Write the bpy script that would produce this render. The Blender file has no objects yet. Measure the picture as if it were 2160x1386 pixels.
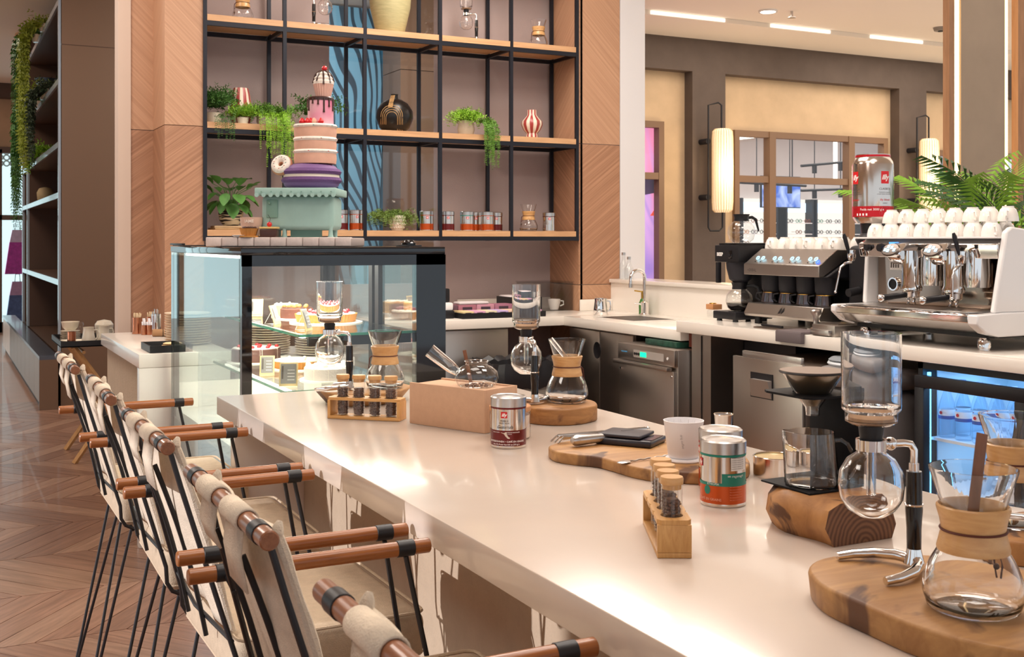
import bpy, bmesh, math, random
from mathutils import Vector, Matrix
random.seed(7)
SC = bpy.context.scene
COL = SC.collection
R = math.radians

# ------------------------------------------------------------------ camera
F_PX, CX, HY, CAM_Z = 2375.0, 1080.0, 508.0, 1.45      # focal length / horizon in a 2160x1386 frame
FW = Vector((0.4554, 0.8903, 0.0)); RT = Vector((0.8903, -0.4554, 0.0))
cam_d = bpy.data.cameras.new('camera'); cam = bpy.data.objects.new('camera', cam_d); COL.objects.link(cam)
cam_d.sensor_fit = 'HORIZONTAL'; cam_d.sensor_width = 36.0
cam_d.lens = F_PX / 2160 * 36.0
cam_d.shift_y = -(693 - HY) / 2160
cam_d.clip_start = 0.05; cam_d.clip_end = 200
cam.location = (0, 0, CAM_Z); cam.rotation_euler = (R(90), 0, -math.atan2(0.4554, 0.8903))
cam_d.dof.use_dof = True; cam_d.dof.focus_distance = 3.1; cam_d.dof.aperture_fstop = 16
SC.camera = cam

# ------------------------------------------------------------------ light
W = bpy.data.worlds.new('world'); SC.world = W; W.use_nodes = True
bg = W.node_tree.nodes['Background']; bg.inputs[0].default_value = (0.84, 0.92, 1.0, 1); bg.inputs[1].default_value = 0.85
def light(name, kind, loc, rot=(0, 0, 0), energy=100, color=(1, 1, 1), size=1, size_y=None, **kw):
    d = bpy.data.lights.new(name, kind); o = bpy.data.objects.new(name, d); COL.objects.link(o)
    o.location = loc; o.rotation_euler = rot; d.energy = energy; d.color = color
    if kind == 'AREA':
        d.size = size
        if size_y: d.shape = 'RECTANGLE'; d.size_y = size_y
    for k, v in kw.items(): setattr(d, k, v)
    return o
WARM = (1.0, 0.91, 0.82)
SUN_DIR = Vector((1.0, -0.12, -0.27))
light('sun', 'SUN', (-6, 3, 4), SUN_DIR.to_track_quat('-Z', 'Y').to_euler(), 3.0, (0.98, 0.96, 1.0), angle=R(0.6))
for (x, y, e, s) in ((1.3, 1.4, 24, 1.2), (1.3, 3.4, 24, 1.2), (2.8, 2.6, 42, 1.0), (2.8, 4.8, 46, 1.0), (2.9, 6.0, 34, .8), (0.0, 6.2, 50, 1.2), (-.6, 9.6, 60, 1.2), (-.6, 13.5, 60, 1.2),
                     (-1.5, 2.4, 40, 1.2), (8.6, 6.6, 110, 6.5), (8.0, 9.5, 40, 2.2), (11.0, 9.5, 60, 2.2), (13.5, 7.0, 90, 5.0)):
    light('ceiling_fill_light', 'AREA', (x, y, 3.86), (0, 0, 0), e, WARM, s)  # soft area lights added under the ceiling to fill the room
SC.view_settings.view_transform = 'Standard'; SC.view_settings.look = 'None'
SC.view_settings.gamma = 1.0; SC.view_settings.use_curve_mapping = False
SC.view_settings.exposure = 0.18

# ------------------------------------------------------------------ helpers
def P(px, py, z=None, X=None, Y=None, f=None):
    """point on the photo ray of a pixel, where it meets a level z, a plane X or Y, or a depth f"""
    d = FW + RT * ((px - CX) / F_PX) + Vector((0, 0, (HY - py) / F_PX))
    if z is not None: t = (z - CAM_Z) / d.z
    elif X is not None: t = X / d.x
    elif Y is not None: t = Y / d.y
    else: t = f
    return Vector((0, 0, CAM_Z)) + d * t
def C(h, a=1.0):
    h = h.lstrip('#'); c = [int(h[i:i + 2], 16) / 255 for i in (0, 2, 4)]
    return tuple((x / 12.92 if x <= 0.04045 else ((x + 0.055) / 1.055) ** 2.4) for x in c) + (a,)
def T(x=0, y=0, z=0): return Matrix.Translation((x, y, z))
def RX(a): return Matrix.Rotation(a, 4, 'X')
def RY(a): return Matrix.Rotation(a, 4, 'Y')
def RZ(a): return Matrix.Rotation(a, 4, 'Z')
def align(d):                                        # matrix turning +Z to direction d
    return Vector(d).to_track_quat('Z', 'Y').to_matrix().to_4x4()

class MB:
    def __init__(s): s.v = []; s.f = []; s.mi = []; s.k = 0
    def mat(s, k): s.k = k; return s
    def add(s, vs, fs, M=None):
        b = len(s.v)
        s.v += [(M @ Vector(v)) if M is not None else Vector(v) for v in vs]
        s.f += [tuple(b + i for i in f) for f in fs]; s.mi += [s.k] * len(fs); return s
    def box(s, c, d, M=None):
        x, y, z = c; a, b, e = d[0] / 2, d[1] / 2, d[2] / 2
        vs = [(x + i * a, y + j * b, z + k * e) for i in (-1, 1) for j in (-1, 1) for k in (-1, 1)]
        return s.add(vs, [(0, 1, 3, 2), (4, 6, 7, 5), (0, 4, 5, 1), (2, 3, 7, 6), (0, 2, 6, 4), (1, 5, 7, 3)], M)
    def bb(s, lo, hi, M=None):                       # box by two corners
        return s.box([(a + b) / 2 for a, b in zip(lo, hi)], [abs(b - a) for a, b in zip(lo, hi)], M)
    def rbox(s, c, d, r=.004, M=None, seg=2):        # box with rounded edges
        bm = bmesh.new(); bmesh.ops.create_cube(bm, size=1)
        for v in bm.verts: v.co = Vector((v.co.x * d[0] + c[0], v.co.y * d[1] + c[1], v.co.z * d[2] + c[2]))
        r = min(r, min(d) * .49)
        bmesh.ops.bevel(bm, geom=bm.edges[:], offset=r, segments=seg, affect='EDGES', profile=.5)
        bm.verts.index_update()
        s.add([v.co.copy() for v in bm.verts], [tuple(v.index for v in f.verts) for f in bm.faces], M); bm.free(); return s
    def rbb(s, lo, hi, r=.004, M=None, seg=2):
        return s.rbox([(a + b) / 2 for a, b in zip(lo, hi)], [abs(b - a) for a, b in zip(lo, hi)], r, M, seg)
    def lathe(s, prof, c=(0, 0, 0), seg=32, M=None, a0=0, a1=2 * math.pi, sx=1, sy=1):
        full = abs(a1 - a0 - 2 * math.pi) < 1e-6; n = seg if full else seg + 1
        vs, idx = [], []
        for (r, z) in prof:
            if r < 1e-6: idx.append([len(vs)] * n); vs.append((c[0], c[1], c[2] + z))
            else:
                idx.append(list(range(len(vs), len(vs) + n)))
                for i in range(n):
                    a = a0 + (a1 - a0) * i / seg
                    vs.append((c[0] + r * math.cos(a) * sx, c[1] + r * math.sin(a) * sy, c[2] + z))
        fs = []
        for p, q in zip(idx[:-1], idx[1:]):
            for i in range(seg):
                j = (i + 1) % n
                f = []
                for k in (p[i], p[j], q[j], q[i]):
                    if k not in f: f.append(k)
                if len(f) > 2: fs.append(tuple(f))
        return s.add(vs, fs, M)
    def cyl(s, c, r, h, seg=24, r2=None, M=None, b=0):
        r2 = r if r2 is None else r2
        if b: return s.lathe([(0, 0), (r - b, 0), (r, b), (r2, h - b), (r2 - b, h), (0, h)], c, seg, M)
        return s.lathe([(0, 0), (r, 0), (r2, h), (0, h)], c, seg, M)
    def rod(s, a, b, r, seg=12, r2=None, bev=0):
        a, b = Vector(a), Vector(b); d = b - a
        return s.cyl((0, 0, 0), r, d.length, seg, r2, Matrix.Translation(a) @ align(d), bev)
    def sph(s, c, r, seg=16, rings=10, M=None, sc=(1, 1, 1)):
        pr = [(r * math.sin(math.pi * i / rings), -r * math.cos(math.pi * i / rings) * sc[2]) for i in range(rings + 1)]
        pr[0] = (0, pr[0][1]); pr[-1] = (0, pr[-1][1])
        return s.lathe(pr, c, seg, M, sx=sc[0], sy=sc[1])
    def torus(s, c, R_, r, seg=24, sg=8, M=None, a0=0, a1=2 * math.pi):
        pts = [(R_ * math.cos(a0 + (a1 - a0) * i / seg), R_ * math.sin(a0 + (a1 - a0) * i / seg), 0) for i in range(seg + (0 if abs(a1 - a0 - 2 * math.pi) < 1e-6 else 1))]
        MM = Matrix.Translation(c) @ (M or Matrix())
        return s.tube([MM @ Vector(p) for p in pts], r, sg, closed=abs(a1 - a0 - 2 * math.pi) < 1e-6)
    def tube(s, pts, r, seg=8, closed=False, sx=1.0):
        pts = [Vector(p) for p in pts]; n = len(pts); rs = r if isinstance(r, (list, tuple)) else [r] * n
        tans = []
        for i in range(n):
            a = pts[(i - 1) % n] if (closed or i) else pts[i]; b = pts[(i + 1) % n] if (closed or i < n - 1) else pts[i]
            tans.append((b - a).normalized())
        up = Vector((0, 0, 1)) if abs(tans[0].z) < .9 else Vector((1, 0, 0))
        nx = tans[0].cross(up).normalized(); vs = []; rings = []
        for i in range(n):
            if i:
                ax = tans[i - 1].cross(tans[i])
                if ax.length > 1e-7: nx = Matrix.Rotation(tans[i - 1].angle(tans[i]), 3, ax.normalized()) @ nx
            nx = (nx - tans[i] * nx.dot(tans[i])).normalized(); ny = tans[i].cross(nx)
            rings.append(list(range(len(vs), len(vs) + seg)))
            for k in range(seg):
                a = 2 * math.pi * k / seg; vs.append(pts[i] + (nx * math.cos(a) * sx + ny * math.sin(a)) * rs[i])
        fs = []
        for i in range(n if closed else n - 1):
            p, q = rings[i], rings[(i + 1) % n]
            for k in range(seg): fs.append((p[k], p[(k + 1) % seg], q[(k + 1) % seg], q[k]))
        if not closed: fs += [tuple(reversed(rings[0])), tuple(rings[-1])]
        return s.add(vs, fs)
    def prism(s, poly, z0, z1, M=None, inset=0):
        n = len(poly); vs = [(x, y, z0) for x, y in poly] + [(x, y, z1) for x, y in poly]
        fs = [tuple(reversed(range(n))), tuple(range(n, 2 * n))] + [(i, (i + 1) % n, n + (i + 1) % n, n + i) for i in range(n)]
        return s.add(vs, fs, M)
    def grid(s, fn, nu, nv, M=None):                 # surface fn(u,v) u,v in 0..1
        vs = [fn(i / nu, j / nv) for j in range(nv + 1) for i in range(nu + 1)]
        fs = [(j * (nu + 1) + i, j * (nu + 1) + i + 1, (j + 1) * (nu + 1) + i + 1, (j + 1) * (nu + 1) + i) for j in range(nv) for i in range(nu)]
        return s.add(vs, fs, M)
    def quad(s, a, b, c, d): return s.add([a, b, c, d], [(0, 1, 2, 3)])
    def mesh(s, name, mats, smooth=True, ang=38, normals=True):
        me = bpy.data.meshes.new(name); me.from_pydata([tuple(v) for v in s.v], [], s.f)
        for m in (mats if isinstance(mats, (list, tuple)) else [mats]): me.materials.append(m)
        if len(me.materials) > 1: me.polygons.foreach_set('material_index', s.mi)
        if normals:
            bm = bmesh.new(); bm.from_mesh(me); bmesh.ops.recalc_face_normals(bm, faces=bm.faces[:]); bm.to_mesh(me); bm.free()
        if smooth:
            me.shade_smooth(); me.set_sharp_from_angle(angle=R(ang))
        me.update(); return me
    def build(s, name, mats, parent=None, loc=None, rot=None, smooth=True, ang=38, kind=None, label=None, normals=True):
        return obj(name, s.mesh(name, mats, smooth, ang, normals), parent, loc, rot, kind, label)

def obj(name, me, parent=None, loc=None, rot=None, kind=None, label=None):
    o = bpy.data.objects.new(name, me); COL.objects.link(o)
    if parent is not None: o.parent = parent
    if loc is not None: o.location = loc
    if rot is not None: o.rotation_euler = rot
    if kind: o['kind'] = kind
    if label: o['label'] = label
    return o
def thing(name, label, cat, loc=(0, 0, 0), rz=0, group=None):
    o = bpy.data.objects.new(name, None); COL.objects.link(o); o.empty_display_size = .05
    o.location = loc; o.rotation_euler = (0, 0, rz); o['label'] = label; o['category'] = cat
    if group: o['group'] = group
    return o
def tag(o, label, cat, group=None):
    o['label'] = label; o['category'] = cat
    if group: o['group'] = group
    return o
def struct(o): o['kind'] = 'structure'; return o
ORD = ['first', 'second', 'third', 'fourth', 'fifth', 'sixth', 'seventh', 'eighth', 'ninth', 'tenth', 'eleventh', 'twelfth', 'thirteenth']
def copy_tree(o, parent=None, loc=None, rz=None, label=None, group=None):
    c = o.copy(); COL.objects.link(c); c.parent = parent
    if loc is not None: c.location = loc
    if rz is not None: c.rotation_euler = (0, 0, rz)
    if label: c['label'] = label
    if group: c['group'] = group
    for ch in [k for k in bpy.data.objects if k.parent is o]: copy_tree(ch, c)
    return c
FONT = {}
def text_mesh(txt, size, mat, align_='CENTER', shear=0.0, bold=0.0, R_=None, a0=0.0, depth=0.0004, sx=1.0):
    """flat lettering in the local XZ plane facing -Y; with R_ it is wrapped round an upright cylinder"""
    cu = bpy.data.curves.new('lettering', 'FONT'); cu.body = txt; cu.size = size; cu.align_x = align_; cu.shear = shear
    cu.offset = bold; cu.extrude = 0; cu.resolution_u = 2
    to = bpy.data.objects.new('lettering', cu); COL.objects.link(to)
    me = bpy.data.meshes.new_from_object(to); bpy.data.objects.remove(to); bpy.data.curves.remove(cu)
    for v in me.vertices:
        x, y = v.co.x * sx, v.co.y
        if R_: a = a0 + x / R_; v.co = ((R_ + depth) * math.cos(a), (R_ + depth) * math.sin(a), y)
        else: v.co = (x, -depth, y)
    me.materials.clear(); me.materials.append(mat); me.update(); return me

# ------------------------------------------------------------------ materials
MATS = {}
def nodes(name):
    m = bpy.data.materials.new(name); m.use_nodes = True; nt = m.node_tree
    return m, nt, nt.nodes['Principled BSDF']
def N(nt, typ, **kw):
    n = nt.nodes.new(typ)
    for k, v in kw.items():
        if k.startswith('i_'): n.inputs[k[2:].replace('_', ' ')].default_value = v
        else: setattr(n, k, v)
    return n
def mat(name, col, rough=.5, metal=0.0, bump=0.0, bscale=200, var=0.0, vscale=6, coat=0.0, spec=None, emit=None, estr=0, aniso=0, sub=0, stretch=(1, 1, 1), trans=0, ior=1.45, alpha=None):
    if name in MATS: return MATS[name]
    m, nt, b = nodes(name); c = C(col) if isinstance(col, str) else col
    b.inputs['Base Color'].default_value = c; b.inputs['Roughness'].default_value = rough; b.inputs['Metallic'].default_value = metal
    b.inputs['Coat Weight'].default_value = coat; b.inputs['Coat Roughness'].default_value = .06
    b.inputs['Transmission Weight'].default_value = trans; b.inputs['IOR'].default_value = ior
    if aniso: b.inputs['Anisotropic'].default_value = aniso
    if sub: b.inputs['Subsurface Weight'].default_value = sub; b.inputs['Subsurface Radius'].default_value = (.01, .006, .004)
    if spec is not None: b.inputs['Specular IOR Level'].default_value = spec
    if emit: b.inputs['Emission Color'].default_value = C(emit) if isinstance(emit, str) else emit; b.inputs['Emission Strength'].default_value = estr
    tc = N(nt, 'ShaderNodeTexCoord'); mp = N(nt, 'ShaderNodeMapping'); mp.inputs['Scale'].default_value = stretch
    nt.links.new(tc.outputs['Object'], mp.inputs['Vector'])
    if var:
        nz = N(nt, 'ShaderNodeTexNoise', i_Scale=vscale, i_Detail=5.0, i_Roughness=.6); nt.links.new(mp.outputs[0], nz.inputs['Vector'])
        hs = N(nt, 'ShaderNodeHueSaturation'); hs.inputs['Color'].default_value = c
        mr = N(nt, 'ShaderNodeMapRange'); mr.inputs['From Min'].default_value = .3; mr.inputs['From Max'].default_value = .7
        mr.inputs['To Min'].default_value = 1 - var; mr.inputs['To Max'].default_value = 1 + var
        nt.links.new(nz.outputs['Fac'], mr.inputs['Value']); nt.links.new(mr.outputs[0], hs.inputs['Value']); nt.links.new(hs.outputs[0], b.inputs['Base Color'])
    if bump:
        nb = N(nt, 'ShaderNodeTexNoise', i_Scale=bscale, i_Detail=3.0); nt.links.new(mp.outputs[0], nb.inputs['Vector'])
        bp = N(nt, 'ShaderNodeBump', i_Strength=bump, i_Distance=.003); nt.links.new(nb.outputs['Fac'], bp.inputs['Height']); nt.links.new(bp.outputs[0], b.inputs['Normal'])
    MATS[name] = m; return m
def wood(name, light_, dark, scale=6.0, stretch=(1, 14, 14), rough=.45, contrast=.5, coat=0, bump=.15, rings=False, knots=False):
    """streaky grain along local X (object coordinates)"""
    if name in MATS: return MATS[name]
    m, nt, b = nodes(name); b.inputs['Roughness'].default_value = rough; b.inputs['Coat Weight'].default_value = coat
    tc = N(nt, 'ShaderNodeTexCoord'); mp = N(nt, 'ShaderNodeMapping'); mp.inputs['Scale'].default_value = stretch
    nt.links.new(tc.outputs['Object'], mp.inputs['Vector'])
    nz = N(nt, 'ShaderNodeTexNoise', i_Scale=scale, i_Detail=6.0, i_Roughness=.62, i_Distortion=.6); nt.links.new(mp.outputs[0], nz.inputs['Vector'])
    cr = N(nt, 'ShaderNodeValToRGB'); e = cr.color_ramp.elements
    e[0].position = .5 - contrast * .4; e[0].color = C(dark); e[1].position = .5 + contrast * .3; e[1].color = C(light_)
    src = nz.outputs['Fac']
    if rings:
        wv = N(nt, 'ShaderNodeTexWave', wave_type='RINGS', rings_direction='Y', i_Scale=rings, i_Distortion=2.5, i_Detail=2.0); nt.links.new(tc.outputs['Object'], wv.inputs['Vector'])
        mx = N(nt, 'ShaderNodeMix'); mx.inputs[0].default_value = .55; nt.links.new(src, mx.inputs[2]); nt.links.new(wv.outputs['Fac'], mx.inputs[3]); src = mx.outputs[0]
    nt.links.new(src, cr.inputs['Fac']); out = cr.outputs['Color']
    if knots:                                                   # dark burr patches of the wood itself
        nk = N(nt, 'ShaderNodeTexNoise', i_Scale=knots, i_Detail=4.0, i_Distortion=1.2); nt.links.new(tc.outputs['Object'], nk.inputs['Vector'])
        ck = N(nt, 'ShaderNodeValToRGB'); k = ck.color_ramp.elements; k[0].position = .55; k[0].color = (0, 0, 0, 1); k[1].position = .62; k[1].color = (1, 1, 1, 1)
        nt.links.new(nk.outputs['Fac'], ck.inputs['Fac'])
        mk = N(nt, 'ShaderNodeMix', data_type='RGBA'); mk.inputs[7].default_value = C('#5e3b22')
        nt.links.new(ck.outputs['Color'], mk.inputs[0]); nt.links.new(out, mk.inputs[6]); out = mk.outputs[2]
    nt.links.new(out, b.inputs['Base Color'])
    if bump:
        bp = N(nt, 'ShaderNodeBump', i_Strength=bump, i_Distance=.002); nt.links.new(nz.outputs['Fac'], bp.inputs['Height']); nt.links.new(bp.outputs[0], b.inputs['Normal'])
    MATS[name] = m; return m
def veneer(name, light_, dark, slope):
    """diagonal veneer stripes on upright faces: stripes follow z = slope * (x + y)"""
    m, nt, b = nodes(name); b.inputs['Roughness'].default_value = .38
    ge = N(nt, 'ShaderNodeNewGeometry'); sp = N(nt, 'ShaderNodeSeparateXYZ'); nt.links.new(ge.outputs['Position'], sp.inputs[0])
    u = N(nt, 'ShaderNodeMath', operation='ADD'); nt.links.new(sp.outputs[0], u.inputs[0]); nt.links.new(sp.outputs[1], u.inputs[1])
    su = N(nt, 'ShaderNodeMath', operation='MULTIPLY'); su.inputs[1].default_value = slope; nt.links.new(u.outputs[0], su.inputs[0])
    s = N(nt, 'ShaderNodeMath', operation='SUBTRACT'); nt.links.new(sp.outputs[2], s.inputs[0]); nt.links.new(su.outputs[0], s.inputs[1])
    sc = N(nt, 'ShaderNodeMath', operation='MULTIPLY'); sc.inputs[1].default_value = 55; nt.links.new(s.outputs[0], sc.inputs[0])
    cb = N(nt, 'ShaderNodeCombineXYZ'); nt.links.new(sc.outputs[0], cb.inputs[0]); nt.links.new(u.outputs[0], cb.inputs[1])
    nz = N(nt, 'ShaderNodeTexNoise', i_Scale=1.0, i_Detail=5.0, i_Roughness=.65); nt.links.new(cb.outputs[0], nz.inputs['Vector'])
    cr = N(nt, 'ShaderNodeValToRGB'); e = cr.color_ramp.elements; e[0].position = .33; e[0].color = C(dark); e[1].position = .68; e[1].color = C(light_)
    nt.links.new(nz.outputs['Fac'], cr.inputs['Fac']); nt.links.new(cr.outputs['Color'], b.inputs['Base Color'])
    MATS[name] = m; return m
def thin_glass(name, tint=(1, 1, 1, 1), ior=1.5, rough=0.0, extra=0.0):
    """single sheet of glass: clear, with Fresnel reflection"""
    m, nt, b = nodes(name); nt.nodes.remove(b); out = nt.nodes['Material Output']
    t = N(nt, 'ShaderNodeBsdfTransparent'); t.inputs[0].default_value = tint
    g = N(nt, 'ShaderNodeBsdfGlossy'); g.inputs['Roughness'].default_value = rough
    fr = N(nt, 'ShaderNodeFresnel'); ge = N(nt, 'ShaderNodeNewGeometry')     # same reflection from both sides of the sheet
    ma = N(nt, 'ShaderNodeMath', operation='MULTIPLY_ADD'); ma.inputs[1].default_value = 1 / ior - ior; ma.inputs[2].default_value = ior
    nt.links.new(ge.outputs['Backfacing'], ma.inputs[0]); nt.links.new(ma.outputs[0], fr.inputs['IOR'])
    ad = N(nt, 'ShaderNodeMath', operation='ADD', use_clamp=True); ad.inputs[1].default_value = extra; nt.links.new(fr.outputs[0], ad.inputs[0])
    mx = N(nt, 'ShaderNodeMixShader'); nt.links.new(ad.outputs[0], mx.inputs[0]); nt.links.new(t.outputs[0], mx.inputs[1]); nt.links.new(g.outputs[0], mx.inputs[2])
    nt.links.new(mx.outputs[0], out.inputs[0]); MATS[name] = m; return m
def emis(name, col, s):
    if name in MATS: return MATS[name]
    m, nt, b = nodes(name); nt.nodes.remove(b); e = N(nt, 'ShaderNodeEmission'); e.inputs[0].default_value = C(col); e.inputs[1].default_value = s
    nt.links.new(e.outputs[0], nt.nodes['Material Output'].inputs[0]); MATS[name] = m; return m

quartz = mat('cream_quartz', '#d4c5b8', .2, var=.03, vscale=3, coat=.25)
counter_w = mat('white_counter_stone', '#efe7dd', .22, coat=.3)
plaster_bar = mat('beige_plaster', '#b9a48c', .9, bump=.5, bscale=120, var=.05, vscale=20)
steel = mat('brushed_steel', '#b3aba4', .33, 1.0, bump=.04, bscale=90, stretch=(1, 1, 30))
steel_d = mat('dark_brushed_steel', '#8d8178', .36, 1.0)
chrome = mat('chrome', '#e9e6e4', .06, 1.0)
satin = mat('satin_aluminium', '#c9c5c2', .28, 1.0)
tinm = mat('tin_metal', '#d9cfc6', .17, 1.0)
copper = mat('copper', '#b9795a', .25, 1.0)
brass = mat('brass', '#c9a24e', .25, 1.0)
black = mat('black_plastic', '#17161a', .42)
blackg = mat('black_gloss', '#0e0d10', .12, coat=.4)
black_m = mat('black_powder_coated_steel', '#1b1a1d', .42)
navyblk = mat('blue_black_steel', '#23242c', .4, .4)
white_c = mat('white_ceramic', '#f1ebe4', .12, coat=.5)
cream_c = mat('cream_ceramic', '#e8dcc6', .2, coat=.3)
white_p = mat('white_painted_metal', '#ece9e8', .22, coat=.4)
white_pl = mat('white_plastic', '#f2eff0', .35)
linen = mat('linen_fabric', '#c6b299', .95, bump=.6, bscale=420, var=.08, vscale=60)
canvas_m = mat('canvas_fabric', '#dccdb8', .95, bump=.6, bscale=380, var=.09, vscale=50)
dowel = wood('reddish_dowel_wood', '#9c6644', '#75472f', 9, (20, 1.4, 20), .32, .8, .2)
dowel_x = wood('reddish_arm_wood', '#a7652f', '#7d4622', 9, (1.4, 20, 20), .32, .8, .2)
oak_sh = wood('oak_shelf_wood', '#d9ab7e', '#b98a62', 3, (1, 12, 12), .45, .7)
bamboo = wood('bamboo_wood', '#d9a868', '#c08a4c', 5, (1, 22, 4), .42, .6)
maple = wood('maple_wood', '#dcae74', '#c48f56', 5, (3, 3, 12), .38, .6, .2)
olive = wood('olive_wood', '#b5824a', '#764820', 5, (1.2, 5, 9), .5, .75, knots=7)
olive2 = wood('pale_olive_wood', '#be9058', '#85552a', 4, (1, 6, 6), .5, .8, knots=5)
bark_w = wood('burl_wood', '#c08a50', '#7d4a22', 6, (3, 3, 3), .55, .8, knots=9)
endgrain = wood('end_grain_wood', '#80573a', '#553321', 6, (4, 4, 4), .6, .8, rings=34)
kraft = mat('kraft_board', '#cba486', .85, bump=.1, bscale=300, var=.04, vscale=40)
light_wd = wood('folding_table_wood', '#c89a66', '#a67844', 6, (8, 8, 1), .5, .7)
glass = mat('clear_glass', (1, 1, 1, 1), 0.0, trans=1.0, ior=1.45)
glass_t = thin_glass('window_glass', (1, 1, 1, 1), 1.45)
glass_d = thin_glass('display_glass', (.97, .99, .98, 1), 1.5)
glass_f = thin_glass('front_display_glass', (.88, .95, .95, 1), 1.55, 0, .10)
glass_g = mat('green_glass_edge', '#4fa088', .08, trans=.4, ior=1.4)
red = mat('logo_red', '#cf1f24', .35)
white_ink = mat('white_print', '#f4f0ec', .5)
dark_ink = mat('dark_print', '#5b534e', .5)
maroon = mat('maroon_print', '#6d2624', .25, .5)
orange = mat('orange_print', '#c2521d', .25, .5)
teal = mat('teal_print', '#1f7f6e', .4)
red_m = mat('red_metal_print', '#c8202a', .25, .4)
choc = mat('chocolate', '#4a2c22', .35)
bean_m = mat('coffee_bean', '#644a40', .38, var=.25, vscale=90)
leather = mat('leather_cord', '#5a2a1e', .6)

# ================================================================== THE SETTING
floor_m = wood('floor_planks_wood', '#a87858', '#7d5338', 3.2, (1.2, 16, 16), .34, .9, .15)
ceil_m = mat('cream_ceiling_paint', '#efe4d5', .9)
dark_wall = mat('dark_taupe_plaster', '#5f5147', .85, var=.10, vscale=4, bump=.2, bscale=30)
beige_wall = mat('beige_limewash', '#c9ad8a', .9, var=.09, vscale=2.5)
brown_lac = mat('brown_lacquer', '#6d5340', .35)
brown_in = mat('dark_brown_lacquer', '#4d3628', .4)
mauve = mat('mauve_wallcovering', '#b3a19d', .75, bump=.3, bscale=160, var=.03, vscale=3)
cool_white = mat('white_painted_wall', '#e4e2e4', .6)
pale_edge = mat('pale_plaster_edge', '#d9c4b4', .7)
ven_up = veneer('veneer_falling', '#c99d7d', '#b28667', -1.0)
ven_dn = veneer('veneer_rising', '#bf9070', '#986c50', 0.75)

BAR_Z, BAR_X0, BAR_X1, BAR_Y1 = .914, .861, 1.885, 3.918
WB = 7.32          # plane of the wall behind the shelf unit
FWY = 11.0         # plane of the far shopfront wall
CEI = 3.92

fl = struct(MB().bb((-8, -6, -.06), (18, 22, -.004)).build('floor', floor_m))
bw, ang, pw = .60, R(52), .125
stp, dx = pw / math.sin(ang), bw / math.tan(ang)
pm = []
for sgn in (1, -1):
    q = MB(); g = .0022
    poly = [(g, g), (stp - g, g), (stp - g + dx, bw - g), (g + dx, bw - g)] if sgn > 0 else [(dx + g, g), (dx + stp - g, g), (stp - g, bw - g), (g, bw - g)]
    q.prism([(x, y) for x, y in poly], -.004, 0.0); pm.append(q)
def plank_mat(i):
    tone = [('#98705a', '#6c4c3a'), ('#8b6550', '#624334'), ('#a07a63', '#755643')][i % 3]
    s = 1 if i < 3 else -1
    n = 'floor_plank_tone_%d' % i
    if n in MATS: return MATS[n]
    m, nt, b = nodes(n); b.inputs['Roughness'].default_value = .33; b.inputs['Coat Weight'].default_value = .15
    tc = N(nt, 'ShaderNodeTexCoord'); oi = N(nt, 'ShaderNodeObjectInfo')
    mp = N(nt, 'ShaderNodeMapping', vector_type='TEXTURE'); mp.inputs['Rotation'].default_value = (0, 0, s * ang); nt.links.new(tc.outputs['Object'], mp.inputs[0])
    m2 = N(nt, 'ShaderNodeMapping'); m2.inputs['Scale'].default_value = (2.5, 34, 1); nt.links.new(mp.outputs[0], m2.inputs[0])
    ml = N(nt, 'ShaderNodeMath', operation='MULTIPLY'); ml.inputs[1].default_value = 40; nt.links.new(oi.outputs['Random'], ml.inputs[0])
    cb = N(nt, 'ShaderNodeCombineXYZ'); nt.links.new(ml.outputs[0], cb.inputs[2]); va = N(nt, 'ShaderNodeVectorMath', operation='ADD')
    nt.links.new(m2.outputs[0], va.inputs[0]); nt.links.new(cb.outputs[0], va.inputs[1])
    nz = N(nt, 'ShaderNodeTexNoise', i_Scale=1.6, i_Detail=6.0, i_Roughness=.62, i_Distortion=.4); nt.links.new(va.outputs[0], nz.inputs['Vector'])
    cr = N(nt, 'ShaderNodeValToRGB'); e = cr.color_ramp.elements; e[0].position = .3; e[0].color = C(tone[1]); e[1].position = .7; e[1].color = C(tone[0])
    nt.links.new(nz.outputs['Fac'], cr.inputs['Fac']); nt.links.new(cr.outputs['Color'], b.inputs['Base Color'])
    bp = N(nt, 'ShaderNodeBump', i_Strength=.18, i_Distance=.002); nt.links.new(nz.outputs['Fac'], bp.inputs['Height']); nt.links.new(bp.outputs[0], b.inputs['Normal'])
    MATS[n] = m; return m
pmesh = [pm[0].mesh('plank', plank_mat(i), False) for i in range(3)] + [pm[1].mesh('plank', plank_mat(i + 3), False) for i in range(3)]
for b_ in range(13):
    y0 = 3.2 + b_ * bw; xs = .05 * y0 - 1.0
    for k in range(15):
        obj('plank', pmesh[(b_ % 2) * 3 + random.randrange(3)], fl, (xs - xs % stp + k * stp, y0, 0))

struct(MB().bb((4.66, -2, -.002), (17, 11.2, .0)).build('floor_bounce', mat('pale_bounce_floor', '#d8cec2', .4)))  # pale floor added beyond the low wall to bounce light onto the ceiling
struct(MB().bb((-8, -6, CEI), (18, 20, CEI + .1)).build('ceiling', ceil_m))
cv = struct(MB().bb((4.7, 10.05, CEI - .05), (18, FWY + .2, CEI - .001)).build('trim_1', ceil_m))
slot_m = emis('cove_light_glow', '#fff3e2', 1.8)
for px0, px1 in ((1372, 1528), (1625, 1750), (1835, 1945)):
    a = P(px0, 30, Y=10.05).x; b = P(px1, 30, Y=10.05).x
    o = MB().bb((a, 10.035, CEI - .042), (b, 10.049, CEI - .008)).build('cove_light_strip', slot_m)
    tag(o, {1372: 'long bright cove light strip in the ceiling step nearest the white column', 1625: 'cove light strip in the ceiling step above the shop window', 1835: 'short cove light strip in the ceiling step beside the lit pillar'}[px0], 'ceiling light', 'cove lights')

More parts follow.
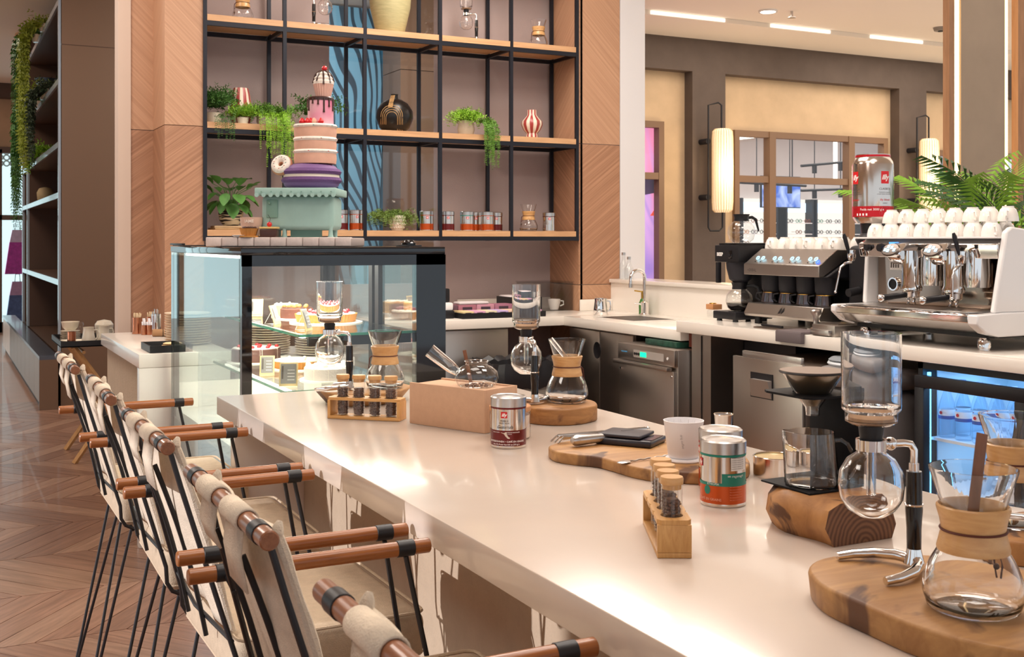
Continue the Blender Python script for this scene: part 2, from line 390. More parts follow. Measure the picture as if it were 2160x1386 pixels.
# ---- unseen left wall, added to shape the daylight: solid, with openings where sun enters
q = MB()
for lo, hi in (((-5.1, 1.2, 0), (-5, 2.75, CEI)), ((-5.1, -6, 3.2), (-5, 1.2, CEI)), ((-5.1, 5.7, 0), (-5, 6.5, CEI)), ((-5.1, 6.5, 1.4), (-5, 15.5, CEI)), ((-5.1, 2.75, 2.52), (-5, 5.7, CEI)), ((-5.1, 2.75, 0), (-5, 5.7, .35))):
    q.bb(lo, hi)
struct(q.build('wall_left_sun_mask', beige_wall))

# ---- wall behind the shelf unit, its two wood-clad pillars
q = MB()
q.bb((1.06, WB, 0), (2.36, WB + .12, CEI)).bb((3.175, WB, 0), (4.12, WB + .12, CEI)).bb((2.36, WB, 0), (3.175, WB + .12, 1.15))
wbk = struct(q.build('wall_back', mauve))
for lo, hi, m, nm in (((1.21, 6.9, 2.143), (1.44, WB, CEI), ven_up, 'veneer_panel'), ((1.21, 6.9, 0), (1.44, WB, 2.139), ven_dn, 'veneer_panel'),
                  ((1.075, WB - .02, 2.143), (1.21, WB, CEI), ven_up, 'veneer_panel'), ((1.075, WB - .02, 0), (1.21, WB, 2.139), ven_dn, 'veneer_panel'),
                  ((1.0, WB - .03, 0), (1.075, WB + .12, CEI), pale_edge, 'plaster_edge')):
    MB().bb(lo, hi).build(nm, m, wbk, smooth=False)
MB().bb((2.36, WB + .03, 1.15), (3.175, WB + .042, CEI)).build('glass_pane', glass_t, wbk)
wcol = struct(MB().bb((4.09, 6.92, 0), (4.6, 7.6, CEI)).build('wall_column', cool_white))
for z0, z1, m in ((0, 1.136, ven_up), (1.14, 2.139, ven_dn), (2.143, CEI, ven_up)):
    MB().bb((4.075, 6.9, z0), (4.404, 6.93, z1)).build('veneer_panel', m, wcol, smooth=False)
    MB().bb((4.062, 6.9, z0), (4.092, WB, z1)).build('veneer_panel', m, wcol, smooth=False)
MB().bb((4.408, 6.895, 0), (4.62, 6.93, CEI)).build('white_panel', cool_white, wcol)

# ---- low wall behind the machines with a white ledge
lw = struct(MB().bb((4.33, 1.2, 0), (4.58, 6.9, 1.15)).build('wall_low', counter_w))
MB().rbb((4.31, 1.2, 1.15), (4.62, 6.895, 1.176), .004).build('ledge', counter_w, lw)

# ---- far wall: dark frame with recessed beige bays, windows of a shop
q = MB(); B0 = FWY + .16
xs = [5.2, 8.05, 8.54, 11.42, 11.92, 16.5]
q.bb((4.7, FWY, 3.478), (17, FWY + .2, CEI)).bb((8.05, FWY, 0), (8.54, FWY + .2, 3.478)).bb((11.42, FWY, 0), (11.92, FWY + .2, 3.478)).bb((4.7, FWY, 0), (5.2, FWY + .2, 3.478))
wf = struct(q.build('wall_far', dark_wall))
q = MB()
q.bb((5.2, B0, 2.87), (8.05, B0 + .1, 3.478)).bb((7.72, B0, 0), (8.05, B0 + .1, 2.87))
q.bb((8.54, B0, 2.82), (11.42, B0 + .1, 3.478)).bb((8.54, B0, 0), (8.77, B0 + .1, 2.82)).bb((11.33, B0, 0), (11.42, B0 + .1, 2.82)).bb((8.77, B0, 0), (11.33, B0 + .1, .5))
q.bb((11.92, B0, 2.70), (16.5, B0 + .1, 3.478)).bb((16.2, B0, 0), (16.5, B0 + .1, 2.7))
q.build('beige_bay', beige_wall, wf)
bronze = mat('bronze_frame', '#7d6047', .5)
def window(n, x0, x1, z0, z1, muls, rail):
    q = MB(); w = .075
    q.bb((x0 + w, B0 - .05, z1 - w), (x1 - w, B0 + .06, z1)).bb((x0 + w, B0 - .05, z0), (x1 - w, B0 + .06, z0 + w)).bb((x0, B0 - .05, z0), (x0 + w, B0 + .06, z1)).bb((x1 - w, B0 - .05, z0), (x1, B0 + .06, z1))
    fr = struct(q.build('window_%d' % n, bronze, smooth=False))
    for m_ in muls: MB().bb((m_ - .05, B0 - .06, z0), (m_ + .05, B0 + .061, z1 - .001)).build('mullion', bronze, fr, smooth=False)
    MB().bb((x0 + w, B0 - .045, rail - .04), (x1 - w, B0 + .055, rail + .04)).build('rail', bronze, fr, smooth=False)
    e = [x0] + list(muls) + [x1]
    for a, b in zip(e[:-1], e[1:]):
        for c, d in ((z0, rail), (rail, z1)):
            MB().bb((a + .04, B0, c + .04), (b - .04, B0 + .008, d - .04)).build('pane', glass_t, fr)
window(1, 5.6, 7.72, .1, 2.87, (), 2.22)
window(2, 8.77, 11.33, .5, 2.82, (9.36, 10.68), 2.22)
window(3, 11.95, 16.2, .5, 2.70, (13.2,), 2.0)

# poster behind the first window, seen as violet and pink shapes
m_, nt, b = nodes('violet_poster_print'); MATS['poster'] = m_
tc = N(nt, 'ShaderNodeTexCoord'); mp = N(nt, 'ShaderNodeMapping'); mp.inputs['Scale'].default_value = (.9, .9, .55); nt.links.new(tc.outputs['Object'], mp.inputs[0])
nz = N(nt, 'ShaderNodeTexNoise', i_Scale=1.3, i_Detail=1.5, i_Distortion=1.4); nt.links.new(mp.outputs[0], nz.inputs[0])
cr = N(nt, 'ShaderNodeValToRGB'); cr.color_ramp.interpolation = 'EASE'; e = cr.color_ramp.elements
e[0].position = .3; e[0].color = C('#8a6fc0'); e[1].position = .7; e[1].color = C('#e2476a')
for p_, c_ in ((.42, '#c59ad6'), (.5, '#e88fb6'), (.6, '#f07d8c')): x = e.new(p_); x.color = C(c_)
nt.links.new(nz.outputs['Fac'], cr.inputs[0]); nt.links.new(cr.outputs[0], b.inputs['Base Color']); nt.links.new(cr.outputs[0], b.inputs['Emission Color']); b.inputs['Emission Strength'].default_value = .8
tag(MB().bb((5.6, 11.30, 0), (7.95, 11.33, 2.95)).build('backlit_poster', m_), 'backlit violet and pink poster behind the window next to the white column', 'poster')
q = MB()
q.prism([(0, 0), (.5, 0), (.46, .3), (.38, .22), (.33, .45), (.22, .3), (.1, .12)], 0, .01, T(P(1372, 455, Y=11.29).x, 11.299, P(1372, 455, Y=11.29).z) @ RX(R(90)))
o = q.build('poster_flame_shape', mat('poster_orange', '#e8532f', .5, emit='#e8532f', estr=.6), [x for x in bpy.data.objects if x.name == 'backlit_poster'][0])
q = MB().prism([(0, 0), (.55, .1), (.85, .32), (.35, .28), (0, .3)], 0, .01, T(P(1340, 415, Y=11.29).x, 11.299, P(1340, 415, Y=11.29).z) @ RX(R(90)))
q.build('poster_sail_shape', mat('poster_plum', '#6d4a86', .5), [x for x in bpy.data.objects if x.name == 'backlit_poster'][0])

# shop behind the second window
grey_c = mat('pale_concrete', '#c3bdbb', .9, var=.05, vscale=2)
struct(MB().bb((7.9, 17.0, 0), (20, 17.1, CEI)).build('wall_shop', grey_c))
struct(MB().bb((7.9, 11.4, 0), (8.0, 17.0, CEI)).build('wall_shop_side', grey_c))
shop_lit = emis('lit_display_white', '#fff4e6', 1.05); shop_blue = emis('lit_display_blue', '#cfe6ff', 1.5)
for i, (a, b) in enumerate(((1552, 1625), (1645, 1700), (1708, 1800), (1806, 1835))):
    x0 = P(a, 500, Y=16.9).x; x1 = P(b, 500, Y=16.9).x
    d = thing('eyewear_display', ['lit eyewear display wall behind the coffee brewer carafe', 'lit eyewear display wall right of the window mullion', 'widest lit eyewear display wall in the shop window', 'narrow lit eyewear display wall beside the big silver can'][i], 'display shelf', ((x0 + x1) / 2, 16.9, .4), 0, 'eyewear displays')
    w = x1 - x0
    MB().bb((-w / 2, 0, 0), (w / 2, .05, 1.85)).build('back_panel', shop_lit, d)
    MB().bb((-w / 2, -.02, 1.6), (w / 2, -.001, 1.78)).build('header_light', shop_blue, d)
    for k in range(7): MB().bb((-w / 2, -.2, .12 + k * .21), (w / 2, 0, .135 + k * .21)).build('shelf', white_p, d)
    MB().bb((-w / 2, -.2, -.4), (w / 2, .05, -.005)).build('base_cabinet', white_p, d)
    for s in (-1, 1): MB().bb((s * w / 2 - .02, -.2, 0), (s * w / 2 + .02, .05, 1.85)).build('upright', black_m, d)
gl = []
for c in ('#3a2f2c', '#b8552c', '#7a3f2a', '#4f8a78', '#20222a', '#c2803f'):
    q = MB()
    for s in (-1, 1): q.torus((s * .034, 0, .028), .027, .006, 12, 5, RX(R(90)))
    q.rod((-.008, 0, .03), (.008, 0, .03), .004, 6)
    for s in (-1, 1): q.rod((s * .062, 0, .03), (s * .058, .13, .03), .003, 5)
    gl.append(q.mesh('eyeglasses', mat('glasses_' + c[1:], c, .3)))
for i, (a, b) in enumerate(((1552, 1625), (1645, 1700), (1708, 1800), (1806, 1835))):
    x0 = P(a, 500, Y=16.9).x; x1 = P(b, 500, Y=16.9).x; n = max(1, int((x1 - x0) / .19))
    for k in range(7):
        for j in range(n):
            if random.random() < .15: continue
            o = obj('eyeglasses', random.choice(gl), None, (x0 + (j + .5) * (x1 - x0) / n, 16.735, .4 + .1365 + k * .21)); o.scale = (1.15, 1, 1.2)
            tag(o, '%s pair of glasses along the %s shelf up, %s' % (ORD[j], ORD[k], ('leftmost lit eyewear display', 'eyewear display right of the mullion', 'widest eyewear display', 'narrow eyewear display by the can')[i]), 'glasses', 'glasses on the shop shelves')
tv = thing('wall_screen', 'blue video screen hanging in the shop behind the window', 'screen', P(1648, 405, Y=15.5) - Vector((0, 0, 0)))
tv.location.z -= .28
w = P(1690, 400, Y=15.5).x - P(1607, 400, Y=15.5).x
MB().rbb((-w / 2, 0, 0), (w / 2, .05, .56), .01).build('casing', black, tv)
m_, nt, b = nodes('blue_screen_picture')
tc = N(nt, 'ShaderNodeTexCoord'); nz = N(nt, 'ShaderNodeTexNoise', i_Scale=3.0, i_Detail=2.0, i_Distortion=1.0); nt.links.new(tc.outputs['Object'], nz.inputs[0])
cr = N(nt, 'ShaderNodeValToRGB'); e = cr.color_ramp.elements; e[0].position = .35; e[0].color = C('#2c5fc4'); e[1].position = .66; e[1].color = C('#cfe0fb')
nt.links.new(nz.outputs[0], cr.inputs[0]); nt.links.new(cr.outputs[0], b.inputs['Emission Color']); b.inputs['Emission Strength'].default_value = 1.1; b.inputs['Base Color'].default_value = (0, 0, .02, 1)
MB().bb((-w / 2 + .015, -.004, .015), (w / 2 - .015, .0, .545)).build('picture', m_, tv)
for s in (-.3, .3): MB().rod((s * w, .02, .56), (s * w, .02, CEI - tv.location.z), .012).build('hanger', black_m, tv)
# ceiling rails and tube light in the shop
for i, (p0, p1, yy) in enumerate((((1560, 385), (1700, 392), 14.5), ((1690, 350), (1800, 340), 14.0), ((1690, 402), (1800, 398), 14.2))):
    a, b = P(*p0, Y=yy), P(*p1, Y=yy); rl = thing('lighting_rail', ['black lighting rail left of the shop screen', 'upper black lighting rail right of the shop screen', 'lower black lighting rail right of the shop screen'][i], 'rail', a)
    MB().rod((0, 0, 0), b - a, .022).build('bar', black_m, rl)
    for t_ in (.25, .75):
        c = (b - a) * t_; MB().rod(c, c + Vector((0, 0, CEI - a.z - c.z)), .008).build('drop_wire', black_m, rl)
        MB().cyl((c.x, c.y, c.z - .14), .04, .12, 12).build('spotlight', black_m, rl)
a, b = P(1554, 291, Y=13.0), P(1618, 284, Y=15.2)
tag(MB().rod(a, b, .03).build('tube_light', emis('tube_light_glow', '#fff0dc', 4)), 'glowing tube light under the shop ceiling', 'tube light')
a = P(1762, 290, Y=14.8); b = P(1762, 380, Y=14.8)
tag(MB().rod(a + Vector((0, 0, CEI - a.z - .02)), b, .035).build('hanging_tube_light', emis('tube_light_glow', '#fff0dc', 4)), 'upright glowing tube light in the shop window', 'tube light')
light('shop_light', 'AREA', (10.5, 14, 3.7), (0, 0, 0), 220, (1, .96, .92), 3)
light('shop_light', 'AREA', (15.0, 14, 3.7), (0, 0, 0), 120, (1, .96, .92), 3)

# blue figure banner and brown partition seen through the gap behind the shelves
part = struct(MB().bb((4.1, 10.44, 0), (5.0, 10.94, 3.148)).bb((4.1, 10.44, 3.155), (5.0, 10.94, CEI)).build('wall_partition', brown_lac))
m_, nt, b = nodes('blue_line_mural_print'); b.inputs['Roughness'].default_value = .6
tc = N(nt, 'ShaderNodeTexCoord'); mp = N(nt, 'ShaderNodeMapping'); mp.inputs['Scale'].default_value = (1.6, 1, 1.0); mp.inputs['Rotation'].default_value = (0, .35, 0); nt.links.new(tc.outputs['Object'], mp.inputs[0])
wv = N(nt, 'ShaderNodeTexWave', wave_type='BANDS', bands_direction='X', i_Scale=2.4, i_Distortion=20.0, i_Detail=.5); wv.inputs['Detail Scale'].default_value = .5; nt.links.new(mp.outputs[0], wv.inputs[0])
cr = N(nt, 'ShaderNodeValToRGB'); e = cr.color_ramp.elements; e[0].position = .22; e[0].color = C('#27404f'); e[1].position = .36; e[1].color = C('#6fa2b9')
nt.links.new(wv.outputs['Fac'], cr.inputs[0]); nt.links.new(cr.outputs[0], b.inputs['Base Color'])
edge = [(785, -160), (790, 20), (800, 130), (806, 240), (803, 330), (799, 420), (797, 530), (797, 640)]
poly = [(P(690, 700, Y=11.3).x - .5, .2)] + [(P(x, y, Y=11.3).x, P(x, y, Y=11.3).z) for x, y in reversed(edge)] + [(P(690, 0, Y=11.3).x - .5, CEI)]
poly = [(x, min(z, CEI - .02)) for x, z in poly]
o = MB().prism(poly, 0, .03, T(0, 11.3, 0) @ RX(R(90))).build('mural_banner', m_, smooth=False)
tag(o, 'tall blue banner with dark flowing line drawing behind the shelf gap', 'banner')
o = struct(MB().bb((1.5, 11.45, 0), (4.4, 11.5, CEI)).build('wall_blue_standin', mat('blue_reflection_paint', '#5fa7c9', .45, coat=.3)))  # blue wall put in for the blue light reflected on the partition's side
light('mural_light', 'AREA', (3.0, 9.2, 3.6), (R(35), 0, 0), 60, (.9, .96, 1), 1)

# ---- lit pillar on the right
pl = struct(MB().bb((5.74, 5.02, 0), (6.14, 5.12, CEI)).build('wall_pillar', mat('grey_brown_concrete', '#b09c88', .6, var=.06, vscale=3)))
MB().bb((5.615, 5.0, 0), (5.66, 5.05, CEI)).build('wood_fin', wood('pillar_fin_wood', '#b98a64', '#996c49', 3, (8, 8, 1), .45, .7), pl)
led = emis('warm_led_glow', '#ffd9a0', 3.0)
MB().bb((5.675, 5.03, 0), (5.735, 5.06, CEI)).build('led_strip', led, pl)
MB().bb((6.145, 5.03, 0), (6.18, 5.06, CEI)).build('led_strip', led, pl)
MB().bb((6.24, 5.0, 0), (6.32, 5.05, CEI)).build('wood_fin', MATS['pillar_fin_wood'], pl)

# ---- downlight, sprinkler and sensor on the ceiling
p = P(1620, 22, z=CEI); d = thing('recessed_downlight', 'bright round recessed downlight in the cream ceiling', 'downlight', (p.x, p.y, CEI - .02))
MB().lathe([(.08, 0), (.1, 0), (.1, .018), (.08, .018)], seg=24).build('trim_ring', white_p, d)
MB().cyl((0, 0, .004), .078, .012).build('lamp', emis('downlight_glow', '#fff2dc', 40), d)
p = P(1670, 24, z=CEI); d = thing('sprinkler_head', 'small sprinkler head on the ceiling beside the downlight', 'sprinkler', (p.x, p.y, CEI - .1))
MB().cyl((0, 0, .04), .015, .06, 12).build('body', satin, d); MB().cyl((0, 0, .03), .045, .008, 16).build('deflector', satin, d)
p = P(1984, 58, z=CEI); d = thing('smoke_detector', 'small grey detector on the ceiling near the lit pillar', 'detector', (p.x, p.y, CEI - .05))
MB().cyl((0, 0, .01), .07, .04, 20, .085).build('body', mat('detector_grey', '#8d857c', .6), d); MB().cyl((0, 0, 0), .03, .012, 16).build('sensor_cap', black, d)

# ---- two wall sconces on the dark pilasters
shade_m = mat('glowing_pleated_shade', '#fff0d6', .6, emit='#ffd79a', estr=.48)
def sconce(px, ytop, ybot, label):
    p = P(px, ytop, Y=FWY - .2); q_ = P(px, ybot, Y=FWY - .2)
    t = thing('wall_sconce', label, 'wall lamp', (p.x, FWY - .2, q_.z), 0, 'pleated wall sconces'); h = p.z - q_.z
    b = MB(); n = 24; pr = [(0, 0), (.09, 0), (.118, .03), (.125, .12), (.125, h - .12), (.118, h - .03), (.09, h), (0, h)]
    b.lathe(pr, seg=n); b.build('shade', shade_m, t)
    rb = MB()
    for k in range(n): a = 2 * math.pi * k / n; rb.tube([(r_ * 1.012 * math.cos(a), r_ * 1.012 * math.sin(a), z_) for r_, z_ in pr[1:-1]], .0035, 5)
    rb.build('shade_ribs', mat('shade_rib', '#d9b98a', .6), t)
    MB().tube([(-.03, -.02, h), (-.03, -.02, h + .28), (-.06, .0, h + .31), (-.17, .05, h + .28), (-.17, .05, -.18), (-.15, .04, -.22), (-.05, 0, -.22), (0, 0, -.18), (0, 0, 0)], .011, 8).build('bracket', black_m, t)
    for z in (h * .85, h * .18): MB().rod((-.17, .05, z), (-.17, .2, z), .035, 14).build('wall_mount', black_m, t)
    light('sconce_light', 'POINT', (p.x - .02, FWY - .42, (p.z + q_.z) / 2), energy=16, color=(1, .75, .45), shadow_soft_size=.15)
sconce(1524, 272, 448, 'pleated glowing wall sconce beside the violet poster window')
sconce(1960, 293, 452, 'pleated glowing wall sconce next to the lit pillar')

# ---- left side: brown shelving cabinet with bench, and the distant mall front
XC, YC = .94, 10.44
cb = thing('shelving_cabinet', 'tall brown built-in shelving cabinet with plants on its open side', 'cabinet', (XC, YC, 0))
edge_m = mat('blue_grey_reflection_edge', '#8f979f', .22, coat=.4)  # bluish daylight reflected on the shelf edges, put into their colour
for z0, z1 in ((.0, 3.146), (3.154, CEI)): MB().bb((.02, 0, z0), (.9, .05, z1)).build('end_panel', brown_lac, cb, smooth=False)
MB().bb((.02, .051, 0), (.549, 4.6, .455)).build('base_box', brown_in, cb)
MB().bb((.55, .05, 0), (.6, 4.6, CEI)).build('back_panel', brown_in, cb)
for y in (0.0, 3.76, 4.55): MB().bb((0, y, .46), (.025, y + .05, CEI)).build('upright_edge', edge_m, cb); MB().bb((.025, y + .001, .46), (.55, y + .049, CEI)).build('divider', brown_in, cb)
for z in (1.115, 1.87, 2.31, 2.86, 3.55):
    MB().bb((.001, .05, z - .05), (.02, 4.55, z)).build('shelf_edge', edge_m, cb)
    MB().bb((.02, .05, z - .05), (.55, 4.55, z)).build('shelf', brown_in, cb)
bn = thing('storage_bench', 'low brown storage bench with dark slate top along the shelving cabinet', 'bench', (.785, 10.4, 0))
MB().bb((0, 0, .43), (.152, 6.0, .46)).build('bench_top', mat('slate_top', '#4d5058', .25, coat=.3), bn)
MB().bb((.0, .0, .0), (.15, .04, .43)).build('bench_end', brown_lac, bn)
for k in range(10): MB().bb((.004, .04 + k * .59, .06), (.15, .04 + k * .59 + .583, .43)).build('bench_door', mat('bench_door_lacquer', '#8b7a6b', .3), bn)
MB().bb((.03, .05, 0), (.15, 5.9, .06)).build('plinth', black, bn)

MY = 19.6
struct(MB().bb((-9, MY, 2.92), (4, MY + .1, 4.6)).build('wall_mall', beige_wall))
struct(MB().bb((-9, MY - .3, 3.7), (4, MY - .02, 4.6)).build('trim_2', dark_wall))
dr = struct(MB().bb((-1.0, MY - .05, 2.84), (3, MY + .05, 2.94)).bb((-1, MY - .05, 1.78), (3, MY + .05, 1.86)).bb((-1, MY - .05, 0), (3, MY + .05, .16)).build('door_1', mat('mall_door_frame', '#6b5a4c', .5)))
xa = P(4, 500, Y=MY).x
for x in (xa - .1, xa + 1.2, xa - 1.4, xa - 2.7, xa - 4.0): MB().bb((x, MY - .05, 0), (x + .1, MY + .05, 2.9)).build('door_stile', MATS['mall_door_frame'], dr)
MB().bb((xa, MY, .1), (xa + 1.2, MY + .01, 2.85)).build('pane', glass_t, dr)
m_ = emis('shop_interior_glow', '#cfeef2', 1.25)
struct(MB().bb((-9, MY + 2.0, 0), (4, MY + 2.05, 3.4)).build('wall_mall_glow', m_))  # glowing sheet for the bright shop, widened to brighten the reflections
lattice = thing('lattice_panel', 'white perforated lattice panel behind the far glass door', 'panel', P(30, 210, Y=MY + 1.5))
for i in range(6):
    for k in range(12): MB().torus((i * .1 - .22, 0, -k * .1), .045, .014, 10, 5, RX(R(90))).build('lattice_ring', mat('lattice_white', '#aebfc2', .5), lattice)
ink_b = mat('door_lettering', '#4c4f4c', .6)
for i, s in enumerate(('C O', 'Hai', 'Hai', 'Bin', 'Kes', 'Hai', 'Hai', 'Hig')):
    p = P(27, 405 + (i * 10.3 + (0 if i == 0 else 3)), Y=MY - .06)
    obj('lettering', text_mesh(s, .12 if i == 0 else .075, ink_b, 'LEFT', sx=1.3), dr, p)
    if True: MB().bb((p.x, MY - .061, p.z - .025), (p.x + .19, MY - .06, p.z - .02)).build('lettering_rule', ink_b, dr)
for i, (py0, py1, c1, c2, lb) in enumerate(((485, 578, '#b43a9c', '#d9c4dc', 'magenta patterned gift bag hanging behind the far glass door'), (594, 695, '#4b5f8a', '#b58fb0', 'blue dotted gift bag hanging behind the far glass door'))):
    a, b = P(37, py0, Y=MY + .4), P(37, py1, Y=MY + .4); h = a.z - b.z
    g_ = thing('gift_bag', lb, 'bag', b, 0, 'gift bags in the far window')
    q = MB(); vs = []
    for z, w in ((0, .19), (h * .72, .12), (h, .08)): vs += [(-w, -.06, z), (w, -.06, z), (w, .06, z), (-w, .06, z)]
    for k in (0, 1): q.mat(k).add(vs[k * 4:k * 4 + 8], [(0, 1, 5, 4), (1, 2, 6, 5), (2, 3, 7, 6), (3, 0, 4, 7)] + ([(0, 1, 2, 3)] if k == 0 else []))
    q.build('bag_body', [mat('bag_' + c1[1:], c1, .5, var=.3, vscale=14), mat('bag_' + c2[1:], c2, .5, var=.15, vscale=14)], g_, smooth=False)
    MB().tube([(-.04, 0, h), (-.03, 0, h + .12), (.03, 0, h + .12), (.04, 0, h)], .006, 6).build('handle', dark_ink, g_)

# ================================================================== BAR COUNTER AND STOOLS
bar = thing('bar_counter', 'long cream stone bar counter with textured beige front', 'counter', ((BAR_X0 + BAR_X1) / 2, BAR_Y1 / 2, 0))
def bar_part(name, lo, hi, m, r=0.003):
    c = bar.location; MB().rbb([a - b for a, b in zip(lo, c)], [a - b for a, b in zip(hi, c)], r).build(name, m, bar)
bar_part('counter_top', (BAR_X0, -.5, BAR_Z - .062), (BAR_X1, BAR_Y1, BAR_Z), quartz)
bar_part('end_leg', (.908, BAR_Y1 - .062, 0), (BAR_X1 - .001, BAR_Y1 - .001, BAR_Z - .063), quartz)
bar_part('front_panel', (1.15, -.4, 0), (1.2, BAR_Y1 - .063, BAR_Z - .063), plaster_bar)
bar_part('cabinet_body', (1.2, -.4, 0), (BAR_X1 - .03, BAR_Y1 - .064, BAR_Z - .064), steel_d)

def make_stool():
    ox = .62
    t = thing('bar_stool', 'x', 'bar stool')
    def L(x, y, z): return (x - ox, y, z)
    RZ_, AZ = 1.06, .865
    MB().rod(L(.385, -.25, RZ_), L(.385, .25, RZ_), .0135, 20, bev=.002).build('top_rail', dowel, t)
    for s in (-1, 1):
        MB().rod(L(.385, s * .197 - .017, RZ_), L(.385, s * .197 + .014, RZ_), .0152, 20, bev=.001).build('rail_ring', black_m, t)
    # loops of the canvas round the rail
    for s in (-1, 1):
        yc = s * .082
        q = MB(); n = 20; pr = []
        for k in range(n + 1):
            a = R(-70 + 320 * k / n); pr.append((.385 + .0158 * math.cos(a), RZ_ + .0158 * math.sin(a)))
        pr.append((.376, RZ_ - .05)); pr.append((.386, RZ_ - .09 + .012 * s))
        w = .05; vs = []
        for (x, z) in pr: vs += [L(x, yc - w, z), L(x, yc + w, z)]
        fs = [(2 * i, 2 * i + 1, 2 * i + 3, 2 * i + 2) for i in range(len(pr) - 1)]
        q.add(vs, fs); o = q.build('canvas_loop', canvas_m, t, normals=False)
        md = o.modifiers.new('thick', 'SOLIDIFY'); md.thickness = .0032; md.offset = 0
    # canvas back panel with thick hems, hung in front of the uprights
    def bx(z): return .385 + (RZ_ - z) * .285 - .0
    q = MB()
    def fn(u, v):
        z = 1.045 - v * .37; y = -.19 + u * .38
        bulge = .03 * math.sin(math.pi * u) * math.sin(math.pi * min(1, v * 1.1)) - .012 * math.sin(u * 9 + v * 3)
        top = .009 * (abs(u - .5) * 2) ** 3 * (1 - v)
        return L(bx(z) + .024 - bulge * .6 - top * .3, y * (1 - .02 * math.sin(v * 3)), z + top)
    q.grid(fn, 16, 14); o = q.build('back_canvas', canvas_m, t, normals=False)
    md = o.modifiers.new('thick', 'SOLIDIFY'); md.thickness = .012; md.offset = 0
    for u in (0, 1):
        q = MB(); q.tube([fn(u, v / 12) for v in range(13)], [.008 + .0015 * math.sin(v * 1.7) for v in range(13)], 8); q.build('canvas_hem', canvas_m, t)
        tip = Vector(fn(u, 0)); q = MB()
        q.tube([tip, tip + Vector((.002, 0, .008)), tip + Vector((.005, .003, .015))], [.010, .008, .004], 7); q.build('corner_tuft', canvas_m, t)
    # uprights: lean back, bend under the seat and run forward
    for s in (-1, 1):
        pts = [L(.40, s * .197, RZ_ - .02)]
        y1 = s * .262
        for k in range(1, 7): z = RZ_ - .02 - k * (RZ_ - .66) / 6; pts.append(L(bx(z) + .008, s * .197 + (y1 - s * .197) * k / 6, z))
        pts += [L(.515, y1, .60), L(.528, y1, .578), L(.552, y1, .566), L(.60, y1, .563), L(.86, y1, .563)]
        MB().tube(pts, .0052, 8).build('back_upright', black_m, t)
        pts = [L(bx(z) - .012 + .010 * math.sin(math.pi * (1.0 - z) / .36), s * .085, z) for z in [1.0 - .03 * k for k in range(13)]]
        MB().tube(pts, .005, 8, sx=.6).build('inner_bar', black_m, t)
    MB().tube([L(bx(.68) + .01, -.258, .68), L(bx(.68) - .005, 0, .68), L(bx(.68) + .01, .258, .68)], .0045, 8).build('lower_bar', black_m, t)
    for s in (-1, 1):
        ya = s * .305
        arm = MB().rod(L(.39, ya, AZ), L(.845, ya, AZ), .0142, 18, bev=.002).build('arm', dowel_x, t)
        for xa in (.455, .795):
            MB().rod(L(xa - .017, ya, AZ), L(xa + .017, ya, AZ), .0158, 18, bev=.001).build('arm_clamp', black_m, arm)
        MB().tube([L(.797, ya, AZ - .016), L(.845, s * .285, .60), L(.85, s * .275, .563), L(.85, s * .262, .563)], .0052, 8).build('arm_post', black_m, t)
        MB().rod(L(.455, ya - s * .012, AZ - .005), L(.452, s * .22, AZ - .012), .0045, 8).build('arm_stub', black_m, t)
    # seat cushion
    q = MB(); q.rbox(L(.715, 0, .622), (.40, .50, .105), .028, seg=4); seat = q.build('seat_cushion', linen, t, ang=60)
    q = MB()
    for z in (.585, .672):
        r_ = .022; a_, b_ = .20 - .004, .25 - .004
        pts = []
        for cx_, cy_, a0 in ((a_ - r_, b_ - r_, 0), (-a_ + r_, b_ - r_, 90), (-a_ + r_, -b_ + r_, 180), (a_ - r_, -b_ + r_, 270)):
            for k in range(4): an = R(a0 + 30 * k); pts.append(L(.715 + cx_ + r_ * math.cos(an), cy_ + r_ * math.sin(an), z))
        q.tube(pts, .0035, 6, closed=True)
    q.build('piping', linen, seat)
    # hairpin legs
    for sx_, xt, xf in ((-1, .55, .43), (1, .84, .93)):
        for s in (-1, 1):
            foot = Vector(L(xf, s * .19, .008))
            MB().tube([L(xt, s * .235, .563), foot + Vector((0, 0, .002)), foot + Vector((0, -s * .012, .0)), foot + Vector((0, -s * .02, .002)), L(xt + .0, s * .04, .563)], .0048, 8).build('leg', black_m, t)
            MB().cyl((foot.x, foot.y - s * .01, 0), .014, .006, 10).build('foot_glide', black, t)
    MB().tube([L(.84, -.262, .563), L(.84, .262, .563)], .0052, 8).build('front_bar', black_m, t)
    MB().tube([L(.55, -.262, .563), L(.55, .262, .563)], .0052, 8).build('rear_bar', black_m, t)
    return t
st = make_stool()
SY = [(.965, 'nearest bar stool at the bottom edge, only its wooden top rail and canvas showing'),
      (1.695, 'bar stool with wooden top rail second from the camera along the bar'),
      (2.43, 'middle bar stool of the row of five along the bar'),
      (3.14, 'bar stool second from the far end of the bar row'),
      (3.87, 'farthest bar stool in the row, next to the folding table')]
st.location = (.62, SY[0][0], 0); st['label'] = SY[0][1]; st['group'] = 'canvas-backed bar stools'
for y, lb in SY[1:]: copy_tree(st, None, (.62 if y < 3.5 else .608, y, 0), R(random.uniform(-1.2, 1.2)), lb)

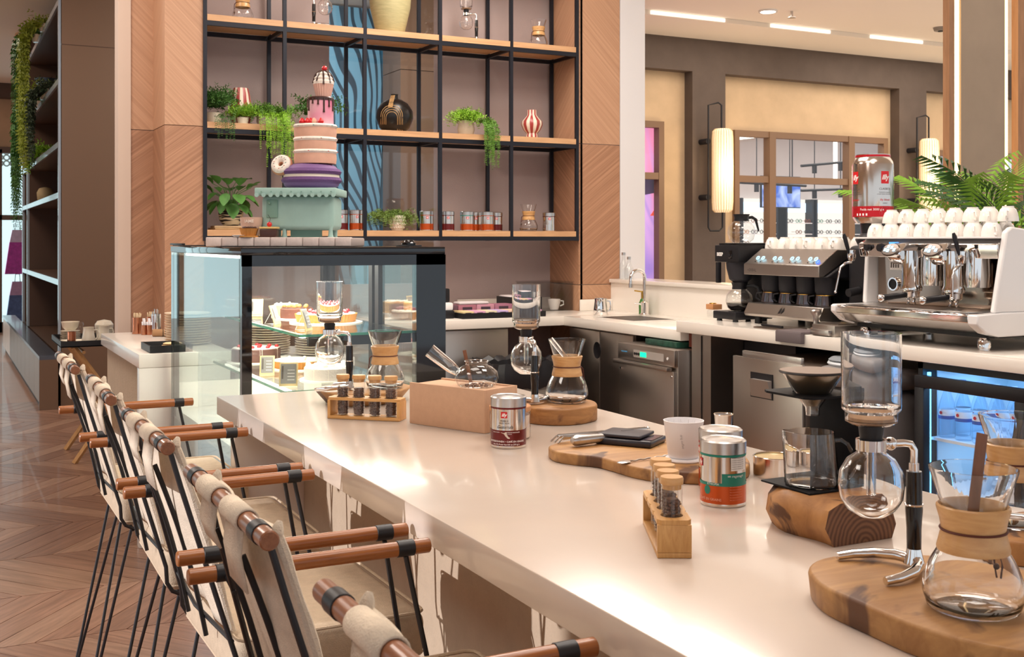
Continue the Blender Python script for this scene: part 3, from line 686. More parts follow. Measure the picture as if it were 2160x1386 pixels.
# ================================================================== SHELF UNIT
su = thing('shelf_unit', 'black steel wall shelf unit with oak boards and open bays', 'shelf', (2.75, 6.9, 0))
PX_ = [1.445, 1.935, 2.461, 2.99, 3.522, 4.045]
YF, YR = 0.0, .37
for i, x in enumerate(PX_):
    for y in (YF, YR):
        MB().box((x - 2.75, y, 2.68), (.023, .023, 2.46)).build('post', navyblk, su, smooth=False)
LV = [1.517, 2.17, 2.82, 3.47]
for z in LV:
    for y in (YF, YR): MB().box(((PX_[0] + PX_[-1]) / 2 - 2.75, y, z - .052), (PX_[-1] - PX_[0], .022, .028)).build('rail', navyblk, su, smooth=False)
    for x in PX_: MB().box((x - 2.75, YR / 2, z - .052), (.018, YR - .024, .024)).build('cross_bar', navyblk, su, smooth=False)
    for a, b in zip(PX_[:-1], PX_[1:]):
        MB().bb((a + .0125 - 2.75, YF - .012, z - .037), (b - .0125 - 2.75, YR - .0125, z)).build('shelf_board', oak_sh, su, smooth=False)

# ================================================================== BACK COUNTERS
CZ, CZ2, CFX = .953, 1.007, 3.68
bc = thing('back_counter', 'white stone back counter running from the display to the sink corner', 'counter', (3.6, 6.4, 0))
def bcp(name, lo, hi, m, r=.003):
    c = bc.location; return MB().rbb([a - b for a, b in zip(lo, c)], [a - b for a, b in zip(hi, c)], r).build(name, m, bc)
bcp('worktop', (1.9, 6.45, CZ - .06), (4.055, WB - .001, CZ), counter_w); bcp('worktop', (4.0555, 6.45, CZ - .06), (4.329, 6.888, CZ), counter_w)
bcp('worktop', (CFX, 5.14, CZ - .06), (4.329, 6.449, CZ), counter_w)
bcp('upstand', (3.3, WB - .022, CZ), (4.055, WB - .002, CZ + .08), counter_w); bcp('upstand', (4.06, 6.876, CZ), (4.329, 6.888, CZ + .08), counter_w)
rc = thing('machine_counter', 'raised white stone counter carrying the coffee machines', 'counter', (4.0, 3.6, 0))
MB().rbb((3.65 - 4, 1.4 - 3.6, CZ2 - .061), (.329, 5.139 - 3.6, CZ2), .003).build('worktop', counter_w, rc)
MB().bb((-.27, 5.13 - 3.6 - .06, .86), (.32, 5.13 - 3.6, CZ2 - .062)).build('support_block', mat('red_brown_block', '#6d2f20', .6), rc)
# steel cabinets below
def cabinet(label, x0, x1, y0, y1, z1, doors, axis='x', hole=False):
    t = thing('steel_cabinet', label, 'cabinet', ((x0 + x1) / 2, (y0 + y1) / 2, 0), 0, 'stainless base cabinets'); cx, cy = t.location.x, t.location.y
    MB().bb((x0 - cx, y0 - cy, .1), (x1 - cx, y1 - cy, z1)).build('body', steel_d, t, smooth=False)
    MB().bb((x0 - cx + .05, y0 - cy + .05, 0), (x1 - cx, y1 - cy, .1)).build('plinth', black, t)
    for k in range(doors):
        if axis == 'x':
            a = x0 + (x1 - x0) * k / doors; b = x0 + (x1 - x0) * (k + 1) / doors
            MB().rbb((a - cx + .004, y0 - cy - .022, .12), (b - cx - .004, y0 - cy - .001, z1 - .01), .003).build('door', steel, t)
        else:
            a = y0 + (y1 - y0) * k / doors; b = y0 + (y1 - y0) * (k + 1) / doors
            dr_ = MB().rbb((x0 - cx - .022, a - cy + .004, .12), (x0 - cx - .001, b - cy - .004, z1 - .01), .003).build('door', steel, t)
            if hole:
                q = MB(); q.lathe([(0, 0), (.036, 0), (.042, .003), (.042, 0)], seg=24, M=T(x0 - cx - .0225, (a + b) / 2 - cy - .16, z1 - .13) @ RY(R(-90)), sx=1.25)
                q.build('finger_hole', black, dr_)
    return t
cabinet('stainless cabinet doors under the back counter beside the display', 1.95, 3.30, 6.52, 7.28, CZ - .062, 3)
cabinet('stainless cabinet with dark finger hole left of the dishwasher', 3.73, 4.3, 5.66, 6.42, CZ - .062, 2, 'y', True)
t = thing('steel_post', 'upright stainless end panel right of the dishwasher', 'panel', (3.9, 4.95, 0))
MB().bb((-.22, -.085, 0), (.3, .085, CZ2 - .062)).build('panel', steel, t, smooth=False); MB().bb((-.225, -.008, 0), (-.221, -.004, CZ2 - .07)).build('seam', black, t)
t = MB().bb((3.9, 4.45, .02), (4.32, 4.86, CZ2 - .062)).build('undercounter_shade_block', black)  # solid black block stands for the shade in the gap
tag(t, 'black block for the shaded recess beneath the machine counter beside the steel post', 'recess')

# dishwasher
dw = thing('dishwasher', 'stainless undercounter dishwasher with green digital display', 'dishwasher', (3.58, 5.05, 0))
MB().rbb((.02, .0, .08), (.6, .57, .852), .004).build('body', steel, dw)
pn = MB().rbb((-.005, .0, .76), (.02, .57, .852), .004).build('control_panel', steel, dw)
MB().bb((-.007, .1, .782), (-.004, .4, .825)).build('touch_strip', mat('panel_grey', '#a59d97', .4), pn)
MB().bb((-.009, .27, .79), (-.0065, .33, .817)).build('display', emis('green_display_glow', '#19e08a', 2.6), pn)
for k in range(3): MB().cyl((0, 0, 0), .008, .003, 10, M=T(-.007, .345 + k * .02, .803) @ RY(R(-90))).build('button', black, pn)
MB().cyl((0, 0, 0), .008, .003, 10, M=T(-.007, .06, .803) @ RY(R(-90))).build('button', white_p, pn)
MB().bb((-.0065, .47, .815), (-.005, .53, .822)).build('maker_plate', dark_ink, pn); MB().bb((-.0065, .47, .803), (-.005, .53, .809)).build('maker_plate', mat('maker_blue', '#4b8fc0', .4), pn)
d_ = MB().rbb((-.002, .01, .1), (.02, .56, .735), .004).build('door', steel, dw)
MB().rbb((-.035, .03, .735), (.0, .58, .757), .004).build('door_handle', steel, d_)
for y in (.03, .54): MB().cyl((0, 0, 0), .008, .004, 12, M=T(-.002, y, .705) @ RY(R(-90))).build('door_screw', chrome, d_)
for x, y in ((.06, .06), (.06, .51), (.54, .06), (.54, .51)): MB().cyl((x, y, 0), .02, .08, 12).build('foot', black, dw)
o = MB().rbb((3.66, 5.15, .853), (4.0, 5.46, .885), .003).build('glass_slab', mat('green_stone_glass', '#23473a', .25, var=.4, vscale=30)); tag(o, 'green glass cutting slab on top of the dishwasher', 'slab')

# steel drawer fridge with recessed handle, bin and lids
df = thing('drawer_fridge', 'stainless undercounter unit with recessed square handle', 'fridge', (3.5, 3.95, 0))
MB().rbb((.02, 0, .08), (.6, .5, .875), .004).build('body', steel_d, df)
d_ = MB().rbb((0, .0, .1), (.02, .5, .885), .003).build('door', steel, df)
MB().bb((-.004, .2, .70), (-.0005, .36, .82)).build('handle_recess', black, d_)
MB().add([(-.006, .205, .705), (-.006, .355, .705), (-.03, .335, .79), (-.03, .205, .79), (-.001, .205, .705), (-.001, .355, .705), (-.004, .335, .79), (-.004, .205, .79)], [(0, 1, 2, 3), (4, 5, 6, 7), (0, 1, 5, 4), (1, 2, 6, 5), (2, 3, 7, 6), (3, 0, 4, 7)]).build('handle', mat('flap_grey', '#9a948f', .5, .6), d_, smooth=False)
MB().rbb((.01, .02, .885), (.03, .44, .915), .003).build('top_trim', satin, df)
for y in (.05, .45): MB().cyl((.06, y, 0), .025, .08, 12).build('foot', black, df); MB().cyl((.54, y, 0), .025, .08, 12).build('foot', black, df)
bi = thing('grey_bin', 'grey rounded plastic bin with curved lid beside the steel unit', 'bin', (3.68, 3.72, 0))
q = MB(); q.rbox((0, 0, .40), (.30, .36, .80), .07, seg=4); q.build('body', mat('bin_grey', '#6f6968', .5), bi)
q = MB(); q.rbox((0, 0, .845), (.31, .37, .09), .042, seg=4); q.build('lid', mat('bin_lid_grey', '#7f7a79', .45), bi)
ld = thing('round_lid', 'two stacked round pale lids resting on the grey bin', 'tray', (3.70, 3.80, .891))  # pile of two loose round lids lying on the bin
MB().lathe([(0, 0), (.135, 0), (.14, .008), (.135, .016), (0, .016)], seg=36).build('lower_disc', mat('pale_lid', '#cfd3d8', .4), ld)
MB().lathe([(0, .017), (.13, .017), (.135, .024), (.12, .034), (0, .034)], seg=36).build('upper_disc', mat('slate_lid', '#7e848b', .5), ld)

# glass-door fridge with bottles
fg = thing('bottle_fridge', 'black glass-door fridge glowing blue with water bottles', 'fridge', (3.66, 2.3, 0)); FD = 1.14
MB().bb((.02, 0, .06), (.55, 1.14, .085)).bb((.02, 0, .915), (.55, 1.14, .94)).bb((.02, 0, .06), (.55, .025, .94)).bb((.02, 1.115, .06), (.55, 1.14, .94)).bb((.53, 0, .06), (.55, 1.14, .94)).build('case', black_m, fg, smooth=False)
MB().bb((.03, .03, .086), (.528, 1.11, .09)).bb((.524, .03, .09), (.529, 1.11, .91)).bb((.1, 1.108, .09), (.524, 1.114, .91)).build('inner_lining', mat('fridge_lining', '#cfe4f2', .4), fg, smooth=False)
for y0 in (.02, .585):
    q = MB(); a, b = y0, y0 + .54; c_, d_ = .1, .89; w = .05
    q.rbb((-.02, a, c_), (.018, b, c_ + w), .003).rbb((-.02, a, d_ - w), (.018, b, d_), .003).rbb((-.02, a, c_ + w), (.018, a + w, d_ - w), .003).rbb((-.02, b - w, c_ + w), (.018, b, d_ - w), .003)
    dd = q.build('door_frame', black, fg); MB().bb((0, a + w, c_ + w), (.006, b - w, d_ - w)).build('door_glass', glass_t, dd)
for z in (.36, .63): MB().bb((.05, .03, z - .012), (.5, 1.1, z)).build('wire_shelf', mat('shelf_white_wire', '#dfeaf2', .3), fg, smooth=False)
MB().bb((.03, .03, .845), (.06, 1.1, .855)).build('light_strip', emis('fridge_blue_glow', '#8fc8ff', 8), fg)
MB().bb((.035, 1.098, .1), (.05, 1.106, .9)).build('light_strip', emis('fridge_blue_glow2', '#5fb8ff', 4), fg)
light('fridge_light', 'AREA', (3.9, 2.86, .90), (0, 0, 0), 3.2, (.38, .68, 1), .3, 1.0)
light('fridge_light', 'AREA', (3.9, 2.86, .61), (0, 0, 0), 1.6, (.38, .68, 1), .3, 1.0)
bot_g = thin_glass('bottle_glass', (.86, .94, 1, 1), 1.35); lab_b = mat('bottle_label_blue', '#2f5fb4', .4); lab_w = mat('bottle_label_white', '#eef2f6', .4); cap_b = mat('bottle_cap', '#5f6fae', .4)
def bottle():
    t = thing('water_bottle', 'clear glass water bottle on the upper shelf of the blue fridge', 'bottle', group='bottles in the fridge')
    MB().lathe([(0, 0), (.03, 0), (.034, .006), (.034, .12), (.028, .15), (.016, .185), (.0135, .2), (.0135, .215)], seg=18).build('glass_body', bot_g, t)
    MB().cyl((0, 0, .213), .0155, .02, 16).build('cap', cap_b, t)
    MB().lathe([(.0346, .09), (.0346, .118)], seg=18).build('label', lab_w, t); MB().lathe([(.0347, .078), (.0347, .092)], seg=18).build('label_band', lab_b, t)
    MB().cyl((0, 0, 0), .007, .002, 10, M=T(-.0352, 0, .104) @ RY(R(-90))).build('label_dot', red, t)
    return t
b0 = bottle(); k = 0
for row in range(2):
    for j in range(12):
        y = 2.3 + 1.06 - j * .086; x = 3.66 + .10 + row * .09
        lb = '%s clear water bottle from the left in the %s row of the fridge' % (ORD[j], ('front', 'rear')[row])
        if k == 0: b0.location = (x, y, .631); b0['label'] = lb
        else: copy_tree(b0, None, (x, y, .631), None, lb)
        k += 1
q = thing('drinks_carton', 'brown and white carton low inside the blue fridge', 'carton', (3.80, 2.95, .361))
MB().rbb((-.07, -.1, 0), (.07, .1, .2), .004).build('carton_body', mat('carton_brown', '#5a4238', .5), q); MB().bb((-.0725, -.095, .03), (-.0705, .095, .19)).build('carton_label', lab_w, q)

# ================================================================== THINGS ON THE BAR
def make_siphon():
    """stem at local origin, bulb axis at -x; brewer stands on two prongs"""
    t = thing('siphon_brewer', 'x', 'coffee siphon'); bx_ = -.072
    w = .0022
    pr = [(.0, .082), (.02, .0835), (.036, .094), (.0455, .11), (.048, .13), (.0455, .15), (.035, .168), (.022, .177), (.0195, .182), (.0195, .197)]
    inn = [(max(0, r - w), z + (w if i < 3 else 0)) for i, (r, z) in enumerate(pr)]
    MB().lathe(pr + inn[::-1], (bx_, 0, 0), 36).build('glass_bulb', glass, t)
    up = [(.007, .115), (.007, .215), (.012, .218), (.03, .219), (.0375, .224), (.038, .237), (.0425, .242), (.0430, .25), (.0435, .355)]
    upi = [(.0412, .355), (.0408, .25), (.040, .245), (.0357, .239), (.0355, .226), (.029, .2212), (.005, .2195), (.005, .115)]
    MB().lathe(up + upi + [up[0]], (bx_, 0, 0), 36).build('glass_funnel', glass, t)
    MB().lathe([(.008, .195), (.016, .195), (.0185, .215), (.0185, .2185), (.008, .2185)], (bx_, 0, 0), 20).build('rubber_stopper', black, t)
    MB().lathe([(0, .2225), (.033, .2225), (.034, .226), (.033, .23), (0, .23)], (bx_, 0, 0), 24).build('cloth_filter', mat('filter_cloth', '#b08a68', .9), t)
    q = MB(); q.lathe([(.0198, .181), (.0225, .181), (.0225, .197), (.0198, .197)], (bx_, 0, 0), 20); q.build('neck_clamp', chrome, t)
    MB().tube([(bx_ + .02, 0, .189), (-.018, 0, .189), (-.006, 0, .187), (0, 0, .178), (0, 0, .152)], .0055, 10).sph((bx_ + .032, 0, .189), .01, 12, 8).build('support_arm', chrome, t)
    MB().cyl((0, 0, .146), .0075, .012, 14).build('collar', chrome, t)
    MB().lathe([(0, .03), (.0105, .03), (.0108, .06), (.0128, .09), (.0118, .1), (.0112, .146), (0, .146)], (0, 0, 0), 20).build('grip', blackg, t)
    MB().torus((0, 0, .096), .0123, .0016, 20, 6).build('grip_ring', chrome, t)
    MB().lathe([(.0, .008), (.016, .008), (.013, .018), (.0105, .03), (0, .03)], (0, 0, 0), 20).build('stem_foot', chrome, t)
    q = MB()
    for s in (-1, 1):
        q.tube([(0.005, 0, .012), (-.012, s * .03, .0135), (-.035, s * .052, .012), (-.065, s * .064, .009), (-.09, s * .066, .0066)], [.008, .0085, .008, .007, .0062], 10)
    q.build('forked_foot', chrome, t)
    return t
def place(proto_list, maker, loc, rz, label, group):
    if not proto_list: proto_list.append(maker()); o = proto_list[0]; o.location = loc; o.rotation_euler = (0, 0, rz); o['label'] = label; o['group'] = group; return o
    return copy_tree(proto_list[0], None, loc, rz, label, group)
VIEW = math.atan2(RT.y, RT.x)                      # image-right direction seen from above

def blob(pts, n=6):                                # smooth closed outline through points
    out = []; m = len(pts)
    for i in range(m):
        p0, p1, p2, p3 = (Vector(pts[(i + k) % m]) for k in (-1, 0, 1, 2))
        for k in range(n):
            t_ = k / n
            out.append(tuple(.5 * ((2 * p1) + (p2 - p0) * t_ + (2 * p0 - 5 * p1 + 4 * p2 - p3) * t_ * t_ + (3 * p1 - p0 - 3 * p2 + p3) * t_ ** 3)))
    return out
def slab(name, label, outline, z0, z1, m_top, bev=.006, taper=0.0, group='live-edge wooden boards'):
    c = Vector((sum(p[0] for p in outline) / len(outline), sum(p[1] for p in outline) / len(outline)))
    q = MB(); n = len(outline); rings = []
    for z, ins in ((z0, taper + bev * .5), (z0 + bev * .5, taper), (z1 - bev, 0), (z1 - bev * .3, bev * .3), (z1, bev)):
        row = []
        for p in outline:
            d = Vector(p) - c; l = d.length; row.append(tuple(d * max(0, (l - ins)) / l) + (z - z0,))
        rings.append(row)
    vs = [v for r_ in rings for v in r_]; fs = []
    for k in range(len(rings) - 1):
        for i in range(n): fs.append((k * n + i, k * n + (i + 1) % n, (k + 1) * n + (i + 1) % n, (k + 1) * n + i))
    fs += [tuple(reversed(range(n))), tuple(range((len(rings) - 1) * n, len(rings) * n))]
    q.add(vs, fs); o = q.build(name, m_top, None, (c.x, c.y, z0), ang=50)
    return tag(o, label, 'board', group)
BZ = BAR_Z + .0005

# --- wooden boards and blocks
c1 = P(765, 818, z=.960); rnd = random.Random(3)
slab('serving_board', 'round live-edge wooden board under the siphon nearest the cake display', [(c1.x + .16 * math.cos(a) * (1 + .07 * math.sin(3 * a + 1)), c1.y + .145 * math.sin(a) * (1 + .06 * math.sin(2 * a))) for a in [2 * math.pi * k / 40 for k in range(40)]], BZ, .960, olive2, .004, .035)
c2 = P(1180, 851, z=.962)
sl2 = slab('wood_slice', 'thick round wood slice under the siphon beside the kraft box', [(c2.x + .118 * math.cos(a) * (1 + .06 * math.sin(2 * a + .6) + .03 * math.sin(5 * a)), c2.y + .115 * math.sin(a) * (1 + .05 * math.cos(3 * a))) for a in [2 * math.pi * k / 40 for k in range(40)]], BZ, .962, olive, .005)
pts = [P(x, y, z=.941) for x, y in ((1157, 941), (1172, 952), (1217, 959), (1258, 963), (1294, 972), (1332, 983), (1376, 991), (1428, 995), (1500, 997), (1560, 990), (1582, 977), (1565, 958), (1500, 943), (1430, 926), (1370, 914), (1310, 914), (1240, 923), (1180, 933))]
slab('carving_board', 'curvy violin-shaped wooden board holding scale and bar tools', blob([(p.x, p.y) for p in pts], 3), BZ, .941, olive2, .005)
pts = [P(x, y, z=.958) for x, y in ((1706, 1193), (1712, 1212), (1740, 1236), (1820, 1272), (1910, 1310), (2010, 1342), (2120, 1366), (2260, 1380), (2330, 1330), (2290, 1250), (2180, 1205), (2060, 1180), (1930, 1168), (1800, 1168), (1735, 1176))]
slab('chopping_board', 'large oval wooden board at the lower right under the big siphon', blob([(p.x, p.y) for p in pts], 3), BZ, .958, olive2, .006, .004)
c3 = P(2225, 1112, z=.955)
slab('burl_board', 'dark spotted wooden board at the right edge behind the big board', [(c3.x + .15 * math.cos(a), c3.y + .10 * math.sin(a)) for a in [2 * math.pi * k / 32 for k in range(32)]], BZ, .955, bark_w, .005)
# log block: long side towards the viewer, sawn end to the right
t = thing('log_block', 'chunky split log block with ring-marked sawn end', 'wood block', (1.47, 1.59, BZ))
pro = [(-.075, 0), (.07, 0), (.08, .02), (.068, .055), (.05, .0745), (-.062, .0745), (-.085, .06), (-.092, .03)]
q = MB(); rows = []
for k in range(9):
    y = -.095 + .19 * k / 8; s_ = 1 - .22 * max(0, (k - 5) / 3) ** 2
    rows.append([(x * s_ + .006 * math.sin(y * 40 + x * 30), y, z if (z < .001 or z > .07) else z + .004 * math.sin(y * 50)) for x, z in pro])
vs = [v for r_ in rows for v in r_]; n = len(pro)
fs = [(k * n + i, k * n + (i + 1) % n, (k + 1) * n + (i + 1) % n, (k + 1) * n + i) for k in range(8) for i in range(n)] + [tuple(range(8 * n, 9 * n))]
q.add(vs, fs); q.build('log_body', bark_w, t, ang=50)
q = MB(); q.add(rows[0], [tuple(range(n))]); q.build('sawn_end', endgrain, t)
LOGZ = BZ + .0745

# --- siphons
SI = []
place(SI, make_siphon, P(737, 823, z=.9605), VIEW + R(-18), 'glass siphon coffee brewer in front of the lit cake display', 'siphon coffee brewers')
place(SI, make_siphon, P(1128, 853, z=.9625), VIEW + R(-70), 'glass siphon coffee brewer on the thick wood slice', 'siphon coffee brewers')
place(SI, make_siphon, P(1928, 1199, z=.9585), VIEW + R(14), 'large glass siphon coffee brewer on the big oval board at right', 'siphon coffee brewers')
place(SI, make_siphon, P(2350, 1128, z=.9555), VIEW + R(-10), 'glass siphon coffee brewer cut off by the right picture edge', 'siphon coffee brewers')

# --- hourglass pour-over flasks
def make_flask():
    t = thing('pour_over_flask', 'x', 'coffee flask'); w = .0026
    pr = [(0, 0), (.05, 0), (.059, .006), (.0645, .024), (.0635, .04), (.055, .064), (.041, .088), (.033, .104), (.0325, .112), (.038, .13), (.056, .186), (.0565, .19)]
    inn = [(.0545, .19), (.0535, .184), (.0358, .131), (.030, .112), (.0305, .103), (.0388, .086), (.053, .062), (.061, .038), (.062, .024), (.057, .009), (.05, .0035), (0, .0035)]
    MB().lathe(pr + inn, seg=44).build('glass_flask', glass, t)
    oc = [(.046, .080), (.0465, .084), (.043, .098), (.0405, .108), (.0425, .120), (.047, .136), (.047, .139), (.0445, .141)]
    ic = [(.0425, .139), (.0338, .112), (.0345, .104), (.0442, .083)]
    cl = MB().lathe(oc + ic + [oc[0]], seg=40).build('wood_collar', maple, t)
    MB().torus((0, 0, .108), .0418, .0017, 40, 6).build('leather_tie', leather, cl)
    for s in (0, 1):
        MB().tube([(-.0425, -.004 + s * .006, .108), (-.05, -.006 + s * .012, .10), (-.053, -.004 + s * .01, .075), (-.05 - .006 * s, s * .008, .05), (-.052, .002 + s * .006, .035)], .0013, 6).build('tie_end', leather, cl)
    MB().sph((-.0505, .002, .05), .0045, 10, 6).build('tie_bead', mat('wood_bead', '#4c2a1a', .5), cl)
    return t
FL = []
place(FL, make_flask, P(812, 818, z=.9605), VIEW + R(10), 'hourglass coffee flask with wood collar beside the siphon at the display', 'hourglass coffee flasks')
place(FL, make_flask, P(1196, 848, z=.9625), VIEW + R(200), 'hourglass coffee flask with a glass stirrer on the thick wood slice', 'hourglass coffee flasks')
place(FL, make_flask, P(2053, 1287, z=.9585), VIEW + R(215), 'hourglass coffee flask in front at lower right on the big board', 'hourglass coffee flasks')
f4 = place(FL, make_flask, P(2136, 1104, z=.9555), VIEW + R(160), 'hourglass coffee flask behind, before the blue fridge', 'hourglass coffee flasks')
p = P(1196, 848, z=.9625); a_ = Vector((p.x, p.y, p.z + .115)) + RT * .012; b_ = Vector((p.x, p.y, p.z + .192)) - RT * .05
tag(MB().rod(a_, b_, .0075, 14).build('glass_stirrer', glass), 'clear glass stirring rod leaning in the flask on the wood slice', 'stirrer')
p = P(2053, 1287, z=.9585); a_ = Vector((p.x, p.y, p.z + .12)) - FW * .02 - RT * .01; b_ = Vector((p.x, p.y, p.z + .235)) + FW * .0 + RT * .012
tag(MB().tube([a_, a_.lerp(b_, .5), b_], .011, 8, sx=.16).build('wooden_paddle', wood('paddle_wood', '#8a5636', '#6d4028', 6, (6, 6, 1), .5, .6)), 'flat wooden stirring paddle standing in the front flask', 'paddle')

# --- bean tube racks
def bean_mesh(nr, r, z0, z1, rng):
    q = MB()
    z = z0
    while z < z1:
        for k in range(nr):
            a = 2 * math.pi * (k + rng.random() * .6) / nr
            M = T(r * .74 * math.cos(a), r * .74 * math.sin(a), z + rng.uniform(-.002, .002)) @ RZ(rng.random() * 6) @ RX(rng.random() * 6)
            q.sph((0, 0, 0), .0052, 7, 5, M, (1, .72, .58))
        z += .0052
    return q
rng = random.Random(5); BEAN = bean_mesh(11, .0155, .006, .082, rng).cyl((0, 0, .003), .011, .08, 10).mesh('coffee_beans', bean_m)
tube_g = thin_glass('tube_glass', (.97, .98, .98, 1), 1.5, 0, .03)
def make_tube():
    t = thing('bean_tube', 'x', 'glass tube')
    MB().lathe([(0, .0), (.0165, .0), (.0182, .002), (.0182, .108)], seg=24).build('glass_tube', tube_g, t)
    o = obj('coffee_beans', BEAN, t, kind='stuff')
    MB().lathe([(0, .100), (.0165, .100), (.0172, .108), (.02, .109), (.0203, .118), (.019, .121), (0, .121)], seg=24).build('wood_lid', maple, t)
    return t
TU = []
def rack(p_near, p_far, label, tl, fill=None):
    d = Vector((p_far[0] - p_near[0], p_far[1] - p_near[1], 0)); an = math.atan2(d.y, d.x); c = (Vector(p_near) + Vector(p_far)) / 2; c.z = BZ
    t = thing('tube_rack', label, 'rack', c, an, 'bamboo tube racks'); Lh, wd, h = .116, .058, .064
    MB().rbb((-Lh, -wd / 2, 0), (Lh, wd / 2, .009), .001).build('base_board', bamboo, t)
    for s in (-1, 1): MB().rbb((s * Lh - .0045 - s * .0045, -wd / 2, .009), (s * Lh + .0045 - s * .0045, wd / 2, h - .008), .001).build('end_board', bamboo, t)
    # top board with four round holes
    q = MB(); xs_ = [-.078, -.026, .026, .078]; r_ = .0195; n = 24; z0, z1 = h - .008, h
    cells = [(-Lh, -.052), (-.052, 0), (0, .052), (.052, Lh)]
    for (a, b), xc in zip(cells, xs_):
        ring = []
        for k in range(n):
            an_ = 2 * math.pi * k / n; cx_, sy_ = math.cos(an_), math.sin(an_)
            f_ = min((((b if cx_ > 0 else a) - xc) / cx_) if abs(cx_) > 1e-6 else 9, (wd / 2 / abs(sy_)) if abs(sy_) > 1e-6 else 9)
            ring.append(((xc + r_ * cx_, r_ * sy_), (xc + f_ * cx_, f_ * sy_)))
        vs = [(p_[0], p_[1], z) for z in (z0, z1) for pr_ in ring for p_ in pr_]
        fs = []
        for k in range(n):
            j = (k + 1) % n; i0, o0, i1, o1 = 2 * k, 2 * k + 1, 2 * j, 2 * j + 1
            fs += [(i0, i1, o1, o0), (2 * n + i0, 2 * n + o0, 2 * n + o1, 2 * n + i1), (i0, 2 * n + i0, 2 * n + i1, i1), (o0, o1, 2 * n + o1, 2 * n + o0)]
        q.add(vs, fs)
    q.build('top_board', bamboo, t, smooth=False)
    M = T(*c) @ RZ(an)
    for i, x in enumerate(xs_):
        p_ = M @ Vector((x, 0, .0095)); place(TU, make_tube, p_, rng.random() * 6, tl[i], 'coffee bean tubes')
ra = P(690.8, 882.5, z=BZ); rb_ = P(842, 889.5, z=BZ); off = Vector((-(rb_ - ra).y, (rb_ - ra).x, 0)).normalized() * .029
rack(ra + off, rb_ + off, 'bamboo rack of bean tubes standing broadside before the cake display', ['bean tube with wooden lid leftmost in the broadside rack', 'bean tube second from left in the broadside rack', 'bean tube third from left in the broadside rack', 'bean tube rightmost in the broadside rack beside the kraft box'])
n_ = P(1423, 1178, z=BZ); fd = Vector((.105, .2, 0)).normalized()
rack(n_, n_ + fd * .232, 'bamboo rack of bean tubes seen end-on in the middle of the bar', ['bean tube with wooden lid nearest the viewer in the end-on rack', 'second bean tube from the front in the end-on rack', 'third bean tube from the front in the end-on rack', 'rearmost bean tube in the end-on rack'])

# --- kraft box with sliding lid and the side-handled pot
ka = P(864, 892.6, z=BZ); kb = P(1022.3, 915, z=BZ); d = (kb - ka); an = math.atan2(d.y, d.x); KL = d.length
t = thing('kraft_box', 'kraft coloured wooden box with recessed sliding lid on the bar', 'box', ka, an); KD, KH = .145, .12; w = .009
MB().rbb((0, 0, 0), (KL, w, KH), .0008).build('front_board', kraft, t); MB().rbb((0, KD - w, 0), (KL, KD, KH), .0008).build('back_board', kraft, t)
MB().rbb((0, w, 0), (w, KD - w, KH - .012), .0008).build('end_board', kraft, t); MB().rbb((KL - w, w, 0), (KL, KD - w, KH), .0008).build('end_board', kraft, t)
MB().rbb((0, w, KH - .012), (KL - w, KD - w, KH - .005), .0008).build('sliding_lid', kraft, t); MB().bb((w, w, 0), (KL - w, KD - w, .006)).build('bottom_board', kraft, t)
KM = T(*ka) @ RZ(an); pc = KM @ Vector((.195, .075, KH - .0045))
t = thing('side_handle_pot', 'clear glass pot with long open tube handle on the kraft box', 'glass pot', pc, VIEW)
pr = [(0, 0), (.04, 0), (.055, .006), (.064, .024), (.06, .044), (.045, .058), (.033, .063), (.031, .068), (.034, .074)]
inn = [(.0322, .074), (.0292, .068), (.0312, .0615), (.044, .056), (.0582, .0428), (.062, .024), (.0535, .0082), (.04, .0024), (0, .0024)]
MB().lathe(pr, seg=40).build('glass_body', thin_glass('pot_glass', (.95, .96, .96, 1), 1.55, 0, .05), t); MB().torus((0, 0, .074), .034, .0014, 40, 6).torus((0, 0, .0025), .046, .0022, 40, 6).build('glass_rim', glass, t)
ha, hb = Vector((-.052, 0, .04)), Vector((-.135, -.004, .105)); dd = (hb - ha); L_ = dd.length
MB().lathe([(.012, 0), (.018, .03), (.0205, L_), (.0185, L_), (.016, .03), (.0105, .004), (.012, 0)], seg=24, M=Matrix.Translation(ha) @ align(dd)).build('tube_handle', glass, t)
q = bean_mesh(16, .042, .0045, .006, rng); bean_mesh_in = bean_mesh(9, .022, .0045, .006, rng); q.add(bean_mesh_in.v, bean_mesh_in.f); q.build('coffee_grounds', bean_m, t, kind='stuff')
p = KM @ Vector((.135, .12, KH - .0045)); tag(MB().tube([p, p + Vector((0, 0, .06)) - RT * .012, p + Vector((0, 0, .098)) - RT * .02], .0058, 8, sx=.4).build('wooden_stick', MATS['paddle_wood']), 'thin brown wooden stick standing behind the glass pot', 'stick')

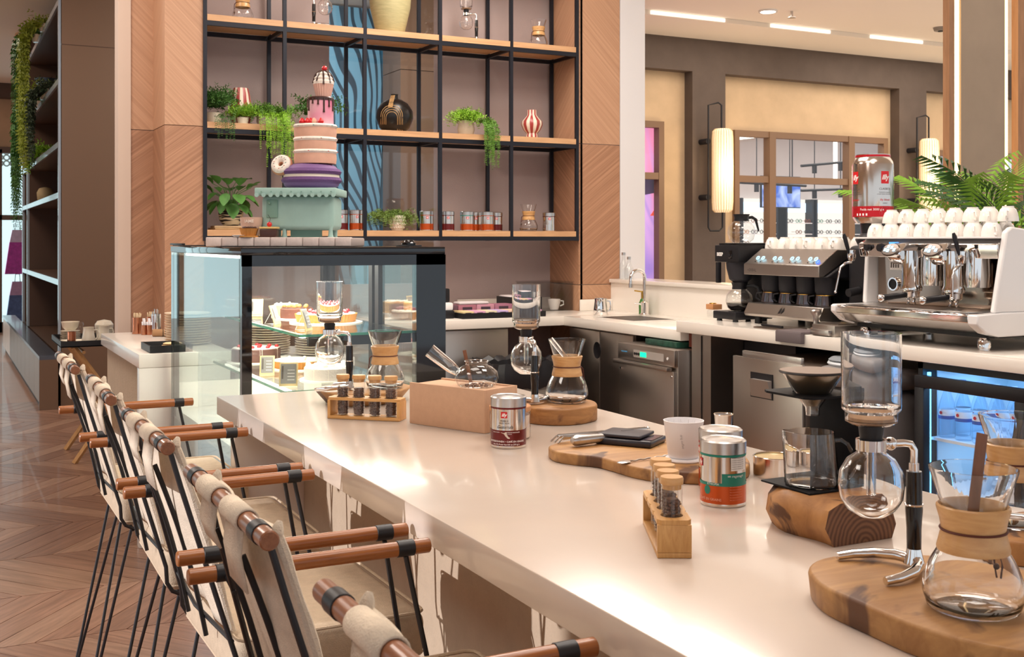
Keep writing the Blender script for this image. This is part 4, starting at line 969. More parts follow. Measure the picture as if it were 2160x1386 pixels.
# --- tins
def band(r, z0, z1, m, name, parent, a0=0, a1=2 * math.pi): return MB().lathe([(r, z0), (r, z1)], seg=48 if a1 - a0 > 6 else 14, a0=a0, a1=a1).build(name, m, parent, normals=False)
def make_tin(label, loc, rz, base_m, ring_m, group=None, detail=0, h=.132, r=.0464):
    t = thing('coffee_tin', label, 'tin', loc, rz, group)
    MB().lathe([(0, 0.001), (r - .001, 0), (r, .002), (r - .0008, .006), (r - .0008, h - .026)], seg=48).build('tin_body', tinm, t)
    MB().lathe([(r - .0008, h - .026), (r + .0006, h - .026), (r + .0006, h - .003), (r - .003, h), (r - .007, h - .002), (r - .012, h - .002), (r * .5, h + .001), (0, h + .0015)], seg=48).build('lid', satin, t)
    band(r + .0001, .007, .047, base_m, 'colour_band', t); band(r + .0001, h - .031, h - .0265, ring_m, 'ring_band', t)
    f = -math.pi / 2
    if detail >= 0:
        hw = .0085 / r
        lg = band(r + .0002, h - .053, h - .037, red, 'red_logo', t, f - hw, f + hw)
        obj('logo_lettering', text_mesh('illy', .0115, white_ink, 'CENTER', .25, .0004, r, f, .0004), lg, (0, 0, h - .0485))
    return t, r, h, f
def w_(t, r, s, size, z, m, a=0.0, shear=0, bold=0.0, al='CENTER', sx=1.0): obj('lettering', text_mesh(s, size, m, al, shear, bold, r, -math.pi / 2 + a, .0005, sx), t, (0, 0, z))
p = P(1072.5, 940.5, z=BZ)
face = math.atan2(-p.y, -p.x) + math.pi / 2
t, r, h, f = make_tin('silver coffee tin with red logo and maroon base reading Guatemala', p, face - .25, maroon, maroon, 'small coffee tins')
w_(t, r, 'ARABICA', .0055, h - .062, dark_ink); w_(t, r, 'SELECTION', .0055, h - .068, dark_ink); w_(t, r, 'Guatemala', .012, h - .080, dark_ink, .02, .5, 0, 'CENTER', .85)
w_(t, r, 'KAFFEEBOHNEN • CAFÉ EN GRAINS', .0066, .0165, white_ink, .1, 0, .0001); w_(t, r, 'Net Wt./Poids Net 8.8 oz (250 g) e', .0052, .0095, white_ink, .1, 0, .0001)
w_(t, r, 'SINGLE ORIGIN', .0032, .041, white_ink, -.5); w_(t, r, 'NOTES OF CHOCOLATE', .0034, .041, white_ink, .5, 0, .0001); w_(t, r, 'COMPLEX', .003, .037, white_ink, .3)
q = MB(); poly = [(-.012, .0), (.004, .001), (.006, -.006), (.010, -.012), (.013, -.012), (.012, -.016), (.007, -.015), (.001, -.009), (-.002, -.004)]
q.add([((r + .0005) * math.cos(f + .05 + x / r), (r + .0005) * math.sin(f + .05 + x / r), .042 + z) for x, z in poly], [tuple(range(len(poly)))]); q.build('country_map', tinm, t, normals=False)
p = P(1525, 1061, z=BZ); face = math.atan2(-p.y, -p.x) + math.pi / 2
t, r, h, f = make_tin('silver coffee tin with teal bands and orange base, front of the pair', p, face - 1.25, orange, teal, 'small coffee tins')
band(r + .0003, .043, .049, teal, 'teal_band', t); band(r + .0003, .049, .068, teal, 'teal_panel', t, f + 1.25 - .05, f + 1.25 + 1.3)
band(r + .0003, .074, .100, white_ink, 'white_sticker', t, f + 1.25 + .35, f + 1.25 + 1.2)
q = MB(); q.add([((r + .0006) * math.cos(f + .52 + .0075 * math.cos(a) / r), (r + .0006) * math.sin(f + .52 + .0075 * math.cos(a) / r), .034 + .009 * math.sin(a)) for a in [2 * math.pi * k / 20 for k in range(20)]], [tuple(range(20))]); q.build('teal_seal', teal, t, normals=False)
w_(t, r, 'CAFÉ EN GRAINS', .0068, .0135, mat('pale_print', '#e2a48c', .5), .62, 0, .0001); w_(t, r, '∞ regenagri', .0075, .061, white_ink, 1.85); w_(t, r, 'ETHIOPIA', .006, .045, white_ink, .8)
for k in range(6): w_(t, r, 'fine roasted whole beans', .0028, .041 - k * .0052, mat('pale_print', '#e2a48c', .5), 1.85)
for k in range(6): w_(t, r, 'ARABICA BLEND 250', .0032, .098 - k * .0042, dark_ink, 1.95)
p = P(1519.5, 1031, z=BZ); face = math.atan2(-p.y, -p.x) + math.pi / 2
make_tin('silver coffee tin with orange base hiding behind the teal one', p, face - 1.3, orange, red_m, 'small coffee tins')
# jar with wooden lid behind the tin
p = P(1076, 922.5, z=BZ); t = thing('glass_jar', 'wide glass jar of pale sugar with wooden lid behind the maroon tin', 'jar', p)
MB().lathe([(0, 0), (.052, 0), (.056, .004), (.056, .07), (.053, .076)], seg=36).build('glass_body', tube_g, t); MB().cyl((0, 0, .003), .053, .06, 32).build('sugar', mat('sugar_pink', '#e3c9b4', .9), t)
MB().cyl((0, 0, .074), .057, .014, 36, b=.002).build('wood_lid', wood('jar_lid_wood', '#c98f5f', '#b0784c', 5, (1, 10, 10), .5, .6), t)
# open tins behind the log
for px_, py_, rr, hh, lb in ((1634, 1003, .048, .045, 'open shallow tin with golden rim behind the log block'), (1716, 1003, .036, .042, 'small shallow tin behind the glass jug')):
    p = P(px_, py_, z=BZ); t = thing('shallow_tin', lb, 'tin', p, 0, 'shallow tins')
    MB().lathe([(0, .001), (rr, 0), (rr, hh), (rr - .001, hh), (rr - .001, .003), (0, .003)], seg=36).build('tin_body', tinm, t); MB().torus((0, 0, hh), rr - .0005, .0016, 36, 6).build('rim', tinm, t)
    MB().cyl((0, 0, hh - .004), rr - .0015, .002, 36).build('inner_lid', mat('pale_gold_lid', '#c9b27c', .3, .8), t)

# --- tools on the carving board
p = P(1330, 934, z=.9415); t = thing('coffee_scale', 'black digital coffee scale on the violin-shaped board', 'scale', p, VIEW + R(-28))
MB().rbb((-.075, -.055, 0), (.075, .055, .017), .005, seg=3).build('scale_base', mat('scale_dark', '#24222c', .3, coat=.3), t); MB().rbb((-.07, -.05, .019), (.045, .05, .027), .003, seg=3).build('weigh_plate', mat('scale_plate', '#38343a', .45), t)
MB().cyl((-.012, 0, .016), .02, .004, 16).build('load_pin', black, t); MB().bb((.05, -.04, .0171), (.072, .04, .0185)).build('display_window', mat('scale_display', '#4a3f48', .15), t)
a, b = P(1206, 930, z=.957), P(1335, 916, z=.957)
t = thing('muddler', 'steel muddler with black band lying on the violin-shaped board', 'muddler', a); d = b - a
M = align(d); l = d.length
MB().lathe([(0, 0), (.008, .001), (.013, .008), (.014, .02), (.0125, .05), (.010, .11), (.0095, l * .82), (0, l * .82)], seg=20, M=M).build('shaft', satin, t); MB().lathe([(0, l * .815), (.0125, l * .815), (.0125, l), (.0115, l + .003), (0, l + .003)], seg=20, M=M).build('band', black, t)
MB().lathe([(0, l + .003), (.009, l + .003), (.0085, l + .05), (.004, l + .054), (0, l + .054)], seg=18, M=M).build('tip', satin, t)
a, b = P(1182, 922, z=.956), P(1372, 904, z=.952)
t = thing('serving_tongs', 'steel serving tongs with bent claw tines on the board', 'tongs', a); d = b - a; s = d.cross(Vector((0, 0, 1))).normalized()
for k in (-1, 1):
    MB().tube([s * .012 * k, d * .15 + s * .01 * k, d * .95 + s * .003 * k], .0055, 8, sx=.3).build('arm', satin, t)
for k in (-1, 0, 1): MB().tube([d * .08 + s * .01 * k, s * .014 * k + Vector((0, 0, .002)), -d.normalized() * .018 + s * .016 * k - Vector((0, 0, .012))], .0022, 6).build('tine', satin, t)
MB().sph(d * .97, .006, 12, 8).build('hinge', chrome, t)
a, b = P(1316, 975, z=.944), P(1425, 958, z=.946)
t = thing('bar_spoon', 'twisted steel bar spoon lying on the board edge', 'spoon', a); d = b - a
MB().sph((0, 0, 0), .012, 14, 8, align(d) @ Matrix.Diagonal((1, .25, 1.5, 1))).build('bowl', satin, t)
q = MB(); s = d.cross(Vector((0, 0, 1))).normalized(); u = d.normalized().cross(s)
q.tube([d * (k / 40) * 1.2 + (s * math.cos(k * 1.1) + u * math.sin(k * 1.1)) * .0008 for k in range(4, 41)], .0018, 6); q.build('twisted_handle', satin, t)
p = P(1442, 971, z=.9415); t = thing('white_dripper', 'white ribbed coffee dripper cup on the board', 'dripper', p, VIEW)
MB().lathe([(0, .006), (.03, .006), (.036, .012), (.046, .090), (.047, .093), (.0445, .093), (.034, .015), (.012, .01), (0, .01)], seg=40).build('dripper_cup', white_pl, t)
MB().lathe([(0, 0), (.042, 0), (.044, .003), (.042, .007), (0, .007)], seg=36).build('saucer_flange', white_pl, t)
q = MB()
for k in range(16): a = 2 * math.pi * k / 16; q.rod((.036 * math.cos(a), .036 * math.sin(a), .03), (.0435 * math.cos(a), .0435 * math.sin(a), .088), .0014, 6)
q.build('inner_ribs', white_pl, t)
obj('lettering', text_mesh('drip coffee', .0075, mat('grey_print', '#9a9496', .5)), t, (-.012, -.043, .05), (0, R(80), 0))
p = P(1526, 936, z=BZ); t = thing('steel_jigger', 'small flared steel jigger behind the coffee tins', 'jigger', p); z0 = .0
MB().lathe([(0, .002), (.018, 0), (.024, .075), (.0262, .078), (.0245, .078), (.0228, .075), (.017, .004), (0, .004)], seg=30).build('cup', satin, t); MB().torus((0, 0, .078), .0252, .0012, 30, 6).build('rim', chrome, t)

# --- pour-over stand with cone dripper and jug, on the log block
stand_b = mat('matte_black_stand', '#131214', .6, spec=.2)
t = thing('pour_over_stand', 'black folded-metal pour-over stand on the log block', 'stand', (1.47, 1.635, LOGZ), 0)
MB().rbb((-.064, -.068, 0), (.064, .068, .004), .0015).build('base_plate', stand_b, t); MB().rbb((.058, -.068, .004), (.064, .068, .172), .0015).build('back_plate', stand_b, t)
q = MB(); n = 28; r_ = .034; ring = []
for k in range(n):
    a = 2 * math.pi * k / n; c_, s_ = math.cos(a), math.sin(a); f_ = min(.064 / abs(c_) if abs(c_) > 1e-6 else 9, .068 / abs(s_) if abs(s_) > 1e-6 else 9); ring.append((r_ * c_, r_ * s_, f_ * c_, f_ * s_))
vs = [v for z in (.172, .176) for (a, b, c_, d_) in ring for v in ((a, b, z), (c_, d_, z))]; fs = []
for k in range(n):
    j = (k + 1) % n; fs += [(2 * k, 2 * j, 2 * j + 1, 2 * k + 1), (2 * n + 2 * k, 2 * n + 2 * k + 1, 2 * n + 2 * j + 1, 2 * n + 2 * j), (2 * k, 2 * n + 2 * k, 2 * n + 2 * j, 2 * j), (2 * k + 1, 2 * j + 1, 2 * n + 2 * j + 1, 2 * n + 2 * k + 1)]
q.add(vs, fs); q.build('top_plate', stand_b, t, smooth=False)
sp = Vector((1.465, 1.625, LOGZ))
t = thing('cone_dripper', 'glass cone dripper with steel mesh filter hanging in the black stand', 'dripper', sp + Vector((0, 0, .134)), 0)
pr = [(.0125, 0), (.0135, .014), (.03, .038), (.0335, .042), (.056, .078), (.058, .081), (.0565, .081), (.0545, .078), (.032, .043), (.0285, .039), (.012, .0155), (.011, 0), (.0125, 0)]
MB().lathe(pr, seg=40).build('glass_cone', glass, t)
MB().lathe([(.0, .017), (.011, .018), (.0275, .041), (.0315, .0455), (.0535, .0785)], seg=36).build('mesh_filter', mat('steel_mesh', '#8c7d68', .45, .8), t); MB().lathe([(.0, .0825), (.055, .0825), (.0605, .0815), (.0605, .0845), (.05, .0855), (0, .0856)], seg=40).build('filter_cap', mat('filter_cap', '#8a786c', .4, .6), t)
MB().torus((0, 0, .0815), .0598, .0022, 40, 6).build('rubber_rim', black, t)
t = thing('glass_jug', 'clear glass jug with handle under the cone dripper', 'jug', sp + Vector((-.006, -.004, .0045)), VIEW); w = .0022
pr = [(0, 0), (.046, 0), (.05, .004), (.05, .012), (.0425, .1)]; inn = [(.0405, .1), (.0478, .012), (.047, .006), (.044, .0035), (0, .0035)]
q = MB(); q.lathe(pr + inn, seg=40)
for i, v in enumerate(q.v):
    if v.z > .09:
        an_ = math.atan2(v.y, v.x); sp_ = max(0, math.cos(an_ - math.pi)) ** 10; v.x -= .013 * sp_ * (v.z - .085) / .015; v.z += .002 * sp_
q.build('glass_body', glass, t)
MB().tube([(.043, 0, .083), (.055, 0, .084), (.068, 0, .076), (.077, 0, .058), (.076, 0, .036), (.064, 0, .02), (.049, 0, .014)], .0038, 10).build('handle', glass, t)

# ================================================================== CAKE DISPLAY
DX0, DX1, DY0, DY1, DT = .988, 1.80, 4.1, 5.48, 1.426
dc = thing('cake_display', 'black framed glass cake display case with lit white interior', 'display case', ((DX0 + DX1) / 2, (DY0 + DY1) / 2, 0)); dcl = dc.location
def dp(name, lo, hi, m, r=0, parent=None):
    lo = [a - b for a, b in zip(lo, dcl)]; hi = [a - b for a, b in zip(hi, dcl)]
    return (MB().rbb(lo, hi, r) if r else MB().bb(lo, hi)).build(name, m, parent or dc, smooth=bool(r))
lit_w = mat('display_white_lining', '#f6f0e6', .4); gl_black = mat('black_glass_panel', '#0c1016', .05, coat=.6)
dp('base', (DX0 + .01, DY0 + .01, .06), (DX1, DY1, .62), white_p, .004); dp('plinth', (DX0 + .06, DY0 + .06, 0), (DX1 - .04, DY1 - .04, .06), black)
dp('deck', (DX0 + .02, DY0 + .02, .62), (DX1 - .02, DY1 - .02, .66), lit_w, .003)
dp('top_panel', (DX0, DY0, DT - .03), (DX1, DY1, DT), gl_black, .003)
dp('front_glass', (DX0, DY0 + .03, .45), (DX0 + .008, DY1 - .03, DT - .03), glass_f)
dp('end_glass', (DX0 + .035, DY0, .63), (DX1 - .12, DY0 + .008, DT - .06), glass_d)
dp('end_header', (DX0 + .001, DY0 - .003, DT - .07), (DX1, DY0 + .012, DT - .03), gl_black)
dp('corner_post', (DX0 + .003, DY0 - .003, .06), (DX0 + .04, DY0 + .028, DT - .03), gl_black); dp('corner_post', (DX0 + .003, DY1 - .028, .06), (DX0 + .035, DY1, DT - .03), gl_black)
dp('service_post', (DX1 - .125, DY0 - .003, .06), (DX1, DY0 + .04, DT - .03), gl_black)
dp('service_post', (DX1 - .08, DY1 - .05, .06), (DX1, DY1, DT - .03), black_m)
for y in (4.70, 4.78, 5.38): dp('door_stile', (DX1 - .06, y, .66), (DX1 - .03, y + .045, DT - .03), black_m)
for z in (.66, 1.05, DT - .07): dp('door_rail', (DX1 - .06, DY0 + .04, z), (DX1 - .03, DY1 - .04, z + .03), black_m)
dp('door_glass', (DX1 - .05, DY0 + .05, .69), (DX1 - .044, DY1 - .06, DT - .07), glass_d)
dp('far_lining', (DX0 + .03, DY1 - .02, .66), (DX1 - .08, DY1 - .005, .78), lit_w); dp('far_glass', (DX0 + .03, DY1 - .02, .78), (DX1 - .08, DY1 - .012, DT - .03), glass_d)
lamp = emis('display_lamp_glow', '#fff1dc', 9)
dp('lamp_strip', (DX0 + .06, DY0 + .08, DT - .045), (DX0 + .1, DY1 - .06, DT - .031), lamp); dp('lamp_strip', (DX1 - .2, DY0 + .08, DT - .045), (DX1 - .17, DY1 - .06, DT - .031), lamp)
SZ1, SZ2 = .877, 1.09
for z, x0, nm in ((SZ1, 1.18, 'lower'), (SZ2, 1.235, 'upper')):
    s_ = dp('glass_shelf', (x0, DY0 + .1, z - .008), (DX1 - .09, DY1 - .05, z), glass_d)
    dp('shelf_front_edge', (x0, DY0 + .0965, z - .009), (DX1 - .09, DY0 + .1, z + .001), glass_g, 0, s_); dp('shelf_side_edge', (x0 - .0035, DY0 + .1, z - .009), (x0, DY1 - .05, z + .001), glass_g, 0, s_)
    dp('shelf_support', (x0 + .05 if z > 1 else x0 + .1, DY0 + .14, z - .05), (DX1 - .09, DY0 + .165, z - .009), black_m)
    dp('lamp_strip', (x0 + .04, DY0 + .2, z - .022), (x0 + .055, DY1 - .1, z - .01), emis('shelf_lamp_glow', '#fff1dc', 9))
light('display_glow', 'AREA', (1.4, 4.8, DT - .06), (0, 0, 0), 18, (1, .93, .82), .5, 1.1)
light('display_glow', 'AREA', (1.5, 4.8, .86), (0, 0, 0), 6, (1, .93, .82), .4, 1.0)

crust = mat('tart_crust', '#c88a45', .7, bump=.4, bscale=150); cream_m = mat('cream_filling', '#f7eedc', .6); cherry = mat('cherry_red', '#8e1d26', .2, coat=.4); walnut = mat('walnut', '#b9803f', .6, bump=.6, bscale=200)
plate_m = mat('cake_board_white', '#f4efe6', .4)
def cake(name, label, px, py, z, r, h, body, top, toppings, fluted=False, slices=0, plate=True):
    p = P(px, py, z=z); t = thing(name, label, 'cake', p, 0, 'cakes in the display')
    b0 = .004 if plate else 0
    if plate: MB().cyl((0, 0, 0), r * 1.18, .004, 36).build('cake_board', plate_m, t)
    q = MB(); n = 48
    if fluted:
        for z_, rr in ((b0, r * .92), (b0 + h, r)): pass
        vs = []; 
        for z_, rr in ((b0, r * .93), (b0 + h, r)):
            for k in range(n * 2): a = 2 * math.pi * k / (n * 2); vs.append(((rr + (.0022 if k % 2 else -.0022)) * math.cos(a), (rr + (.0022 if k % 2 else -.0022)) * math.sin(a), z_))
        m = n * 2; q.add(vs, [(k, (k + 1) % m, m + (k + 1) % m, m + k) for k in range(m)] + [tuple(reversed(range(m)))])
    else: q.lathe([(0, b0), (r, b0), (r, b0 + h - .004), (r - .004, b0 + h), (0, b0 + h)], seg=n)
    q.build('cake_body', body, t); MB().lathe([(0, b0 + h - .002), (r * .96, b0 + h - .003), (r * .93, b0 + h + .003), (0, b0 + h + .004)], seg=36).build('topping_layer', top, t)
    for k in range(slices):
        a = 2 * math.pi * k / slices; MB().box((r * .5, 0, h / 2 + b0), (r * 1.005, .0016, h * 1.02), RZ(a)).build('slice_gap', cream_m, t)
    kind, cnt, sz, m = toppings; rr = random.Random(cnt)
    for k in range(cnt):
        a = 2.4 * k; d = r * .85 * math.sqrt((k + .5) / cnt); MB().sph((d * math.cos(a), d * math.sin(a), b0 + h + sz * .7), sz, 10, 7, None, (1, 1, .85)).build(kind, m, t)
    return t
cake('walnut_cake', 'chocolate cake topped with walnuts on the upper glass shelf', 626, 672, SZ2 + .001, .075, .045, mat('choc_sponge', '#6d3c2a', .7), choc, ('walnut', 12, .011, walnut))
cake('cherry_tart', 'fluted tart heaped with dark cherries on the upper glass shelf', 688, 680, SZ2 + .001, .135, .036, crust, cream_m, ('cherry', 26, .0115, cherry), True)
cake('loaf_slices_cake', 'pale sponge cake behind the walnut cake on the upper shelf', 604, 668, SZ2 + .001, .06, .055, mat('sponge_yellow', '#e6bd7e', .7), cream_m, ('crumb', 5, .006, cream_m))
cake('red_berry_cake', 'chocolate cake with red berries on the lower glass shelf', 540, 762, SZ1 + .001, .115, .06, mat('cocoa_cake', '#6b4a43', .6), mat('berry_cream', '#efe3dc', .5), ('berry', 14, .010, mat('red_berry', '#c8343a', .25)), False, 8)
cake('cheesecake_tart', 'golden fluted tart with cream top on the lower glass shelf', 632, 776, SZ1 + .001, .12, .032, crust, cream_m, ('almond_flake', 9, .008, cream_m), True)
cake('coconut_cake', 'white frosted coconut cake at front of the lower glass shelf', 693, 800, SZ1 + .001, .10, .05, mat('coconut_frosting', '#ded2cc', .8, bump=.8, bscale=160), cream_m, ('cream_rosette', 10, .012, cream_m), False, 10)
cake('cheese_wedge_cake', 'small yellow cheesecake on white stand behind the display end post', 868, 655, CZ + .06, .05, .05, mat('sponge_yellow', '#e6bd7e', .7), cream_m, ('crumb', 3, .005, cream_m))
# stand under that cake
p = P(868, 655, z=CZ + .06); t = thing('cake_stand', 'white footed cake stand carrying the yellow cheesecake', 'cake stand', (p.x, p.y, CZ + .0005))
MB().lathe([(0, 0), (.06, 0), (.02, .012), (.015, .045), (.12, .052), (.13, .0585), (0, .0585)], seg=36).build('stand', white_c, t)
# price signs
sign_w = mat('sign_frame_birch', '#d9c08c', .6); sign_p = mat('sign_card', '#8b8886', .6)
def sign(px, py, z, yaw, label, open_back=True, h=.085, w=.062):
    t = thing('price_sign', label, 'sign', P(px, py, z=z), yaw, 'price signs in the display'); M = RX(R(-18))
    MB().rbb((-w / 2, -.003, 0), (w / 2, .003, h), .001, M).build('sign_board', sign_w, t); MB().bb((-w / 2 + .006, -.0045, .01), (w / 2 - .006, -.0031, h - .006), M).build('sign_card', sign_p, t)
    for k in range(4): MB().bb((-.004, -.0052, h * .25 + k * .013), (w / 2 - .012, -.0046, h * .25 + k * .013 + .002), M).build('card_print_line', white_ink, t)
    MB().bb((-w / 2 + .010, -.0052, h * .3), (-w / 2 + .016, -.0046, h * .85), M).build('card_title', dark_ink, t)
    MB().tube([M @ Vector((0, .004, h * .8)), Vector((0, .06, .002)), Vector((0, .02, .002))], .0018, 6).build('wire_leg', satin, t)
sign(563, 792, SZ1 + .001, VIEW + R(8), 'birch framed price sign in front of the red berry cake')
sign(608, 815, SZ1 + .001, VIEW + R(6), 'larger birch framed price sign at the lower shelf corner', h=.095, w=.072)
sign(540, 668, SZ2 + .001, VIEW + R(5), 'price sign at the left on the upper glass shelf')
sign(586, 684, SZ2 + .001, VIEW + R(78), 'slim price sign seen edge-on before the walnut cake', h=.085)
sign(653, 697, SZ2 + .001, VIEW + R(80), 'slim price sign seen edge-on before the cherry tart', h=.09)
# plates stacked behind the display
pm_ = MB().lathe([(0, 0), (.06, 0), (.075, .004), (.115, .011), (.118, .014), (.112, .0135), (.07, .007), (0, .006)], seg=36).mesh('dinner_plate', cream_c)
for (x, y, z, n, lb, g_) in ((1.16, 5.95, BAR_Z + .001, 13, 'cream plate in the tall stack on the side counter', 'plates stacked on the side counter'), (1.565, 5.90, .8505, 12, 'cream plate in the stack seen through the display', 'plates seen through the display'), (1.79, 5.75, .8505, 8, 'cream plate in the shorter stack seen through the display', 'plates in the shorter stack')):
    for k in range(n): o = obj('dinner_plate', pm_, None, (x, y, z + k * .0125)); tag(o, lb.replace('plate in', 'plate, %s from the bottom, in' % (ORD[k])), 'plate', g_)
o = MB().rbb((1.30, 5.56, .80), (1.93, 6.3, .849), .003).build('plate_shelf', white_p); tag(o, 'white low shelf carrying plates behind the display', 'shelf')
t_ = MB().bb((1.32, 5.6, 0), (1.87, 6.28, .799)).build('shelf_cabinet', white_p, o)

# ---- towering cake sculpture on a brick-edged board
CXY = P(640, 507, f=4.62); cs = thing('cake_sculpture', 'tall whimsical cake sculpture with stove, macaron, layers and cupcake', 'sculpture', (CXY.x, CXY.y, DT + .001), VIEW)
S = 4.62 / F_PX                                     # metres per pixel at that distance
def sx_(px): return (px - 640) * S
def sz_(py): return (517 - py) * S
brick_m = mat('whitewashed_brick', '#d9c8c0', .8, bump=.4, bscale=60, var=.1, vscale=30); mint = mat('mint_fondant', '#a3c4bb', .55, var=.04, vscale=20); mint_d = mat('mint_fondant_dark', '#7fa597', .6)
BW, BD = 150 * S, .22
bd = MB().rbb((sx_(464), -BD, 0), (sx_(757), BD * .8, sz_(499)), .006).build('brick_base', mat('base_grout', '#a89a94', .9), cs)
for k in range(9): a = sx_(464) + k * (sx_(757) - sx_(464)) / 9; MB().rbb((a + .0015, -BD - .004, .002), (a + (sx_(757) - sx_(464)) / 9 - .0015, -BD + .05, sz_(498)), .004).build('brick', brick_m, bd)
for k in range(6): MB().rbb((sx_(464) - .004, -BD + .055 + k * .058, .002), (sx_(464) + .04, -BD + .11 + k * .058, sz_(498)), .004).build('brick', brick_m, bd)
z0 = sz_(498)
# stove
sv = MB().rbb((sx_(566), -.13, sz_(483)), (sx_(714), .10, sz_(412)), .02, seg=4).build('stove_body', mint, cs)
MB().rbb((sx_(556), -.165, sz_(412)), (sx_(722), .13, sz_(397)), .004).build('stove_top', mint, cs)
for k in range(12): MB().cyl((0, 0, 0), .0085, .006, 14, M=T(sx_(561) + k * (sx_(717) - sx_(561)) / 11, -.166, sz_(412)) @ RX(R(90))).build('scallop', mint, sv)
for k in range(8): MB().cyl((0, 0, 0), .0028, .002, 8, M=T(sx_(570) + k * (sx_(712) - sx_(570)) / 7, -.167, sz_(405)) @ RX(R(90))).build('star_mark', mint_d, sv)
MB().rbb((sx_(577), -.137, sz_(458)), (sx_(600), -.128, sz_(421)), .003).build('oven_door', mint_d, sv); MB().sph((sx_(584), -.142, sz_(428)), .006, 10, 6).build('oven_knob', mint_d, sv)
for x in (572, 612, 707): MB().lathe([(0, 0), (.012, 0), (.009, .012), (.008, .03), (.013, .05), (0, .05)], (sx_(x), -.115, z0), 14).build('stove_foot', mint, sv); 
for x in (580, 700): MB().cyl((sx_(x), .07, z0), .012, .045, 12).build('stove_foot', mint, sv)
MB().bb((sx_(622), -.09, z0), (sx_(684), -.05, sz_(482))).build('ash_drawer', mint_d, sv)
# macaron
purple = mat('purple_macaron', '#7b5a8c', .6, bump=.2, bscale=60); purple_r = mat('purple_macaron_foot', '#6b4a7c', .8, bump=1, bscale=90)
mc = sx_(659)
for pr, m, nm in (([(0, 396), (48, 396), (56, 390), (58, 384), (0, 384)], purple, 'macaron_shell'), ([(0, 384), (60, 384), (63, 379), (60, 373), (0, 373)], purple_r, 'macaron_foot'), ([(0, 373), (58, 373), (58, 367), (0, 367)], cream_m, 'macaron_filling'), ([(0, 367), (60, 367), (63, 361), (58, 355), (0, 355)], purple_r, 'macaron_foot'), ([(0, 356), (56, 356), (50, 349), (40, 345), (0, 344)], purple, 'macaron_shell')):
    MB().lathe([(a * S, sz_(b)) for a, b in pr], (mc, -.02, 0), 40).build(nm, m, cs)
# naked layer cake
peach = mat('peach_sponge', '#dfae96', .7, var=.06, vscale=25); icing = mat('speckled_icing', '#f0e6da', .6, var=.12, vscale=90)
lc = sx_(667)
for a, b in ((344, 322), (316, 296), (290, 268)): MB().lathe([(0, sz_(a)), (43 * S, sz_(a)), (44.5 * S, sz_((a + b) / 2)), (43.5 * S, sz_(b)), (0, sz_(b))], (lc, -.02, 0), 36).build('sponge_layer', peach, cs)
for a, b in ((323, 315), (297, 289), (269, 262)): MB().lathe([(0, sz_(a)), (44 * S, sz_(a)), (46.5 * S, sz_((a + b) / 2)), (44 * S, sz_(b)), (0, sz_(b))], (lc, -.02, 0), 36).build('icing_layer', icing, cs)
for k in range(22):
    a = k * 2.4; z = sz_((319, 293, 266)[k % 3]); MB().rbox((0, 0, 0), (.006, .0025, .0025), .0008, T(lc + 46.5 * S * math.cos(a), -.02 + 46.5 * S * math.sin(a), z) @ RZ(a + 1.2)).build('sprinkle', (red, orange, teal)[k % 3], cs)
# pink tier with chocolate drips
m_, nt, b = nodes('pink_ombre_icing'); b.inputs['Roughness'].default_value = .45; tc = N(nt, 'ShaderNodeTexCoord'); nz = N(nt, 'ShaderNodeTexNoise', i_Scale=6.0); nt.links.new(tc.outputs['Object'], nz.inputs[0])
cr = N(nt, 'ShaderNodeValToRGB'); e = cr.color_ramp.elements; e[0].position = .4; e[0].color = C('#e37fa0'); e[1].position = .6; e[1].color = C('#e9bcc4'); nt.links.new(nz.outputs[0], cr.inputs[0]); nt.links.new(cr.outputs[0], b.inputs['Base Color'])
pt = sx_(678)
MB().lathe([(0, sz_(263)), (27 * S, sz_(263)), (26.5 * S, sz_(208)), (0, sz_(208))], (pt, -.02, 0), 36).build('pink_tier', m_, cs)
dk = mat('chocolate_glaze', '#3f241d', .25, coat=.3)
q = MB().lathe([(0, sz_(210)), (27.3 * S, sz_(212)), (27.3 * S, sz_(206)), (25 * S, sz_(204)), (0, sz_(204))], (pt, -.02, 0), 36); q.build('chocolate_glaze', dk, cs)
for k in range(14):
    a = 2 * math.pi * k / 14 + .2; L_ = (14, 30, 18, 26, 12)[k % 5]; x, y = pt + 27 * S * math.cos(a), -.02 + 27 * S * math.sin(a); MB().tube([(x, y, sz_(208)), (x, y, sz_(208 + L_ * .7)), (x, y, sz_(208 + L_))], [.004, .0035, .0048], 8).build('chocolate_drip', dk, cs)
for x, m in ((645, red), (656, red), (670, peach), (684, red), (663, red)): MB().lathe([(0, 0), (.011, .002), (.0125, .008), (.007, .019), (0, .024)], (sx_(x), -.02 - 33 * S, sz_(262)), 12).build('strawberry', m, cs)
